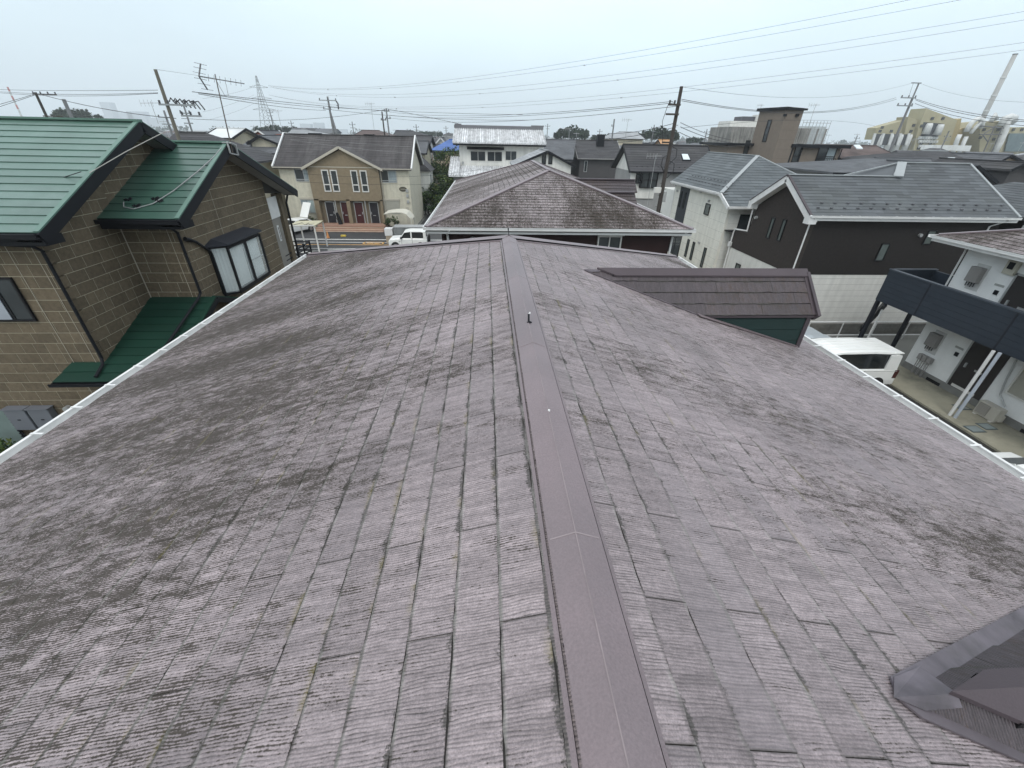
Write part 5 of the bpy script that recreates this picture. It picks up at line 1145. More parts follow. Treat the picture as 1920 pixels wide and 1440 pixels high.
for o_, px_, py_, Y_ in ((TS3, 1786, 306, 54), (TS1, 1608, 281, 64)):
    c_ = atY(px_, py_, Y_); MB().prism([(c_.x - .45, Y_ - .3, c_.z + .1), (c_.x + .45, Y_ - .3, c_.z + .1), (c_.x + .45, Y_ + .5, c_.z + .5), (c_.x - .45, Y_ + .5, c_.z + .5)], (0, 0, .1)).build('skylight', mat('pale_skylight', (.62, .68, .70)), o_)
# T: brown tower building
TT = thing('tower_building', 'brown three-storey building with a tall stair tower and dark flat roofs', 'building', (50, 75, 0))
tw = mat('taupe_cladding', (.185, .155, .128), .85, .06, 2, .2, 20, streak=.06)
YT = 62
def TP(px, py, Y=YT): return atY(px, py, Y)
tl, tm_, tr = TP(1437, 215), TP(1466, 215), TP(1504, 215)
zt = TP(1466, 206).z; 
tx0, tx1 = TP(1478, 260).x - 2.6, TP(1478, 260).x + 1.5
tx0 = TP(1465, 240).x; tx1 = TP(1497, 240).x; tw_ = tx1 - tx0
MB().add([(tx0, YT, 0), (tx1, YT, 0), (tx1, YT + 4, 0), (tx0 - 1.0, YT + 4.4, 0), (tx0, YT, zt), (tx1, YT, zt), (tx1, YT + 4, zt), (tx0 - 1.0, YT + 4.4, zt)], [(0, 1, 5, 4), (1, 2, 6, 5), (2, 3, 7, 6), (3, 0, 4, 7), (4, 5, 6, 7)]).build('stair_tower', tw, TT)
MB().add([(tx0 - .15, YT - .3, zt), (tx1 + .3, YT - .3, zt), (tx1 + .3, YT + 4.3, zt), (tx0 - 1.4, YT + 4.6, zt), (tx0 - .15, YT - .3, zt + .35), (tx1 + .3, YT - .3, zt + .2), (tx1 + .3, YT + 4.3, zt + .2), (tx0 - 1.4, YT + 4.6, zt + .35)], [(0, 1, 5, 4), (1, 2, 6, 5), (2, 3, 7, 6), (3, 0, 4, 7), (4, 5, 6, 7), (3, 2, 1, 0)]).build('tower_roof', black_m, TT)
for px in (1471, 1494):
    v_ = TP(px, 216); MB().box((v_.x - .2, YT - .2, v_.z - .15), (v_.x + .2, YT, v_.z + .15)).build('tower_vent', black_m, TT)
# window strip on the slanted side of the tower
p_ = Vector((tx0 - .5, YT + 2.2, zt - 2.3)); window(TT, p_, Vector((1.0, -4.4, 0)), Vector((-4.4, -1.0, 0)), .7, 2.6, alu_dark, glass_dark, (), (.33, .66), fw=.08, dep=.06)
# wings
zr_ = TP(1592, 273).z; xr2 = TP(1586, 273, YT + .5).x; xl2 = TP(1362, 266, YT + 4.4).x
MB().box((tx1, YT + .5, 0), (xr2 - .5, YT + 10, zr_ - .35)).build('right_wing_wall', tw, TT); MB().box((tx1 - .2, YT - .2, zr_ - .35), (xr2 + .3, YT + 10.5, zr_ + .05)).build('right_wing_roof', black_m, TT)
MB().box((xl2 + .5, YT + 4.4, 0), (tx0 - .6, YT + 12, zr_ - .35)).build('left_wing_wall', tw, TT); MB().box((xl2 - .2, YT + 3.8, zr_ - .3), (tx0 - .9, YT + 12.5, zr_ + .0)).build('left_wing_roof', black_m, TT)
for px, py, w_, h_ in ((1478, 288, .9, 2.2), (1494, 287, .9, 2.2)): v_ = TP(px, py, YT + .5); window(TT, (v_.x, YT + .5, v_.z), (1, 0, 0), (0, -1, 0), w_, h_, alu_dark, glass_dark, (), (.33, .66), fw=.1, dep=.08)
v_ = TP(1548, 292, YT + .5); window(TT, (v_.x, YT + .5, v_.z + .1), (1, 0, 0), (0, -1, 0), 2.6, 2.2, alu_dark, glass_dark, (.5,), (.4,), fw=.12, dep=.1, gm2=glass_cur)
rb = MB(); 
for k in range(11): MB().box((v_.x - 1.35 + k * .27, YT + .18, v_.z - 1.3), (v_.x - 1.31 + k * .27, YT + .22, v_.z - .35)).build('window_rail_bar', black_m, TT)
MB().box((v_.x - 1.4, YT + .16, v_.z - .35), (v_.x + 1.4, YT + .24, v_.z - .28)).build('window_rail', black_m, TT)
for px in (1400, 1424): v2_ = TP(px, 281 if px > 1410 else 276, YT + 4.4); window(TT, (v2_.x, YT + 4.4, v2_.z), (1, 0, 0), (0, -1, 0), .7, 1.7, alu_dark, glass_dark, fw=.08, dep=.06)
for px in (1511, 1586): v_ = TP(px, 275, YT + .4); pipe(TT, [(v_.x - .4, YT + .4, zr_ - .4), (v_.x - .4, YT + .4, 1)], black_m, .07)
for k in range(8): MB().box((tx0, YT - .006, zt - 1.1 - k * 1.1), (tx1, YT - .001, zt - 1.08 - k * 1.1)).build('panel_line', mat('taupe_joint', (.12, .10, .085), .9), TT)
# concrete block with rooftop tank, scaffolded white building behind
TU = thing('apartment_block', 'stained concrete apartment block with white rooftop parts behind the brown tower', 'building', (80, 150, 0))
a_, b_ = atY(1368, 262, 150), atY(1518, 240, 150); zt_ = atY(1400, 238, 150).z; cstain = mat('stained_concrete', (.27, .26, .24), .9, .3, .35, .2, 5, streak=.6)
MB().box((a_.x, 150, 0), (b_.x, 165, zt_)).build('wall', cstain, TU)
for k in range(12): MB().box((a_.x + 1 + k * 2.7, 149.8, 3), (a_.x + 1.5 + k * 2.7, 150, zt_)).build('pilaster', cstain, TU)
c1 = atY(1375, 232, 150); MB().box((c1.x, 152, zt_), (atY(1430, 232, 150).x, 160, zt_ + 1.6)).build('roof_parapet', WALLC['wh'], TU); MB().box((c1.x + 4, 153, zt_ + 1.6), (c1.x + 11, 158, zt_ + 2.9)).build('roof_equipment', mat('dark_equipment', (.08, .08, .09), .7), TU)
MB().box((atY(1425, 225, 150).x, 152, zt_ + 1.6), (atY(1434, 225, 150).x, 155, zt_ + 3.4)).build('roof_hut', WALLC['wh'], TU)
TV = thing('scaffolded_building', 'white building wrapped in scaffolding and netting behind the brown tower', 'building', (100, 160, 0))
a_, b_ = atY(1500, 262, 160), atY(1556, 232, 160); zt_ = atY(1530, 229, 160).z; net = mat('scaffold_net', (.50, .53, .54), .9, .15, .5)
MB().box((a_.x, 161, 0), (b_.x, 172, zt_ - 1.2)).build('wall', net, TV)
for k in range(9):
    x_ = a_.x - .5 + (b_.x - a_.x + 1) * k / 8; MB().tube([(x_, 160.4, 0), (x_, 160.4, zt_ + .4)], .09, 5).build('scaffold_upright', alu_grey, TV)
for k in range(8): MB().tube([(a_.x - .5, 160.35, zt_ - .2 - k * 1.7), (b_.x + .5, 160.35, zt_ - .2 - k * 1.7)], .08, 5).build('scaffold_ledger', alu_grey, TV)

# factory at the right
FY = 240
FA = thing('factory', 'cream factory with sloping roofs, silo openings, white ducts and rooftop pipes at upper right', 'factory', (220, FY, 0))
fc = mat('factory_cream', (.38, .345, .225), .85, .07, .2, streak=.12); fw_ = mat('factory_white', (.60, .61, .60), .6, .08, .5, grime=.2); fdk = mat('factory_dark', (.06, .065, .07), .8, .1)
def FP(px, py, Y=FY): return atY(px, py, Y)
def fblock(pts, Y, depth, m, name): return MB().prism([tuple(FP(px, py, Y)) for px, py in pts], (0, depth, 0)).build(name, m, FA)
fblock([(1637, 262), (1643, 240), (1700, 224), (1703, 222), (1712, 262)], FY + 4, 6, fc, 'low_block')
fblock([(1692, 268), (1703, 219), (1728, 226), (1724, 268)], FY + 2, 7, fc, 'middle_block')
fblock([(1712, 282), (1722, 240), (1737, 203), (1795, 225), (1790, 240), (1776, 285)], FY, 9, fc, 'main_block')
fblock([(1795, 225), (1803, 222), (1800, 240), (1785, 272), (1779, 272)], FY + .5, 22, mat('factory_ochre', (.36, .29, .15), .85, .08), 'side_block')
fblock([(1732, 229), (1770, 232), (1764, 248), (1757, 257), (1727, 256)], FY - .15, .3, fdk, 'silo_opening')
fblock([(1729, 249), (1763, 249), (1757, 258), (1726, 257)], FY - .25, .2, fdk, 'lower_opening')
for px, py in ((1741, 231), (1762, 233)):
    c_ = FP(px, py + 7, FY - 1.2); MB().tube([c_ + Vector((0, 0, -3.2)), c_ + Vector((0, 0, .8)), c_ + Vector((0, 0, 1.6))], 1.75, 14, 1.2).build('silo', fw_, FA, smooth=True)
fblock([(1644, 251), (1712, 252), (1706, 272), (1636, 272)], FY + 1.2, .5, fdk, 'ground_openings')
for k_ in range(5): fblock([(1640 + k_ * 16, 250), (1644 + k_ * 16, 250), (1637 + k_ * 16, 272), (1633 + k_ * 16, 272)], FY + .3, .6, fw_, 'white_pier')
for k, (px, py) in enumerate(((1650, 258), (1670, 258), (1688, 258), (1705, 258))):
    c_ = FP(px, py, FY + 2); MB().tube([c_ + Vector((0, 0, -8)), c_ + Vector((0, 0, .5)), c_ + Vector((0, 0, 1.4))], 1.45, 14, 1.0).build('silo', fw_, FA, smooth=True)
for px, py in ((1650, 246), (1654, 239), (1671, 246), (1708, 246), (1713, 235), (1728, 236), (1748, 222), (1768, 222), (1727, 269), (1744, 269), (1722, 278)):
    c_ = FP(px, py, FY - .1 if px > 1715 else FY + 1.9); MB().box((c_.x - .7, c_.y - .3, c_.z - .6), (c_.x + .7, c_.y + .1, c_.z + .6)).build('window', fdk, FA)
for py in (258, 265, 274): 
    a_, b_ = FP(1722, py, FY - .6), FP(1758, py + 1, FY - .6); MB().box((a_.x, a_.y - .3, a_.z - .5), (b_.x, a_.y + .2, a_.z + .6)).build('white_balcony', fw_, FA)
    for k in range(7): MB().box((a_.x + (b_.x - a_.x) * k / 7, a_.y - .45, a_.z - .9), (a_.x + (b_.x - a_.x) * k / 7 + .5, a_.y - .3, a_.z + .4)).build('balcony_panel', alu_grey, FA)
fblock([(1750, 281), (1756, 272), (1822, 273), (1818, 284)], FY - 60, 6, fw_, 'white_low_roof'); fblock([(1820, 288), (1830, 288), (1868, 291), (1868, 294), (1830, 293)], FY - 70, 6, fw_, 'white_low_roof')
fblock([(1836, 288), (1838, 240), (1850, 229), (1884, 226), (1874, 270), (1862, 288)], FY - 6, 16, fc, 'pipe_tower'); fblock([(1876, 240), (1930, 238), (1930, 292), (1862, 292)], FY - 2, 16, fc, 'right_block')
fblock([(1893, 250), (1930, 250), (1930, 284), (1884, 284)], FY - 3, .5, mat('blue_grey_glass', (.12, .16, .17), .3, .2, .3), 'glazed_front')
fblock([(1790, 247), (1805, 240), (1830, 243), (1836, 288), (1780, 286)], FY + 3, 10, mat('factory_ochre', (.36, .29, .15)), 'low_ochre_block')
for pts, r_ in (([(1812, 247), (1818, 235), (1826, 226), (1836, 222), (1842, 226), (1840, 240)], 1.1), ([(1820, 250), (1830, 238), (1838, 230), (1846, 228)], .8), ([(1858, 228), (1866, 215), (1868, 224)], 1.0), ([(1862, 290), (1874, 268), (1884, 245), (1888, 228), (1896, 222), (1902, 228)], 1.5), ([(1876, 236), (1884, 222), (1894, 219), (1903, 222)], 1.5), ([(1785, 290), (1795, 262), (1800, 252)], 1.0), ([(1797, 290), (1812, 256)], .9)):
    MB().tube([FP(px, py, FY - 9) for px, py in pts], r_, 10).build('white_duct', fw_, FA, smooth=True)
for pts in ([(1838, 236), (1882, 240)], [(1836, 252), (1878, 252)], [(1846, 250), (1868, 236)], [(1880, 236), (1858, 290)], [(1866, 236), (1842, 290)], [(1842, 252), (1852, 266)], [(1780, 245), (1762, 285)]):
    MB().tube([FP(px, py, FY - 10) for px, py in pts], .28, 5).build('steel_strut', mat('strut_grey', (.13, .13, .13), .7), FA)
for px, py in ((1845, 243), (1872, 243), (1838, 258), (1863, 261), (1900, 243), (1916, 243)): c_ = FP(px, py, FY - 6.2 if px < 1880 else FY - 2.2); MB().box((c_.x - .7, c_.y - .3, c_.z - .6), (c_.x + .7, c_.y + .1, c_.z + .6)).build('window', fdk, FA)
CH = thing('chimney', 'tall pale banded factory chimney leaning in the upper right corner', 'chimney', tuple(atY(1845, 217, 300).xy) + (0,))
cb_, ct_ = atY(1845, 217, 300), atY(1904, 101, 300); cx_, cy_ = (cb_.x + ct_.x) / 2, 300
chm = mat('chimney_concrete', (.40, .40, .385), .8, .06, .1, streak=.1)
MB().tube([(cx_, cy_, 0), (cx_, cy_, ct_.z)], 1.6, 16, 1.15).build('shaft', chm, CH, smooth=True)
for f_ in (.34, .50, .64, .80): MB().tube([(cx_, cy_, ct_.z * f_ - .35), (cx_, cy_, ct_.z * f_ + .35)], 1.8 - .4 * f_, 16).build('platform', fw_, CH)
MB().tube([(cx_, cy_, ct_.z - .4), (cx_, cy_, ct_.z + .05)], 1.25, 16).build('rim', fdk, CH)

# far suburb: small hazy houses out to the horizon
rs = random.Random(11); walls = [WALLC[k] for k in ('wh', 'cr', 'gy', 'be', 'cr', 'wh')]; roofs = [ROOFC[k] for k in ('dk', 'gr', 'br', 'lg', 'dk', 'gr')]
occ = []
def far_house(x, y, wx, wy, ze, zr, hip, wm, rm, rz):
    T_ = thing('far_house', 'small two-storey house far off in the hazy suburb below the horizon', 'house', (x, y, 0), rz, 'far houses out to the horizon')
    MB().box((-wx / 2, -wy / 2, 0), (wx / 2, wy / 2, ze)).build('wall', wm, T_, local=True)
    o_ = .5; X, Y = wx / 2 + o_, wy / 2 + o_; h_ = Y if hip else 0
    r_ = MB(); r_.add([(-X, -Y, ze - .1), (X, -Y, ze - .1), (X, Y, ze - .1), (-X, Y, ze - .1), (-X + h_, 0, zr), (X - h_, 0, zr)], [(0, 1, 5, 4), (1, 2, 5), (2, 3, 4, 5), (3, 0, 4), (3, 2, 1, 0)]); r_.build('roof', rm, T_, local=True)
    for k in range(rs.choice((2, 3))):
        xx = -wx / 2 + wx * (k + .6) / 3.2
        MB().box((xx - .7, -wy / 2 - .06, ze - 2.0), (xx + .7, -wy / 2, ze - .9)).build('window', glass_dark, T_, local=True)
for ring, (y0, y1, n) in enumerate(((92, 130, 40), (130, 190, 60), (190, 300, 80), (300, 520, 70), (520, 900, 40))):
    tries = 0; c = 0
    while c < n and tries < 4000:
        tries += 1; y = rs.uniform(y0, y1); x = rs.uniform(-1.35 * y, 1.5 * y)
        wx, wy = rs.uniform(8, 13), rs.uniform(6.5, 9)
        if any(abs(x - a) < (wx + b) / 2 + 1.5 and abs(y - c_) < 11 for a, c_, b in occ): continue
        if 60 < x < 130 and 140 < y < 180: continue
        if y > 165 and x > .62 * y: continue
        if abs(x - 40) < 32 and y < 100: continue
        s_ = proj((x, y, 6))
        if s_ is None or not (-80 < s_[0] < 2000): continue
        occ.append((x, y, wx)); c += 1
        ze = rs.choice((5.8, 6.0, 6.2, 3.4, 6.4) if ring else (5.6, 5.8, 6.0)); zr = ze + rs.uniform(1.3, 2.0)
        if rs.random() < .07 and ring > 1: ze += 3; zr += 3
        far_house(x, y, wx, wy, ze, zr, rs.random() < .6, rs.choice(walls), rs.choice(roofs), rs.choice((0, 0, 0, math.pi / 2, .25, -.2)))
# thin rooftop aerials scattered over the far roofs
ra = random.Random(77)
for k in range(34):
    a_ = occ[ra.randrange(0, 130)]; zt2 = 8.0 + ra.uniform(2.2, 3.6); kx = max(1, a_[1] / 90)
    T_ = thing('roof_aerial', 'thin television aerial on one of the far hazy roofs', 'aerial', (a_[0], a_[1], 7), 0, 'thin aerials on the far roofs')
    MB().tube([(a_[0], a_[1], 7), (a_[0], a_[1], zt2)], .03 * kx, 4).build('mast', alu_grey, T_); MB().tube([(a_[0] - .8, a_[1], zt2 - .2), (a_[0] + .7, a_[1], zt2 - .15)], .03 * kx, 4).build('boom', alu_grey, T_)
# skyline
sky_m = mat('far_tower_haze_tint', (.36, .40, .44), .9, .05)  # haze partly put into the colour: pale blue-grey keeps the towers faint
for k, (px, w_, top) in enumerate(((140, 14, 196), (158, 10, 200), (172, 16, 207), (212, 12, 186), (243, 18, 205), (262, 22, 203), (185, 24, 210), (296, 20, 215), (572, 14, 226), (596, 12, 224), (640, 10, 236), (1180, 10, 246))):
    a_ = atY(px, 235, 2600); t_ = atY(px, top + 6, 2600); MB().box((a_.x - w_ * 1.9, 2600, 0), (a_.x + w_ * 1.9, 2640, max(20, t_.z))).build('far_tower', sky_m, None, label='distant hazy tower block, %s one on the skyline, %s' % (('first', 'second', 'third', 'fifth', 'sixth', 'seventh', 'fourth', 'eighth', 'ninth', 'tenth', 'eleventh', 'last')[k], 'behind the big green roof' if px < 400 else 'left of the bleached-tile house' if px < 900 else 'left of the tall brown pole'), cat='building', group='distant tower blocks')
# wooded strips on the horizon
leaf_f = mat('far_tree_green', (.035, .055, .03), .9, .25, .4)
def clump(mb, c, r, n, rnd, q=.5):
    for _ in range(n):
        d = Vector((rnd.gauss(0, 1), rnd.gauss(0, 1), rnd.gauss(0, .8))).normalized() * (r * (.55 + .5 * rnd.random()))
        p = Vector(c) + Vector((d.x, d.y, d.z * .8)); a = Vector((rnd.uniform(-1, 1), rnd.uniform(-1, 1), rnd.uniform(-1, 1))).normalized(); b = a.cross(Vector((rnd.random(), rnd.random(), 1))).normalized()
        s_ = q * rnd.uniform(.6, 1.3); mb.add([p - a * s_, p + b * s_ * .7, p + a * s_, p - b * s_ * .7], [(0, 1, 2, 3)])
for i_, (px, py, Y, w_, h_, lb) in enumerate(((140, 218, 300, 22, 9, 'row of dark conifers on the left skyline behind the big green roof'), (1072, 252, 260, 15, 9, 'dark rounded tree on the horizon left of the pagoda-like roof'), (1240, 254, 230, 14, 8, 'dark rounded tree on the horizon just left of the tall pole'), (520, 240, 320, 26, 5, 'flat dark tree mass beside the pylon foot'), (1140, 256, 300, 18, 5, 'low dark tree beside the cream upper storey on the horizon'), (800, 250, 420, 24, 6, 'low hazy tree beyond the blue roof'), (1330, 262, 300, 24, 5, 'low hazy tree between the pole and the concrete block'))):
    c_ = atY(px, py, Y); T_ = thing('tree', lb, 'tree', (c_.x, Y, 0)); mb = MB(); rr = random.Random(i_)
    nb = 9
    for k in range(nb):
        cx_2 = c_.x + (k / (nb - 1) - .5) * w_; hh = h_ * (.55 + .45 * rr.random()) * (1 - abs(k / (nb - 1) - .5) * .7); clump(mb, (cx_2, Y + rr.uniform(-3, 3), c_.z - 2 + hh * .4), max(2.2, hh * .5), 150, rr, .75)
    mb.build('crown', leaf_f, T_); MB().tube([(c_.x, Y, 0), (c_.x, Y, c_.z)], .4, 6, .2).build('trunk', mat('bark', (.07, .055, .04), .9), T_)
for k in range(6):
    c_ = atY(113 + k * 8 + (k > 2) * 14, 219, 280)
    T_ = thing('conifer', 'pointed conifer in the hazy row behind the big green roof ridge', 'tree', (c_.x, 280, 0), 0, 'pointed conifers on the skyline'); mb = MB(); rr = random.Random(k + 50)
    for j in range(7): clump(mb, (c_.x, 280, c_.z - 4 + j * 1.15), 2.3 - j * .3, 60, rr, .55)
    mb.build('crown', leaf_f, T_); MB().tube([(c_.x, 280, 0), (c_.x, 280, c_.z)], .3, 6, .15).build('trunk', MATS['bark'], T_)
mb = MB(); rr = random.Random(5)
for k in range(150):
    y = rr.uniform(1000, 1900); x = rr.uniform(-1.5 * y, 1.6 * y); 
    for j in range(3): clump(mb, (x + rr.uniform(-30, 30), y, rr.uniform(5, 9)), rr.uniform(6, 14), 26, rr, 3.2)
tag(mb.build('far_woodland', leaf_f), 'hazy belt of trees and suburb along the whole horizon', 'woodland', kind='stuff')
# red and white crane mast, far left
cr = thing('crane', 'faint red and white crane jib standing on the far left horizon', 'crane', tuple(atY(38, 210, 500).xy) + (0,))
pts = [atY(14 + 24 * k / 6, 163 + 50 * k / 6, 500) for k in range(7)]
for k in range(6): MB().tube([pts[k], pts[k + 1]], .7, 6).build('mast_section', mat('crane_red', (.45, .16, .14), .6) if k % 2 == 0 else fw_, cr)
MB().tube([pts[-1], Vector((pts[-1].x, 500, 0))], .8, 6).build('mast_base', fw_, cr)

# ------------------------------------------------------------------ pylon, poles, cables
steel = mat('galvanised_steel', (.26, .28, .29), .6, .1)
PY = thing('pylon', 'lattice power pylon on the left horizon with three cross-arms', 'pylon', tuple(atY(500, 235, 400).xy) + (0,))
pt, pb = atY(482, 142, 400), atY(500, 235, 400); pxm = (pt.x + pb.x) / 2; ptz = pt.z
def leg(f_): return 5.2 * (1 - f_) ** 1.15 + .35
for sx in (-1, 1):
    for sy in (-1, 1):
        MB().tube([(pxm + sx * leg(f_), 400 + sy * leg(f_), f_ * ptz) for f_ in (0, .2, .4, .6, .8, 1)], .22, 5, .14).build('leg', steel, PY)
for k in range(9):
    f0, f1 = k / 9, (k + 1) / 9; a_, b_ = leg(f0), leg(f1)
    for y_ in (-1, 1):
        MB().tube([(pxm - a_, 400 + y_ * a_, f0 * ptz), (pxm + b_, 400 + y_ * b_, f1 * ptz)], .10, 4).build('brace', steel, PY); MB().tube([(pxm + a_, 400 + y_ * a_, f0 * ptz), (pxm - b_, 400 + y_ * b_, f1 * ptz)], .10, 4).build('brace', steel, PY)
for f_, w_ in ((.84, 7.0), (.68, 8.0), (.52, 8.6)):
    z_ = f_ * ptz
    for s_ in (-1, 1):
        MB().tube([(pxm, 400, z_ + 1.6), (pxm + s_ * w_, 400, z_)], .13, 4).build('cross_arm', steel, PY); MB().tube([(pxm, 400, z_ - .3), (pxm + s_ * w_, 400, z_)], .13, 4).build('cross_arm', steel, PY)
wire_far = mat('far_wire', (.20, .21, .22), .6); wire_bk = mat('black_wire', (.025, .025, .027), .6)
def span(label, A, M_, B, r, m, group=None, n=28, ext=0.0, r2=None):
    A, B = Vector(A), Vector(B); dv = Vector((B.x - A.x, B.y - A.y, 0)); nrm = Vector((dv.y, -dv.x, 0)).normalized(); L_ = dv.length
    v = ray(*M_); t_ = (A - EYE).dot(nrm) / v.dot(nrm); Mp = EYE + v * t_; u = (Mp - A).dot(dv) / L_ ** 2; u = min(.97, max(.03, u))
    c0 = A.z; k_ = B.z - A.z; q_ = (Mp.z - c0 - k_ * u) / (u * (u - 1)); pts = []
    for i in range(n + 1):
        t2 = (1 + ext) * i / n; pts.append(Vector((A.x + dv.x * t2, A.y + dv.y * t2, c0 + k_ * t2 + q_ * t2 * (t2 - 1))))
    o = MB().tube(pts, r, 4, r2).build('power_line', m); tag(o, label, 'cable', group); return pts
ordn = ('topmost', 'second', 'third', 'fourth', 'fifth', 'lowest')
for k, (a_, M_, b_) in enumerate((((503, 160), (1200, 95), (1705, 0)), ((503, 161), (1200, 106), (1800, 0)), ((506, 163), (1200, 134), (1918, 22)), ((506, 163), (1200, 145), (1918, 38)), ((504, 178), (1200, 172), (1918, 80)), ((504, 178), (1200, 180), (1918, 94)))):
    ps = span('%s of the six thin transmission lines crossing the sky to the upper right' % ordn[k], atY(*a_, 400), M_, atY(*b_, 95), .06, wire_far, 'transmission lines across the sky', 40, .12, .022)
    for t_ in (10, 16, 22, 28):
        if k % 2: 
            o = MB().tube([ps[t_] - Vector((.3, 0, 0)), ps[t_] + Vector((.3, 0, 0))], .22 if t_ < 20 else .12, 6).build('line_marker', wire_far); tag(o, 'tiny spacer ball hanging on the thin transmission lines in the sky', 'line spacer', 'spacers on the transmission lines')
for k, (a_, b_) in enumerate((((478, 162), (380, 185)), ((476, 178), (380, 210)), ((478, 193), (390, 225)))):
    A_, B_ = atY(*a_, 400), atY(*b_, 300); span('faint line running left from the pylon, %s arm' % ('top', 'middle', 'bottom')[k], A_, ((a_[0] + b_[0]) / 2, (a_[1] + b_[1]) / 2 + 3), B_, .06, wire_far, 'lines left of the pylon')

pole_br = mat('brown_pole', (.055, .047, .042), .85, .15, 2, .2, 20); pole_gr = mat('concrete_pole', (.20, .205, .21), .8, .1, 2); insul = mat('insulator', (.06, .06, .065), .4)
def upole(label, top, Y, r=.15, m=None, arms=(), extra=None, trans=0, low=None, group=None):
    t_ = atY(*top, Y); T_ = thing('utility_pole', label, 'utility pole', (t_.x, Y, 0), 0, group)
    x_ = t_.x
    MB().tube([(x_, Y, 0), (x_, Y, t_.z)], r * 1.35, 10, r * .8).build('pole', m or pole_gr, T_)
    for (dz, wl, wr, ins) in arms:
        z_ = t_.z - dz; MB().box((x_ - wl, Y - r - .1, z_ - .06), (x_ + wr, Y - r, z_ + .06)).build('crossarm', steel if m is not pole_br else pole_br, T_)
        for k in range(ins):
            xi = x_ - wl + .1 + (wl + wr - .2) * k / max(1, ins - 1); MB().tube([(xi, Y - r - .05, z_ + .06), (xi, Y - r - .05, z_ + .28)], .07, 6).build('insulator', insul, T_)
    for k in range(trans): MB().tube([(x_ + (.45 if k % 2 else -.45), Y - .25, t_.z - 3.9), (x_ + (.45 if k % 2 else -.45), Y - .25, t_.z - 3.0)], .26, 12).build('transformer', steel, T_)
    return T_, Vector((x_, Y, t_.z))
T1, P1 = upole('tall dark brown utility pole right of centre with dangling looped cables', (1278, 162), 37, .15, pole_br, ((1.15, .85, .1, 3), (1.75, .9, .1, 0), (3.6, .8, .0, 0)))
for k in range(16): MB().bar((P1.x - .12, 37, 3.5 + k * .45), (P1.x + (.3 if k % 2 else -.3), 37, 3.5 + k * .45), .03).build('step_bolt', pole_br, T1)
lp = P1 + Vector((-.7, 0, -3.7)); MB().tube([P1 + Vector((-.8, 0, -1.2)), P1 + Vector((-1.0, 0, -2.2)), P1 + Vector((-.75, 0, -3.3)), lp], .02, 5).build('jumper_cable', wire_bk, T1)
for d_, s_ in ((4.3, 1), (4.9, -1), (5.3, 1)): MB().tube([P1 + Vector((0, 0, -d_ + .5)), P1 + Vector((s_ * .5, -.2, -d_ + .25)), P1 + Vector((s_ * .55, -.2, -d_ - .3)), P1 + Vector((s_ * .15, -.1, -d_ - .8))], .035, 6).build('looped_cable', wire_bk, T1)
MB().box((P1.x - .75, 36.7, P1.z - 7.2), (P1.x - .2, 37, P1.z - 6.8)).build('terminal_box', alu_white, T1); MB().box((P1.x + .1, 36.75, P1.z - 7.9), (P1.x + .35, 37, P1.z - 7.1)).build('terminal_box', alu_grey, T1)
T2, P2 = upole('slim grey concrete utility pole leaning before the factory at upper right', (1711, 184), 66, .17, pole_gr, ((.0, 1.9, .25, 3), (.9, 2.0, .25, 3)))
tp = atY(1728, 156, 66); MB().tube([P2, Vector((P2.x, 66, tp.z))], .09, 8).build('pole_top', pole_gr, T2); MB().box((P2.x - 1.1, 65.9, tp.z - .06), (P2.x + .3, 66, tp.z + .06)).build('crossarm', steel, T2); MB().tube([(P2.x - .8, 66, tp.z), (P2.x - .6, 66, tp.z - 1.7)], .02, 4).build('jumper_cable', wire_bk, T2)
T3, P3 = upole('tall utility pole behind the green roofs with crowded arms, left side', (291, 130), 40, .14, mat('olive_pole', (.14, .13, .105), .85, .1, 2), ((2.2, .5, 2.2, 5), (2.9, -.9, 2.4, 3)))
for k in range(7): MB().tube([P3 + Vector((.3 + k * .3, -.1, -2.0)), P3 + Vector((.5 + k * .33, -.15, -1.75 - .03 * k)), P3 + Vector((.8 + k * .33, -.1, -2.25 - .04 * k))], .045, 6).build('cable_sleeve', wire_bk, T3)
T4, P4 = upole('utility pole with a leaning strut standing above the apartment block ridge', (614, 181), 78, .16, pole_gr, ((.5, 1.3, 1.3, 3), (1.6, .9, .3, 2)))
MB().tube([P4 + Vector((0, 0, -2)), (P4.x + 1.9, 78, 0)], .15, 8).build('strut', pole_gr, T4); MB().tube([P4 + Vector((1.1, 0, -.4)), P4 + Vector((1.4, 0, -.9)), P4 + Vector((1.35, 0, -1.6))], .10, 6).build('cable_sleeve', wire_bk, T4)
T5, P5 = upole('right-hand pole of a close pair right of the apartment ridge', (724, 203), 82, .13, pole_gr, ((.4, .4, .5, 2), (1.4, .2, .6, 2)))
T6, P6 = upole('shorter dark pole of a close pair right of the apartment ridge', (716, 209), 84, .13, pole_br, ((1.2, .3, .6, 2),))
T7, P7 = upole('old dark pole with slanted arms rising over the left end of the big green roof', (66, 173), 66, .17, pole_br, ((.2, .2, 2.6, 4), (2.5, .2, 2.2, 0)))
MB().tube([P7 + Vector((2.2, 1, -.6)), P7 + Vector((2.2, 1, -13))], .2, 8).build('second_pole', pole_gr, T7)
T8, P8_ = upole('slim pole with small cross pieces right of the tall left pole', (344, 197), 60, .11, pole_gr, ((.8, .6, .6, 2), (1.8, .5, .5, 0)))
T9, P9 = upole('plain slim pole on the horizon left of the cream upper storey', (1152, 223), 95, .16, pole_gr, ((1.2, .5, .1, 1),))
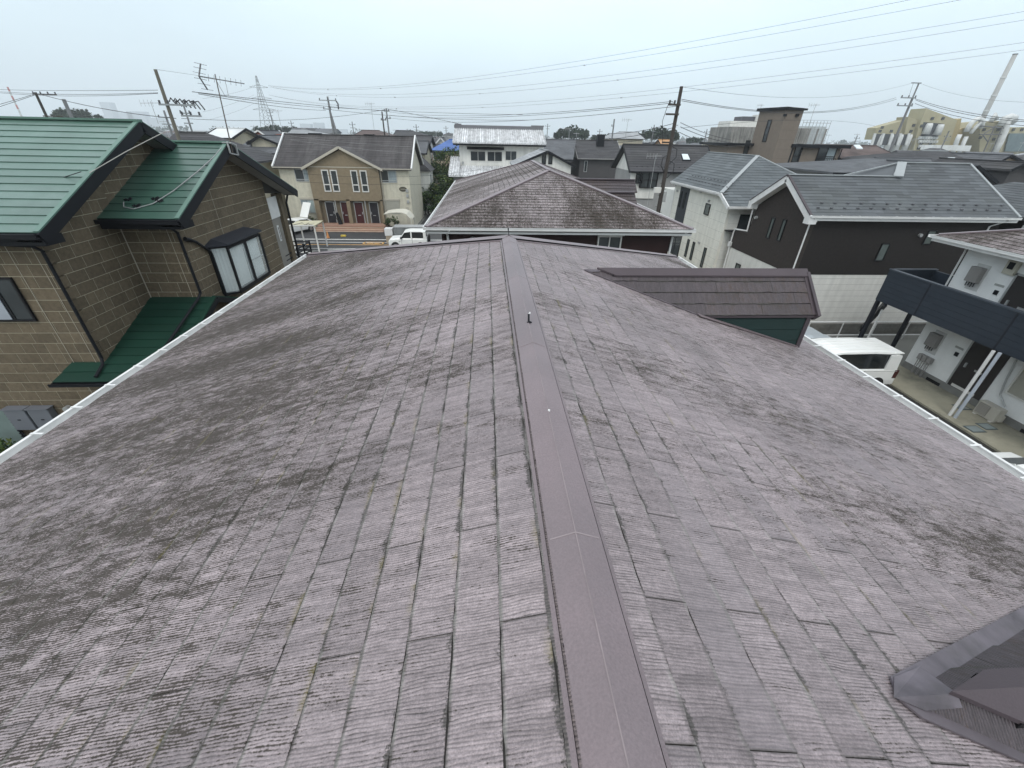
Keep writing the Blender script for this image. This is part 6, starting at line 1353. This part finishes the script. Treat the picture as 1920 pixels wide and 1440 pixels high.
for i_, (px, py, Y, lb) in enumerate(((505, 205, 150, 'far pole in front of the pylon base'), (545, 226, 170, 'far pole right of the pylon base'), (780, 233, 160, 'far pole left of the blue roof'), (1027, 232, 180, 'far pole above the bleached-tile house'), (1125, 242, 170, 'far pole behind the dark house flue'), (1227, 234, 140, 'far pole left of the tall brown pole'), (1326, 242, 150, 'far pole right of the tall brown pole'), (307, 207, 70, 'short pole left of the tall left pole'), (660, 228, 150, 'far pole right of the double pole'), (1608, 254, 150, 'small far pole right of the tower building'), (1778, 250, 120, 'thin pole in front of the factory'), (836, 236, 190, 'far pole just left of the bleached-tile house'))):
    upole(lb + ', thin and grey', (px, py), Y, .15, pole_gr, ((.8, .9, .9, 2), (1.6, .7, .7, 0)))
def aerial(label, top, base, Y, el=4, w_=.9):
    t_, b_ = atY(*top, Y), atY(*base, Y); T_ = thing('tv_aerial', label, 'aerial', (t_.x, Y, b_.z)); k_ = max(1, Y / 60)
    MB().tube([(t_.x, Y, b_.z), (t_.x, Y, t_.z)], .022 * k_, 5).build('mast', alu_grey, T_); MB().tube([(t_.x - w_, Y, t_.z - .15), (t_.x + w_ * .7, Y, t_.z - .1)], .018 * k_, 4).build('boom', alu_grey, T_)
    for k in range(el): 
        x_ = t_.x - w_ + k * w_ * 1.5 / el; MB().tube([(x_, Y, t_.z - .38), (x_, Y, t_.z + .12)], .013 * k_, 4).build('element', alu_grey, T_)
for a_ in (('aerial above the brown tower building, right side', (1530, 195), (1518, 240), 64), ('aerial standing on the ridge left of the brown pole', (1178, 223), (1172, 262), 75), ('thin aerial above the roofs left of the double pole', (695, 193), (697, 244), 84), ('thin aerial on the bleached-tile house ridge', (1068, 240), (1060, 262), 75), ('slim aerial in front of the grey wall behind the brown pole', (1230, 290), (1214, 392), 47), ('aerial over the red-brown wall left of the apartment', (520, 206), (532, 250), 70), ('bent little aerial above the big green roof ridge, right end', (282, 190), (300, 232), 45), ('pale rod aerial left of the tower building', (1428, 196), (1424, 225), 110)): aerial(*a_)
# spans between poles: ((px,py,Y) start, mid pixel, (px,py,Y) end)
def W(label, a_, m_, b_, r=.016, mt=None, g=None): span(label, atY(*a_), m_, atY(*b_), r * .75, mt or wire_bk, g)
for k, (a_, m_, b_) in enumerate((((0, 168, 60), (150, 170), (296, 169, 40)), ((0, 172, 60), (150, 177), (296, 174, 40)), ((0, 174, 60), (150, 180), (296, 175, 40)))): W('%s cable from the left edge to the tall left pole' % ('upper', 'middle', 'lower')[k], a_, m_, b_, .02, g='cables at the upper left')
W('cable from the old dark pole falling right behind the green roof', (80, 178, 66), (200, 205), (330, 222, 52), .04)
W('cable falling to the left edge from the old dark pole, upper', (66, 176, 66), (30, 187), (-10, 198, 58), .03); W('cable falling to the left edge from the old dark pole, lower', (66, 178, 66), (30, 190), (-10, 203, 58), .03)
W('thin top wire from the tall left pole toward the aerial', (291, 130, 40), (340, 137), (400, 146, 60), .012)
for k, (a_, m_, b_) in enumerate((((372, 174, 40), (480, 189), (610, 202, 78)), ((372, 176, 40), (480, 194), (611, 207, 78)), ((360, 172, 40), (520, 190), (722, 208, 82)))): W('%s cable sweeping from the tall left pole to the strutted pole' % ('upper', 'middle', 'long')[k], a_, m_, b_, .028, g='cables left of the strutted pole')
for k, (a_, m_, b_) in enumerate((((614, 201, 78), (680, 205), (980, 215, 75)), ((614, 205, 78), (700, 214), (1000, 225, 75)), ((340, 222, 60), (500, 226), (724, 205, 82)))): W('%s low cable passing the double poles' % ('first', 'second', 'third')[k], a_, m_, b_, .028, g='cables around the double poles')
W('slack cable falling right from the close pair of poles', (724, 204, 82), (790, 217), (860, 232, 66), .03)
for k, (a_, m_, b_) in enumerate((((730, 210, 85), (1000, 213), (1262, 190, 37)), ((730, 216, 85), (1000, 216), (1263, 193, 37)), ((730, 221, 85), (1040, 222), (1270, 199, 37)))): W('%s of three cables running left from the tall brown pole' % ('top', 'middle', 'bottom')[k], a_, m_, b_, .022, g='cables left of the brown pole')
for k, (a_, m_, b_) in enumerate((((1278, 186, 37), (1400, 205), (1680, 183, 66)), ((1278, 189, 37), (1400, 207), (1681, 186, 66)), ((1280, 163, 37), (1450, 182), (1716, 154, 66)))): W('%s cable between the tall brown pole and the grey concrete pole' % ('upper', 'lower', 'thin top')[k], a_, m_, b_, (.024, .024, .012)[k], g='cables between the two right poles')
for k, (a_, m_, b_) in enumerate((((1716, 185, 66), (1800, 208), (1930, 226, 45)), ((1716, 187, 66), (1800, 212), (1930, 229, 45)), ((1716, 194, 66), (1790, 217), (1930, 236, 48)), ((1730, 158, 66), (1820, 182), (1930, 192, 50)))): W('%s cable from the grey concrete pole to the right edge' % ('first', 'second', 'third', 'thin top')[k], a_, m_, b_, (.03, .03, .03, .012)[k], g='cables at the right edge')
for k, (a_, m_, b_) in enumerate((((1268, 230, 37), (1215, 243), (1140, 250, 52)), ((1268, 238, 37), (1215, 250), (1130, 262, 52)), ((1268, 248, 37), (1220, 259), (1150, 268, 52)), ((1276, 230, 37), (1318, 248), (1370, 262, 52)), ((1276, 238, 37), (1315, 254), (1375, 268, 52)), ((1274, 248, 37), (1305, 262), (1380, 275, 52)), ((1278, 240, 37), (1420, 228), (1640, 236, 75)))): W('short dark service cable number %s below the brown pole loops' % ('one', 'two', 'three', 'four', 'five', 'six', 'seven')[k], a_, m_, b_, .028 if k < 6 else .015, g='service cables at the brown pole')
for k, (a_, m_, b_) in enumerate((((560, 325, 30), (700, 332), (900, 318, 38)), ((560, 341, 32), (700, 346), (860, 344, 38)), ((545, 255, 48), (640, 266), (770, 275, 47)), ((545, 262, 48), (640, 275), (770, 287, 47)))): W('thin street cable in front of the apartment block, %s' % ('upper storey', 'middle', 'over its roof, upper', 'over its roof, lower')[k], a_, m_, b_, .010, cab if k > 1 else None, g='street cables before the apartment block')
# ================================================================== ground, street, yards
gm0 = mat('suburb_ground', (.16, .16, .145), .95, .25, .05, grime=.4, grime_col=(.06, .075, .045))
structure('ground', MB().box((-9000, -400, -.3), (9000, 11000, -.02)), gm0)
structure('road', MB().box((-60, 37.6, -.02), (60, 44.4, .0)), asphalt)
structure('parking_lot', MB().box((-26, 44.4, -.02), (-8.2, 50.2, .004)), mat('dark_asphalt', (.050, .050, .052), .9, .2, .5, .3, 25, fine=.1))
structure('side_lane', MB().box((-8.0, 44.4, -.02), (-3.2, 66, .006)), asphalt)
structure('left_lane', MB().box((-7.2, -6, -.02), (-5.9, 37.6, .002)), concrete)
structure('driveway', MB().box((6.3, -6, -.02), (17.6, 20.4, .004)), asphalt)
structure('yard', MB().box((8.4, 20.4, -.02), (16.4, 37.6, .002)), concrete)
structure('walkway', MB().box((17.95, -6, -.02), (19.98, 16.9, .10)), mat('damp_walkway_concrete', (.30, .285, .22), .85, .15, .8, .3, 30, grime=.6, grime_col=(.09, .09, .075), fine=.06))
structure('drain_strip', MB().box((17.6, -6, -.02), (17.95, 16.9, .03)), mat('drain_dark', (.035, .034, .03), .9, .3, 5, .4, 40, fine=.3))
structure('sidewalk', MB().box((-60, 44.45, -.0), (-26, 45.6, .12)), concrete)
for k, (y0, y1, x0, x1, m) in enumerate(((44.15, 44.4, -40, 40, paint_w), (42.9, 43.05, -40, 40, paint_w), (41.85, 42.0, -40, -9, paint_o), (38.6, 38.8, -40, 40, paint_w), (40.3, 40.4, -40, -9, paint_w))):
    structure('road_marking', MB().box((x0, y0, .004), (x1, y1, .008)), m)
bx = MB()
for a_, b_ in (((-12.2, 42.2), (-10.2, 42.35)), ((-12.2, 43.0), (-10.2, 43.15)), ((-12.2, 42.2), (-12.05, 43.15)), ((-10.35, 42.2), (-10.2, 43.15)), ((-11.8, 42.55), (-11.2, 42.75)), ((-11.1, 42.5), (-10.6, 42.7))): structure('painted_box', MB().box((*a_, .010), (*b_, .014)), paint_o)
for a_, b_ in (((-14.6, 39.6), (-12.6, 40.1)), ((-16.6, 38.9), (-15.4, 39.4))): structure('painted_letter', MB().add([(a_[0], a_[1], .010), (b_[0], b_[1], .010), (b_[0] + .15, b_[1] + .1, .010), (a_[0] - .1, a_[1] + .2, .010)], [(0, 1, 2, 3)]), paint_w)
for i_, (x_, y_, w_, d_) in enumerate(((18.35, 11.6, .55, .42), (19.0, 11.75, .5, .42), (19.35, 13.05, .5, .4))):
    o = MB(); o.box((x_ - w_ / 2, y_ - d_ / 2, .10), (x_ + w_ / 2, y_ + d_ / 2, .112)); T_ = thing('drain_cover', ('blue-grey drain cover at the walkway edge below the air conditioner', 'blue-grey drain cover closest to the air conditioner', 'blue-grey drain cover by the foot of the white downpipes')[i_], 'drain cover', (x_, y_, .1))
    o.build('frame', mat('cover_frame', (.06, .08, .085), .6), T_); MB().box((x_ - w_ / 2 + .05, y_ - d_ / 2 + .05, .112), (x_ + w_ / 2 - .05, y_ + d_ / 2 - .05, .118)).build('cover', mat('cover_plate', (.20, .235, .235), .6, .1, 5), T_)
# low wall and white railing below the dark brown house
FW = thing('garden_wall', 'low grey block wall at the foot of the dark brown house', 'wall', (20, 20.7, 0))
for k in range(3):
    for j in range(14): MB().box((15.2 + j * .8 + (k % 2) * .4, 20.62, k * .2), (15.99 + j * .8 + (k % 2) * .4, 20.8, k * .2 + .193)).build('block', mat('old_block', (.17, .165, .15), .9, .2, 2, grime=.4), FW)
FR = thing('railing', 'white pipe railing behind the parked van', 'railing', (20, 19.9, 0))
for z_ in (.25, 1.02): MB().tube([(15.0, 19.9, z_), (25, 19.9, z_)], .03, 6).build('rail', white_up, FR)
for k in range(6): MB().tube([(15.4 + k * 1.9, 19.9, 0), (15.4 + k * 1.9, 19.9, 1.02)], .03, 6).build('post', white_up, FR)
# wall of the side lane by the hip roof house
WLn = thing('boundary_wall', 'pale concrete boundary wall between the road and the hip-roofed house', 'wall', (-3, 30, 0)); MB().box((-3.2, 17, 0), (-3.05, 37, 1.3)).build('wall_panel', concrete, WLn)
WR = thing('boundary_wall', 'pale boundary wall beside the white house, right of the hip roof', 'wall', (15, 30, 0)); MB().box((11.2, 20.4, 0), (11.35, 37, 1.2)).build('wall_panel', cream_low, WR)

# ------------------------------------------------------------------ vehicles
paint_white = mat('white_car_paint', (.82, .825, .80), .22, .03, 2, spec=.6); paint_silver = mat('silver_car_paint', (.42, .46, .48), .3, .04, 2, spec=.6, metal=.2)
tyre = mat('tyre', (.018, .018, .018), .85, .1); rimm = mat('wheel_rim', (.30, .30, .31), .35, .05, metal=.5); lampr = mat('red_lamp', (.06, .012, .010), .3); lampw = mat('clear_lamp', (.5, .52, .52), .2)
cglass = mat('car_glass', (.012, .014, .016), .08, .1, spec=.8)
def car(name, label, cat, loc, rz, L_, W_, H_, st, pm, zb=.28, wheels=(.17, .83), wr=.31, tg=.12):
    """st: list of stations (x fraction, belt z, roof z or None). front at x=0"""
    T_ = thing(name, label, cat, loc, rz); hw = W_ / 2
    b = MB(); n = len(st); prof = []
    def ring(x, belt):
        return [(x, -hw * .96, zb), (x, -hw, zb + .25), (x, -hw, belt - .12), (x, -hw * .94, belt), (x, hw * .94, belt), (x, hw, belt - .12), (x, hw, zb + .25), (x, hw * .96, zb)]
    xs = [s_[0] * L_ - L_ / 2 for s_ in st]
    vs = []; fs = []
    for x, s_ in zip(xs, st): vs += ring(x, s_[1])
    for i in range(n - 1):
        for k in range(8): fs.append((i * 8 + k, i * 8 + (k + 1) % 8, (i + 1) * 8 + (k + 1) % 8, (i + 1) * 8 + k))
    fs.append(tuple(range(8))); fs.append(tuple((n - 1) * 8 + k for k in range(8)))
    b.add(vs, fs); bo = b.build('body', pm, T_, local=True, bevel=.035, smooth=False)
    roof = [(x, s_) for x, s_ in zip(xs, st) if s_[2] is not None]
    # cabin: dark glass volume with painted roof and pillars
    g = MB(); vs = []; fs = []; m = len(roof)
    for i, (x, s_) in enumerate(roof):
        tp = s_[2] - .07; ins = hw * (1 - tg)
        x_ = x
        vs += [(x_, -hw * .93, s_[1] - .02), (x_, -ins, tp), (x_, ins, tp), (x_, hw * .93, s_[1] - .02)]
    for i in range(m - 1):
        for k in range(4): fs.append((i * 4 + k, i * 4 + (k + 1) % 4, (i + 1) * 4 + (k + 1) % 4, (i + 1) * 4 + k))
    fs.append((0, 1, 2, 3)); fs.append(tuple((m - 1) * 4 + k for k in range(4))); g.add(vs, fs); g.build('windows', cglass, T_, local=True)
    r_ = MB(); rr = [(x, s_) for x, s_ in roof if s_[2] > s_[1] + .3]; vs = []; fs = []; m = len(rr)
    for i, (x, s_) in enumerate(rr):
        ins = hw * (1 - tg) + .015; vs += [(x, -ins, s_[2] - .10), (x, -ins * .97, s_[2] - .03), (x, -ins * .6, s_[2]), (x, ins * .6, s_[2]), (x, ins * .97, s_[2] - .03), (x, ins, s_[2] - .10)]
    for i in range(m - 1):
        for k in range(6): fs.append((i * 6 + k, i * 6 + (k + 1) % 6, (i + 1) * 6 + (k + 1) % 6, (i + 1) * 6 + k))
    fs.append(tuple(range(6))); fs.append(tuple((m - 1) * 6 + k for k in range(6))); r_.add(vs, fs); r_.build('roof', pm, T_, local=True, smooth=False)
    # pillars follow the cabin edge
    def pil(i, j, w_=.07):
        for s in (-1, 1):
            a, sa = roof[i]; c, sb_ = roof[j]; MB().bar((a, s * hw * .94, sa[1] - .03), (c, s * hw * (1 - tg) * 1.01, sb_[2] - .08), w_, .03, up=(0, 1, 0)).build('pillar', pm, T_, local=True)
    pil(0, 1); pil(len(roof) - 1, len(roof) - 2 if roof[-1][1][2] < roof[-1][1][1] + .3 else len(roof) - 1, .12)
    for f_ in wheels:
        x_ = f_ * L_ - L_ / 2
        for s in (-1, 1):
            MB().tube([(x_, s * (hw - .02), wr), (x_, s * (hw + .004), wr)], wr * 1.16, 18).build('wheel_arch', black_flat, T_, local=True)
            wo_ = MB().tube([(x_, s * (hw - .2), wr), (x_, s * (hw + .015), wr)], wr, 20).build('wheel', tyre, T_, local=True); wo_.name = 'wheel'
            MB().tube([(x_, s * (hw + .015), wr), (x_, s * (hw + .025), wr)], wr * .62, 16).build('rim', rimm, wo_, local=True)
    return T_
VAN = car('white_van', 'white minivan parked beside the white apartment building, tail toward the wall', 'van', (15.25, 15.42, 0), 0, 4.6, 1.70, 1.86,
    [(0, .75, None), (.03, .92, None), (.10, 1.0, 1.0), (.26, 1.05, 1.74), (.40, 1.06, 1.84), (.7, 1.06, 1.86), (.90, 1.06, 1.82), (.965, 1.06, 1.70), (1.0, 1.0, None)], paint_white, tg=.13)
MB().bar((2.02, -.78, 1.77), (2.02, .78, 1.77), .34, .05, up=(0, 0, 1)).build('rear_spoiler', paint_white, VAN, local=True, bevel=.015)
for s in (-1, 1):
    MB().box((1.62, s * .78, 1.04), (2.1, s * .835, 1.7)).build('rear_pillar', paint_white, VAN, local=True)
    MB().box((2.12, s * .78, .62), (2.31, s * .852, 1.0)).build('tail_lamp', lampr, VAN, local=True)
    MB().bar((-.35, s * .80, 1.06), (-.35, s * .73, 1.72), .05, .02).build('door_pillar', black_flat, VAN, local=True)
    MB().box((-2.0, s * .851, .96), (2.2, s * .857, .985)).build('body_crease', mat('crease_grey', (.45, .45, .43), .5), VAN, local=True)
SUV = car('white_suv', 'small white boxy off-roader parked on the street below the hip roof', 'car', (-7.35, 40.7, 0), 0, 3.5, 1.6, 1.70,
    [(0, .82, None), (.04, .98, None), (.30, 1.04, 1.04), (.42, 1.06, 1.62), (.55, 1.06, 1.70), (.85, 1.06, 1.70), (.97, 1.06, 1.64), (1.0, 1.0, None)], paint_white, wr=.34, tg=.10)
for s in (-1, 1):
    MB().box((.3, s * .73, 1.04), (.42, s * .81, 1.66)).build('centre_pillar', paint_white, SUV, local=True); MB().box((1.45, s * .70, 1.04), (1.68, s * .80, 1.66)).build('rear_pillar', paint_white, SUV, local=True)
    MB().box((-.62, s * .80, 1.02), (-.48, s * .98, 1.18)).build('wing_mirror', black_m, SUV, local=True)
MB().tube([(1.75, 0, .9), (1.95, 0, .9)], .33, 16).build('spare_wheel', tyre, SUV, local=True)
def details(T_, L_, W_, zb, zt, lamps=True, plate=True, doors=()):
    hw = W_ / 2
    for s in (-1, 1):
        for x_ in doors: MB().box((x_ - .008, s * (hw + .001), zb + .15), (x_ + .008, s * (hw + .006), zt)).build('door_gap', black_flat, T_, local=True)
        for x_ in doors[:-1] if len(doors) > 1 else (): MB().box((x_ - .28, s * (hw + .001), zt - .22), (x_ - .12, s * (hw + .02), zt - .18)).build('door_handle', alu_grey, T_, local=True)
        MB().box((-L_ / 2 + .02, s * hw * .55, zt - .32), (-L_ / 2 + .14, s * hw * .97, zt - .14)).build('headlamp', lampw, T_, local=True)
        MB().box((-L_ / 2 + .5, s * (hw - .02), zb - .02), (L_ / 2 - .5, s * (hw + .008), zb + .1)).build('sill', black_flat, T_, local=True)
    MB().box((L_ / 2 - .02, -.17, .62), (L_ / 2 + .012, .17, .78)).build('number_plate', alu_white, T_, local=True)
    MB().box((L_ / 2 - .05, -hw * .95, zb + .02), (L_ / 2 + .05, hw * .95, zb + .28)).build('rear_bumper', paint_white, T_, local=True, bevel=.02)
details(VAN, 4.6, 1.70, .28, 1.0, doors=(-1.25, -.35, .75)); details(SUV, 3.5, 1.6, .30, .98, doors=(-.55, .42))
for k in range(5): MB().box((-1.0, -.55 + k * .27, 1.852), (1.75, -.54 + k * .27, 1.866)).build('roof_rib', paint_white, VAN, local=True)
CA2 = car('silver_car', 'pale silver car roof showing between the dormer and the white van', 'car', (15.1, 17.75, 0), 0, 4.3, 1.70, 1.45,
    [(0, .65, None), (.03, .78, None), (.26, .92, .92), (.42, .95, 1.38), (.55, .95, 1.45), (.72, .95, 1.42), (.90, .98, 1.02), (1.0, .9, None)], paint_silver)
CA3 = car('white_car', 'white car roof just cutting the right edge below the foreground eave', 'car', (15.9, 7.3, 0), math.pi / 2, 4.2, 1.70, 1.50,
    [(0, .65, None), (.03, .78, None), (.26, .92, .92), (.42, .95, 1.42), (.55, .95, 1.50), (.72, .95, 1.48), (.90, .98, 1.1), (1.0, .9, None)], paint_white)
CA4 = car('white_car', 'white hatchback with its tailgate raised in front of the cream apartment block', 'car', (-20.4, 47.4, 0), R(62), 3.9, 1.66, 1.42,
    [(0, .65, None), (.03, .78, None), (.26, .92, .92), (.42, .95, 1.35), (.55, .95, 1.42), (.80, .95, 1.36), (.95, .98, 1.0), (1.0, .9, None)], paint_white)
MB().bar((1.35, 0, 1.36), (2.2, 0, 2.75), 1.15, .07, up=(0, 0, 1)).build('open_tailgate', paint_white, CA4, local=True, bevel=.02)
MB().box((1.5, -.5, .75), (1.98, .5, .98)).build('boot_floor', black_flat, CA4, local=True)
# carports and odds and ends in front of the apartment block
CPt = thing('carport', 'light carport with a yellowed polycarbonate roof beside the open white car', 'carport', (-17, 41, 0))
q_ = [atZ(540, 436, 2.1), atZ(594, 424, 2.2), atZ(594, 417, 2.2), atZ(545, 424, 2.1)]
cA, cB = Vector((-17.4, 38.9, 2.15)), Vector((-15.1, 38.9, 2.2))
MB().prism([cA, cB, cB + Vector((0, 2.4, .05)), cA + Vector((0, 2.4, .05))], (0, 0, .05)).build('roof_sheet', mat('yellowed_sheet', (.46, .43, .30), .5, .1, 2), CPt)
for x_ in (-17.2, -15.15):
    for y_ in (39.0, 41.2): MB().box((x_ - .05, y_ - .05, 0), (x_ + .05, y_ + .05, 2.15)).build('post', alu_white, CPt)
MB().bar(cA + Vector((0, 0, .08)), cB + Vector((0, 0, .08)), .08, .1).build('front_beam', alu_white, CPt)
for k in range(2): MB().tube([cA + Vector((.3 + k, .4, .08)), cA + Vector((.9 + k * .6, 1.1, .16)), cA + Vector((1.3 + k * .4, .5, .10)), cA + Vector((2.0, .9, .10))], .02, 5).build('loose_cable', wire_bk, CPt)
SH = thing('cycle_shelter', 'cream curved-roof cycle shelter at the right front of the apartment block', 'shelter', (-8.8, 46, 0))
crv = []; shm = mat('shelter_cream', (.56, .54, .46), .5, .05, 2)
for k in range(7):
    a = k / 6; x0_, x1_ = -10.4, -7.7; crv.append((x0_ + (x1_ - x0_) * a, 2.35 + .18 * math.sin(a * 3.0) - .55 * max(0, a - .8) * 5))
m_ = MB()
for k in range(6): (xa_, za_), (xb_, zb_) = crv[k], crv[k + 1]; m_.add([(xa_, 45.0, za_), (xb_, 45.0, zb_), (xb_, 47.3, zb_), (xa_, 47.3, za_), (xa_, 45.0, za_ - .06), (xb_, 45.0, zb_ - .06), (xb_, 47.3, zb_ - .06), (xa_, 47.3, za_ - .06)], [(0, 1, 2, 3), (7, 6, 5, 4), (0, 4, 5, 1), (3, 2, 6, 7), (0, 3, 7, 4), (1, 5, 6, 2)])
m_.build('curved_roof', shm, SH)
for y_ in (45.2, 47.1): MB().box((-7.8, y_ - .06, 0), (-7.68, y_ + .06, 2.0)).build('post', shm, SH)
for k, (x_, l_) in enumerate(((-10.0, 'black bicycle, left one under the cream cycle shelter'), (-9.2, 'bicycle with a pale basket, right one under the cycle shelter'))):
    Bk = thing('bicycle', l_, 'bicycle', (x_, 46, 0))
    for yy2 in (45.5, 46.5):
        MB().tube([(x_, yy2 + .33 * math.cos(a), .33 + .33 * math.sin(a)) for a in [j * math.pi / 8 for j in range(17)]], .025, 5).build('wheel', tyre, Bk)
    MB().tube([(x_, 45.5, .33), (x_, 45.85, .75), (x_, 46.3, .78), (x_, 46.5, .33)], .025, 5).build('frame', black_m, Bk); MB().box((x_ - .1, 46.2, .8), (x_ + .1, 46.45, .86)).build('saddle', black_m, Bk)
    MB().box((x_ - .2, 45.2, .85), (x_ + .2, 45.5, 1.1)).build('basket', alu_white if k else black_m, Bk)
SD = thing('storage_shed', 'grey corrugated storage box next to the parked white off-roader', 'shed', (-8, 42.9, 0))
MB().box((-9.0, 42.3, 0), (-6.3, 43.5, 1.55)).build('body', mat('shed_grey', (.20, .21, .21), .6), SD)
for k in range(9): MB().box((-8.95 + k * .3, 42.27, .05), (-8.75 + k * .3, 42.3, 1.5)).build('panel', mat('shed_grey', (.2, .21, .21)), SD)
MB().box((-9.05, 42.25, 1.55), (-6.25, 43.55, 1.62)).build('lid', alu_grey, SD)
WB = thing('white_box', 'white cabinet on a tan stand left of the grey storage box', 'cabinet', (-9.6, 42.9, 0)); MB().box((-9.95, 42.5, .75), (-9.2, 43.3, 1.4)).build('cabinet', white_up, WB); MB().box((-9.9, 42.55, 0), (-9.25, 43.25, .75)).build('stand', WALLC['be'], WB)
CO = thing('traffic_cone', 'orange traffic cone standing near the carport post', 'traffic cone', (-16.2, 44.7, 0)); MB().tube([(-16.2, 44.7, .03), (-16.2, 44.7, .7)], .17, 12, .03).build('cone', mat('cone_orange', (.50, .22, .08), .6), CO); MB().box((-16.4, 44.5, 0), (-16.0, 44.9, .04)).build('cone_base', black_flat, CO); MB().tube([(-16.2, 44.7, .3), (-16.2, 44.7, .42)], .105, 12, .08).build('cone_band', white_up, CO)
YC = thing('wheel_chock', 'small yellow object lying on the lot right of the cone', 'chock', (-14.9, 45.6, 0)); MB().box((-15.2, 45.5, 0), (-14.7, 45.8, .16)).build('chock', mat('yellow_plastic', (.60, .45, .08), .5), YC, bevel=.03)
GB = thing('golf_bag', 'black upright bag leaning between the first two front doors', 'bag', (-16.2, 49.4, .56)); MB().tube([(-16.2, 49.3, .56), (-16.3, 49.35, 1.2), (-16.45, 49.4, 1.75)], .24, 10, .12).build('bag_body', black_flat, GB); MB().tube([(-16.35, 49.1, .9), (-16.5, 49.0, 1.3), (-16.5, 49.2, 1.6)], .03, 5).build('bag_strap', black_m, GB)
LR = thing('lamp_canopy', 'small white canopy on a post among the shrubs', 'canopy', (-8.1, 70, 0)); pc = atY(820, 340, 68); MB().box((pc.x - 1.3, 67.5, pc.z - .12), (pc.x + 1.3, 69, pc.z + .12)).build('canopy_roof', white_up, LR); MB().box((pc.x + .95, 67.9, 0), (pc.x + 1.2, 68.2, pc.z)).build('post', alu_grey, LR)

# ------------------------------------------------------------------ plants
lg1 = mat('leaf_green', (.045, .085, .022), .7, .35, 1.2, tone=.0, spec=.3); lg2 = mat('leaf_dark_green', (.022, .048, .018), .75, .35, 1.2); lg3 = mat('leaf_yellow_green', (.10, .13, .03), .7, .3, 1.2)
bark = MATS['bark']
def shrub(label, c, rx, ry_, rz_, n, q, mats, seed, cat='shrub', name='shrub'):
    rr = random.Random(seed); c = Vector(c); T_ = thing(name, label, cat, (c.x, c.y, 0)); mb = MB(); lumps = [(rr.uniform(-.7, .7), rr.uniform(-.7, .7), rr.uniform(-.6, .75), rr.uniform(.28, .5)) for _ in range(14)]
    for i in range(n):
        l = rr.choice(lumps); d = Vector((rr.gauss(0, 1), rr.gauss(0, 1), rr.gauss(0, 1))).normalized() * l[3] * (rr.random() ** .4)
        p = c + Vector(((l[0] + d.x) * rx, (l[1] + d.y) * ry_, (l[2] + d.z) * rz_))
        if p.z < .05: continue
        a = Vector((rr.uniform(-1, 1), rr.uniform(-1, 1), rr.uniform(-.5, 1))).normalized(); b = a.cross(Vector((rr.uniform(-1, 1), rr.uniform(-1, 1), 1))).normalized(); s_ = q * rr.uniform(.6, 1.4)
        mb.cur = rr.choice((0, 0, 1, 2)) if l[2] > 0 else rr.choice((0, 1, 1)); mb.add([p - a * s_, p + b * s_ * .45, p + a * s_, p - b * s_ * .45], [(0, 1, 2, 3)])
    mb.build('foliage', mats, T_); st = MB()
    for k in range(5): MB().tube([(c.x + rr.uniform(-.2, .2) * rx, c.y, 0), (c.x + rr.uniform(-.5, .5) * rx, c.y + rr.uniform(-.4, .4) * ry_, c.z + rz_ * .2)], .05, 5, .02).build('stem', bark, T_)
    return T_
LM = [lg1, lg2, lg3]
for i_, (px, py, Y, rx, ry_, rz_, lb) in enumerate(((835, 312, 72, 3.0, 2.5, 2.3, 'tall dark green garden tree between the blue roof and the bleached tiles'), (815, 340, 68, 3.2, 2.6, 2.0, 'bright green spreading shrub beside the lane'), (822, 360, 62, 2.6, 2.2, 1.8, 'dark shrub below the small white canopy'), (800, 377, 60, 2.2, 2.0, 1.2, 'low leafy hedge at the lane end'), (838, 384, 59, 2.6, 2.0, 1.2, 'low hedge beside the hip roof corner'))):
    c_ = atY(px, py, Y); shrub(lb, c_, rx, ry_, rz_, 4200, .16, LM, 30 + i_, 'tree' if i_ == 0 else 'shrub', 'garden_tree' if i_ == 0 else 'shrub')
shrub('green bush at the foot of the brown block house, lower left corner', (-12.3, 8.9, .8), 1.7, 1.2, 1.0, 5200, .06, LM, 41)
shrub('green bush cut by the left edge below the utility boxes', (-14.5, 9.4, .9), 1.8, 1.2, 1.0, 4000, .06, LM, 42)
for i_, (x_, y_, lb) in enumerate(((-19.3, 49.3, 'potted plant at the left end of the entrance steps'), (-11.0, 49.2, 'potted plant at the right end of the entrance steps'), (-10.2, 49.3, 'second pot right of the entrance steps with thin leaves'))):
    T_ = shrub(lb, (x_, y_, .95), .5, .4, .5, 260, .09, LM, 60 + i_, 'potted plant', 'potted_plant'); MB().tube([(x_, y_, 0), (x_, y_, .45)], .16, 12, .22).build('pot', mat('clay_pot', (.25, .13, .08), .8), T_)
shrub('small weeds at the foot of the white house wall', (16.0, 30.2, .2), .5, .5, .3, 300, .06, LM, 71)
# ------------------------------------------------------------------ damp air over the whole town
hz = MB().box((-5000, -350, -1.2), (5000, 6500, 330)); ho = hz.build('haze', bpy.data.materials.new('air'), None, kind='stuff', label='pale damp haze filling the air over the town', cat='haze')
hm = ho.data.materials[0]; hm.use_nodes = True; ht = hm.node_tree; ht.nodes.clear(); pv = ht.nodes.new('ShaderNodeVolumePrincipled'); pv.inputs['Color'].default_value = (.90, .95, .99, 1); pv.inputs['Density'].default_value = .00035; pv.inputs['Anisotropy'].default_value = .2
oo = ht.nodes.new('ShaderNodeOutputMaterial'); ht.links.new(pv.outputs[0], oo.inputs['Volume'])
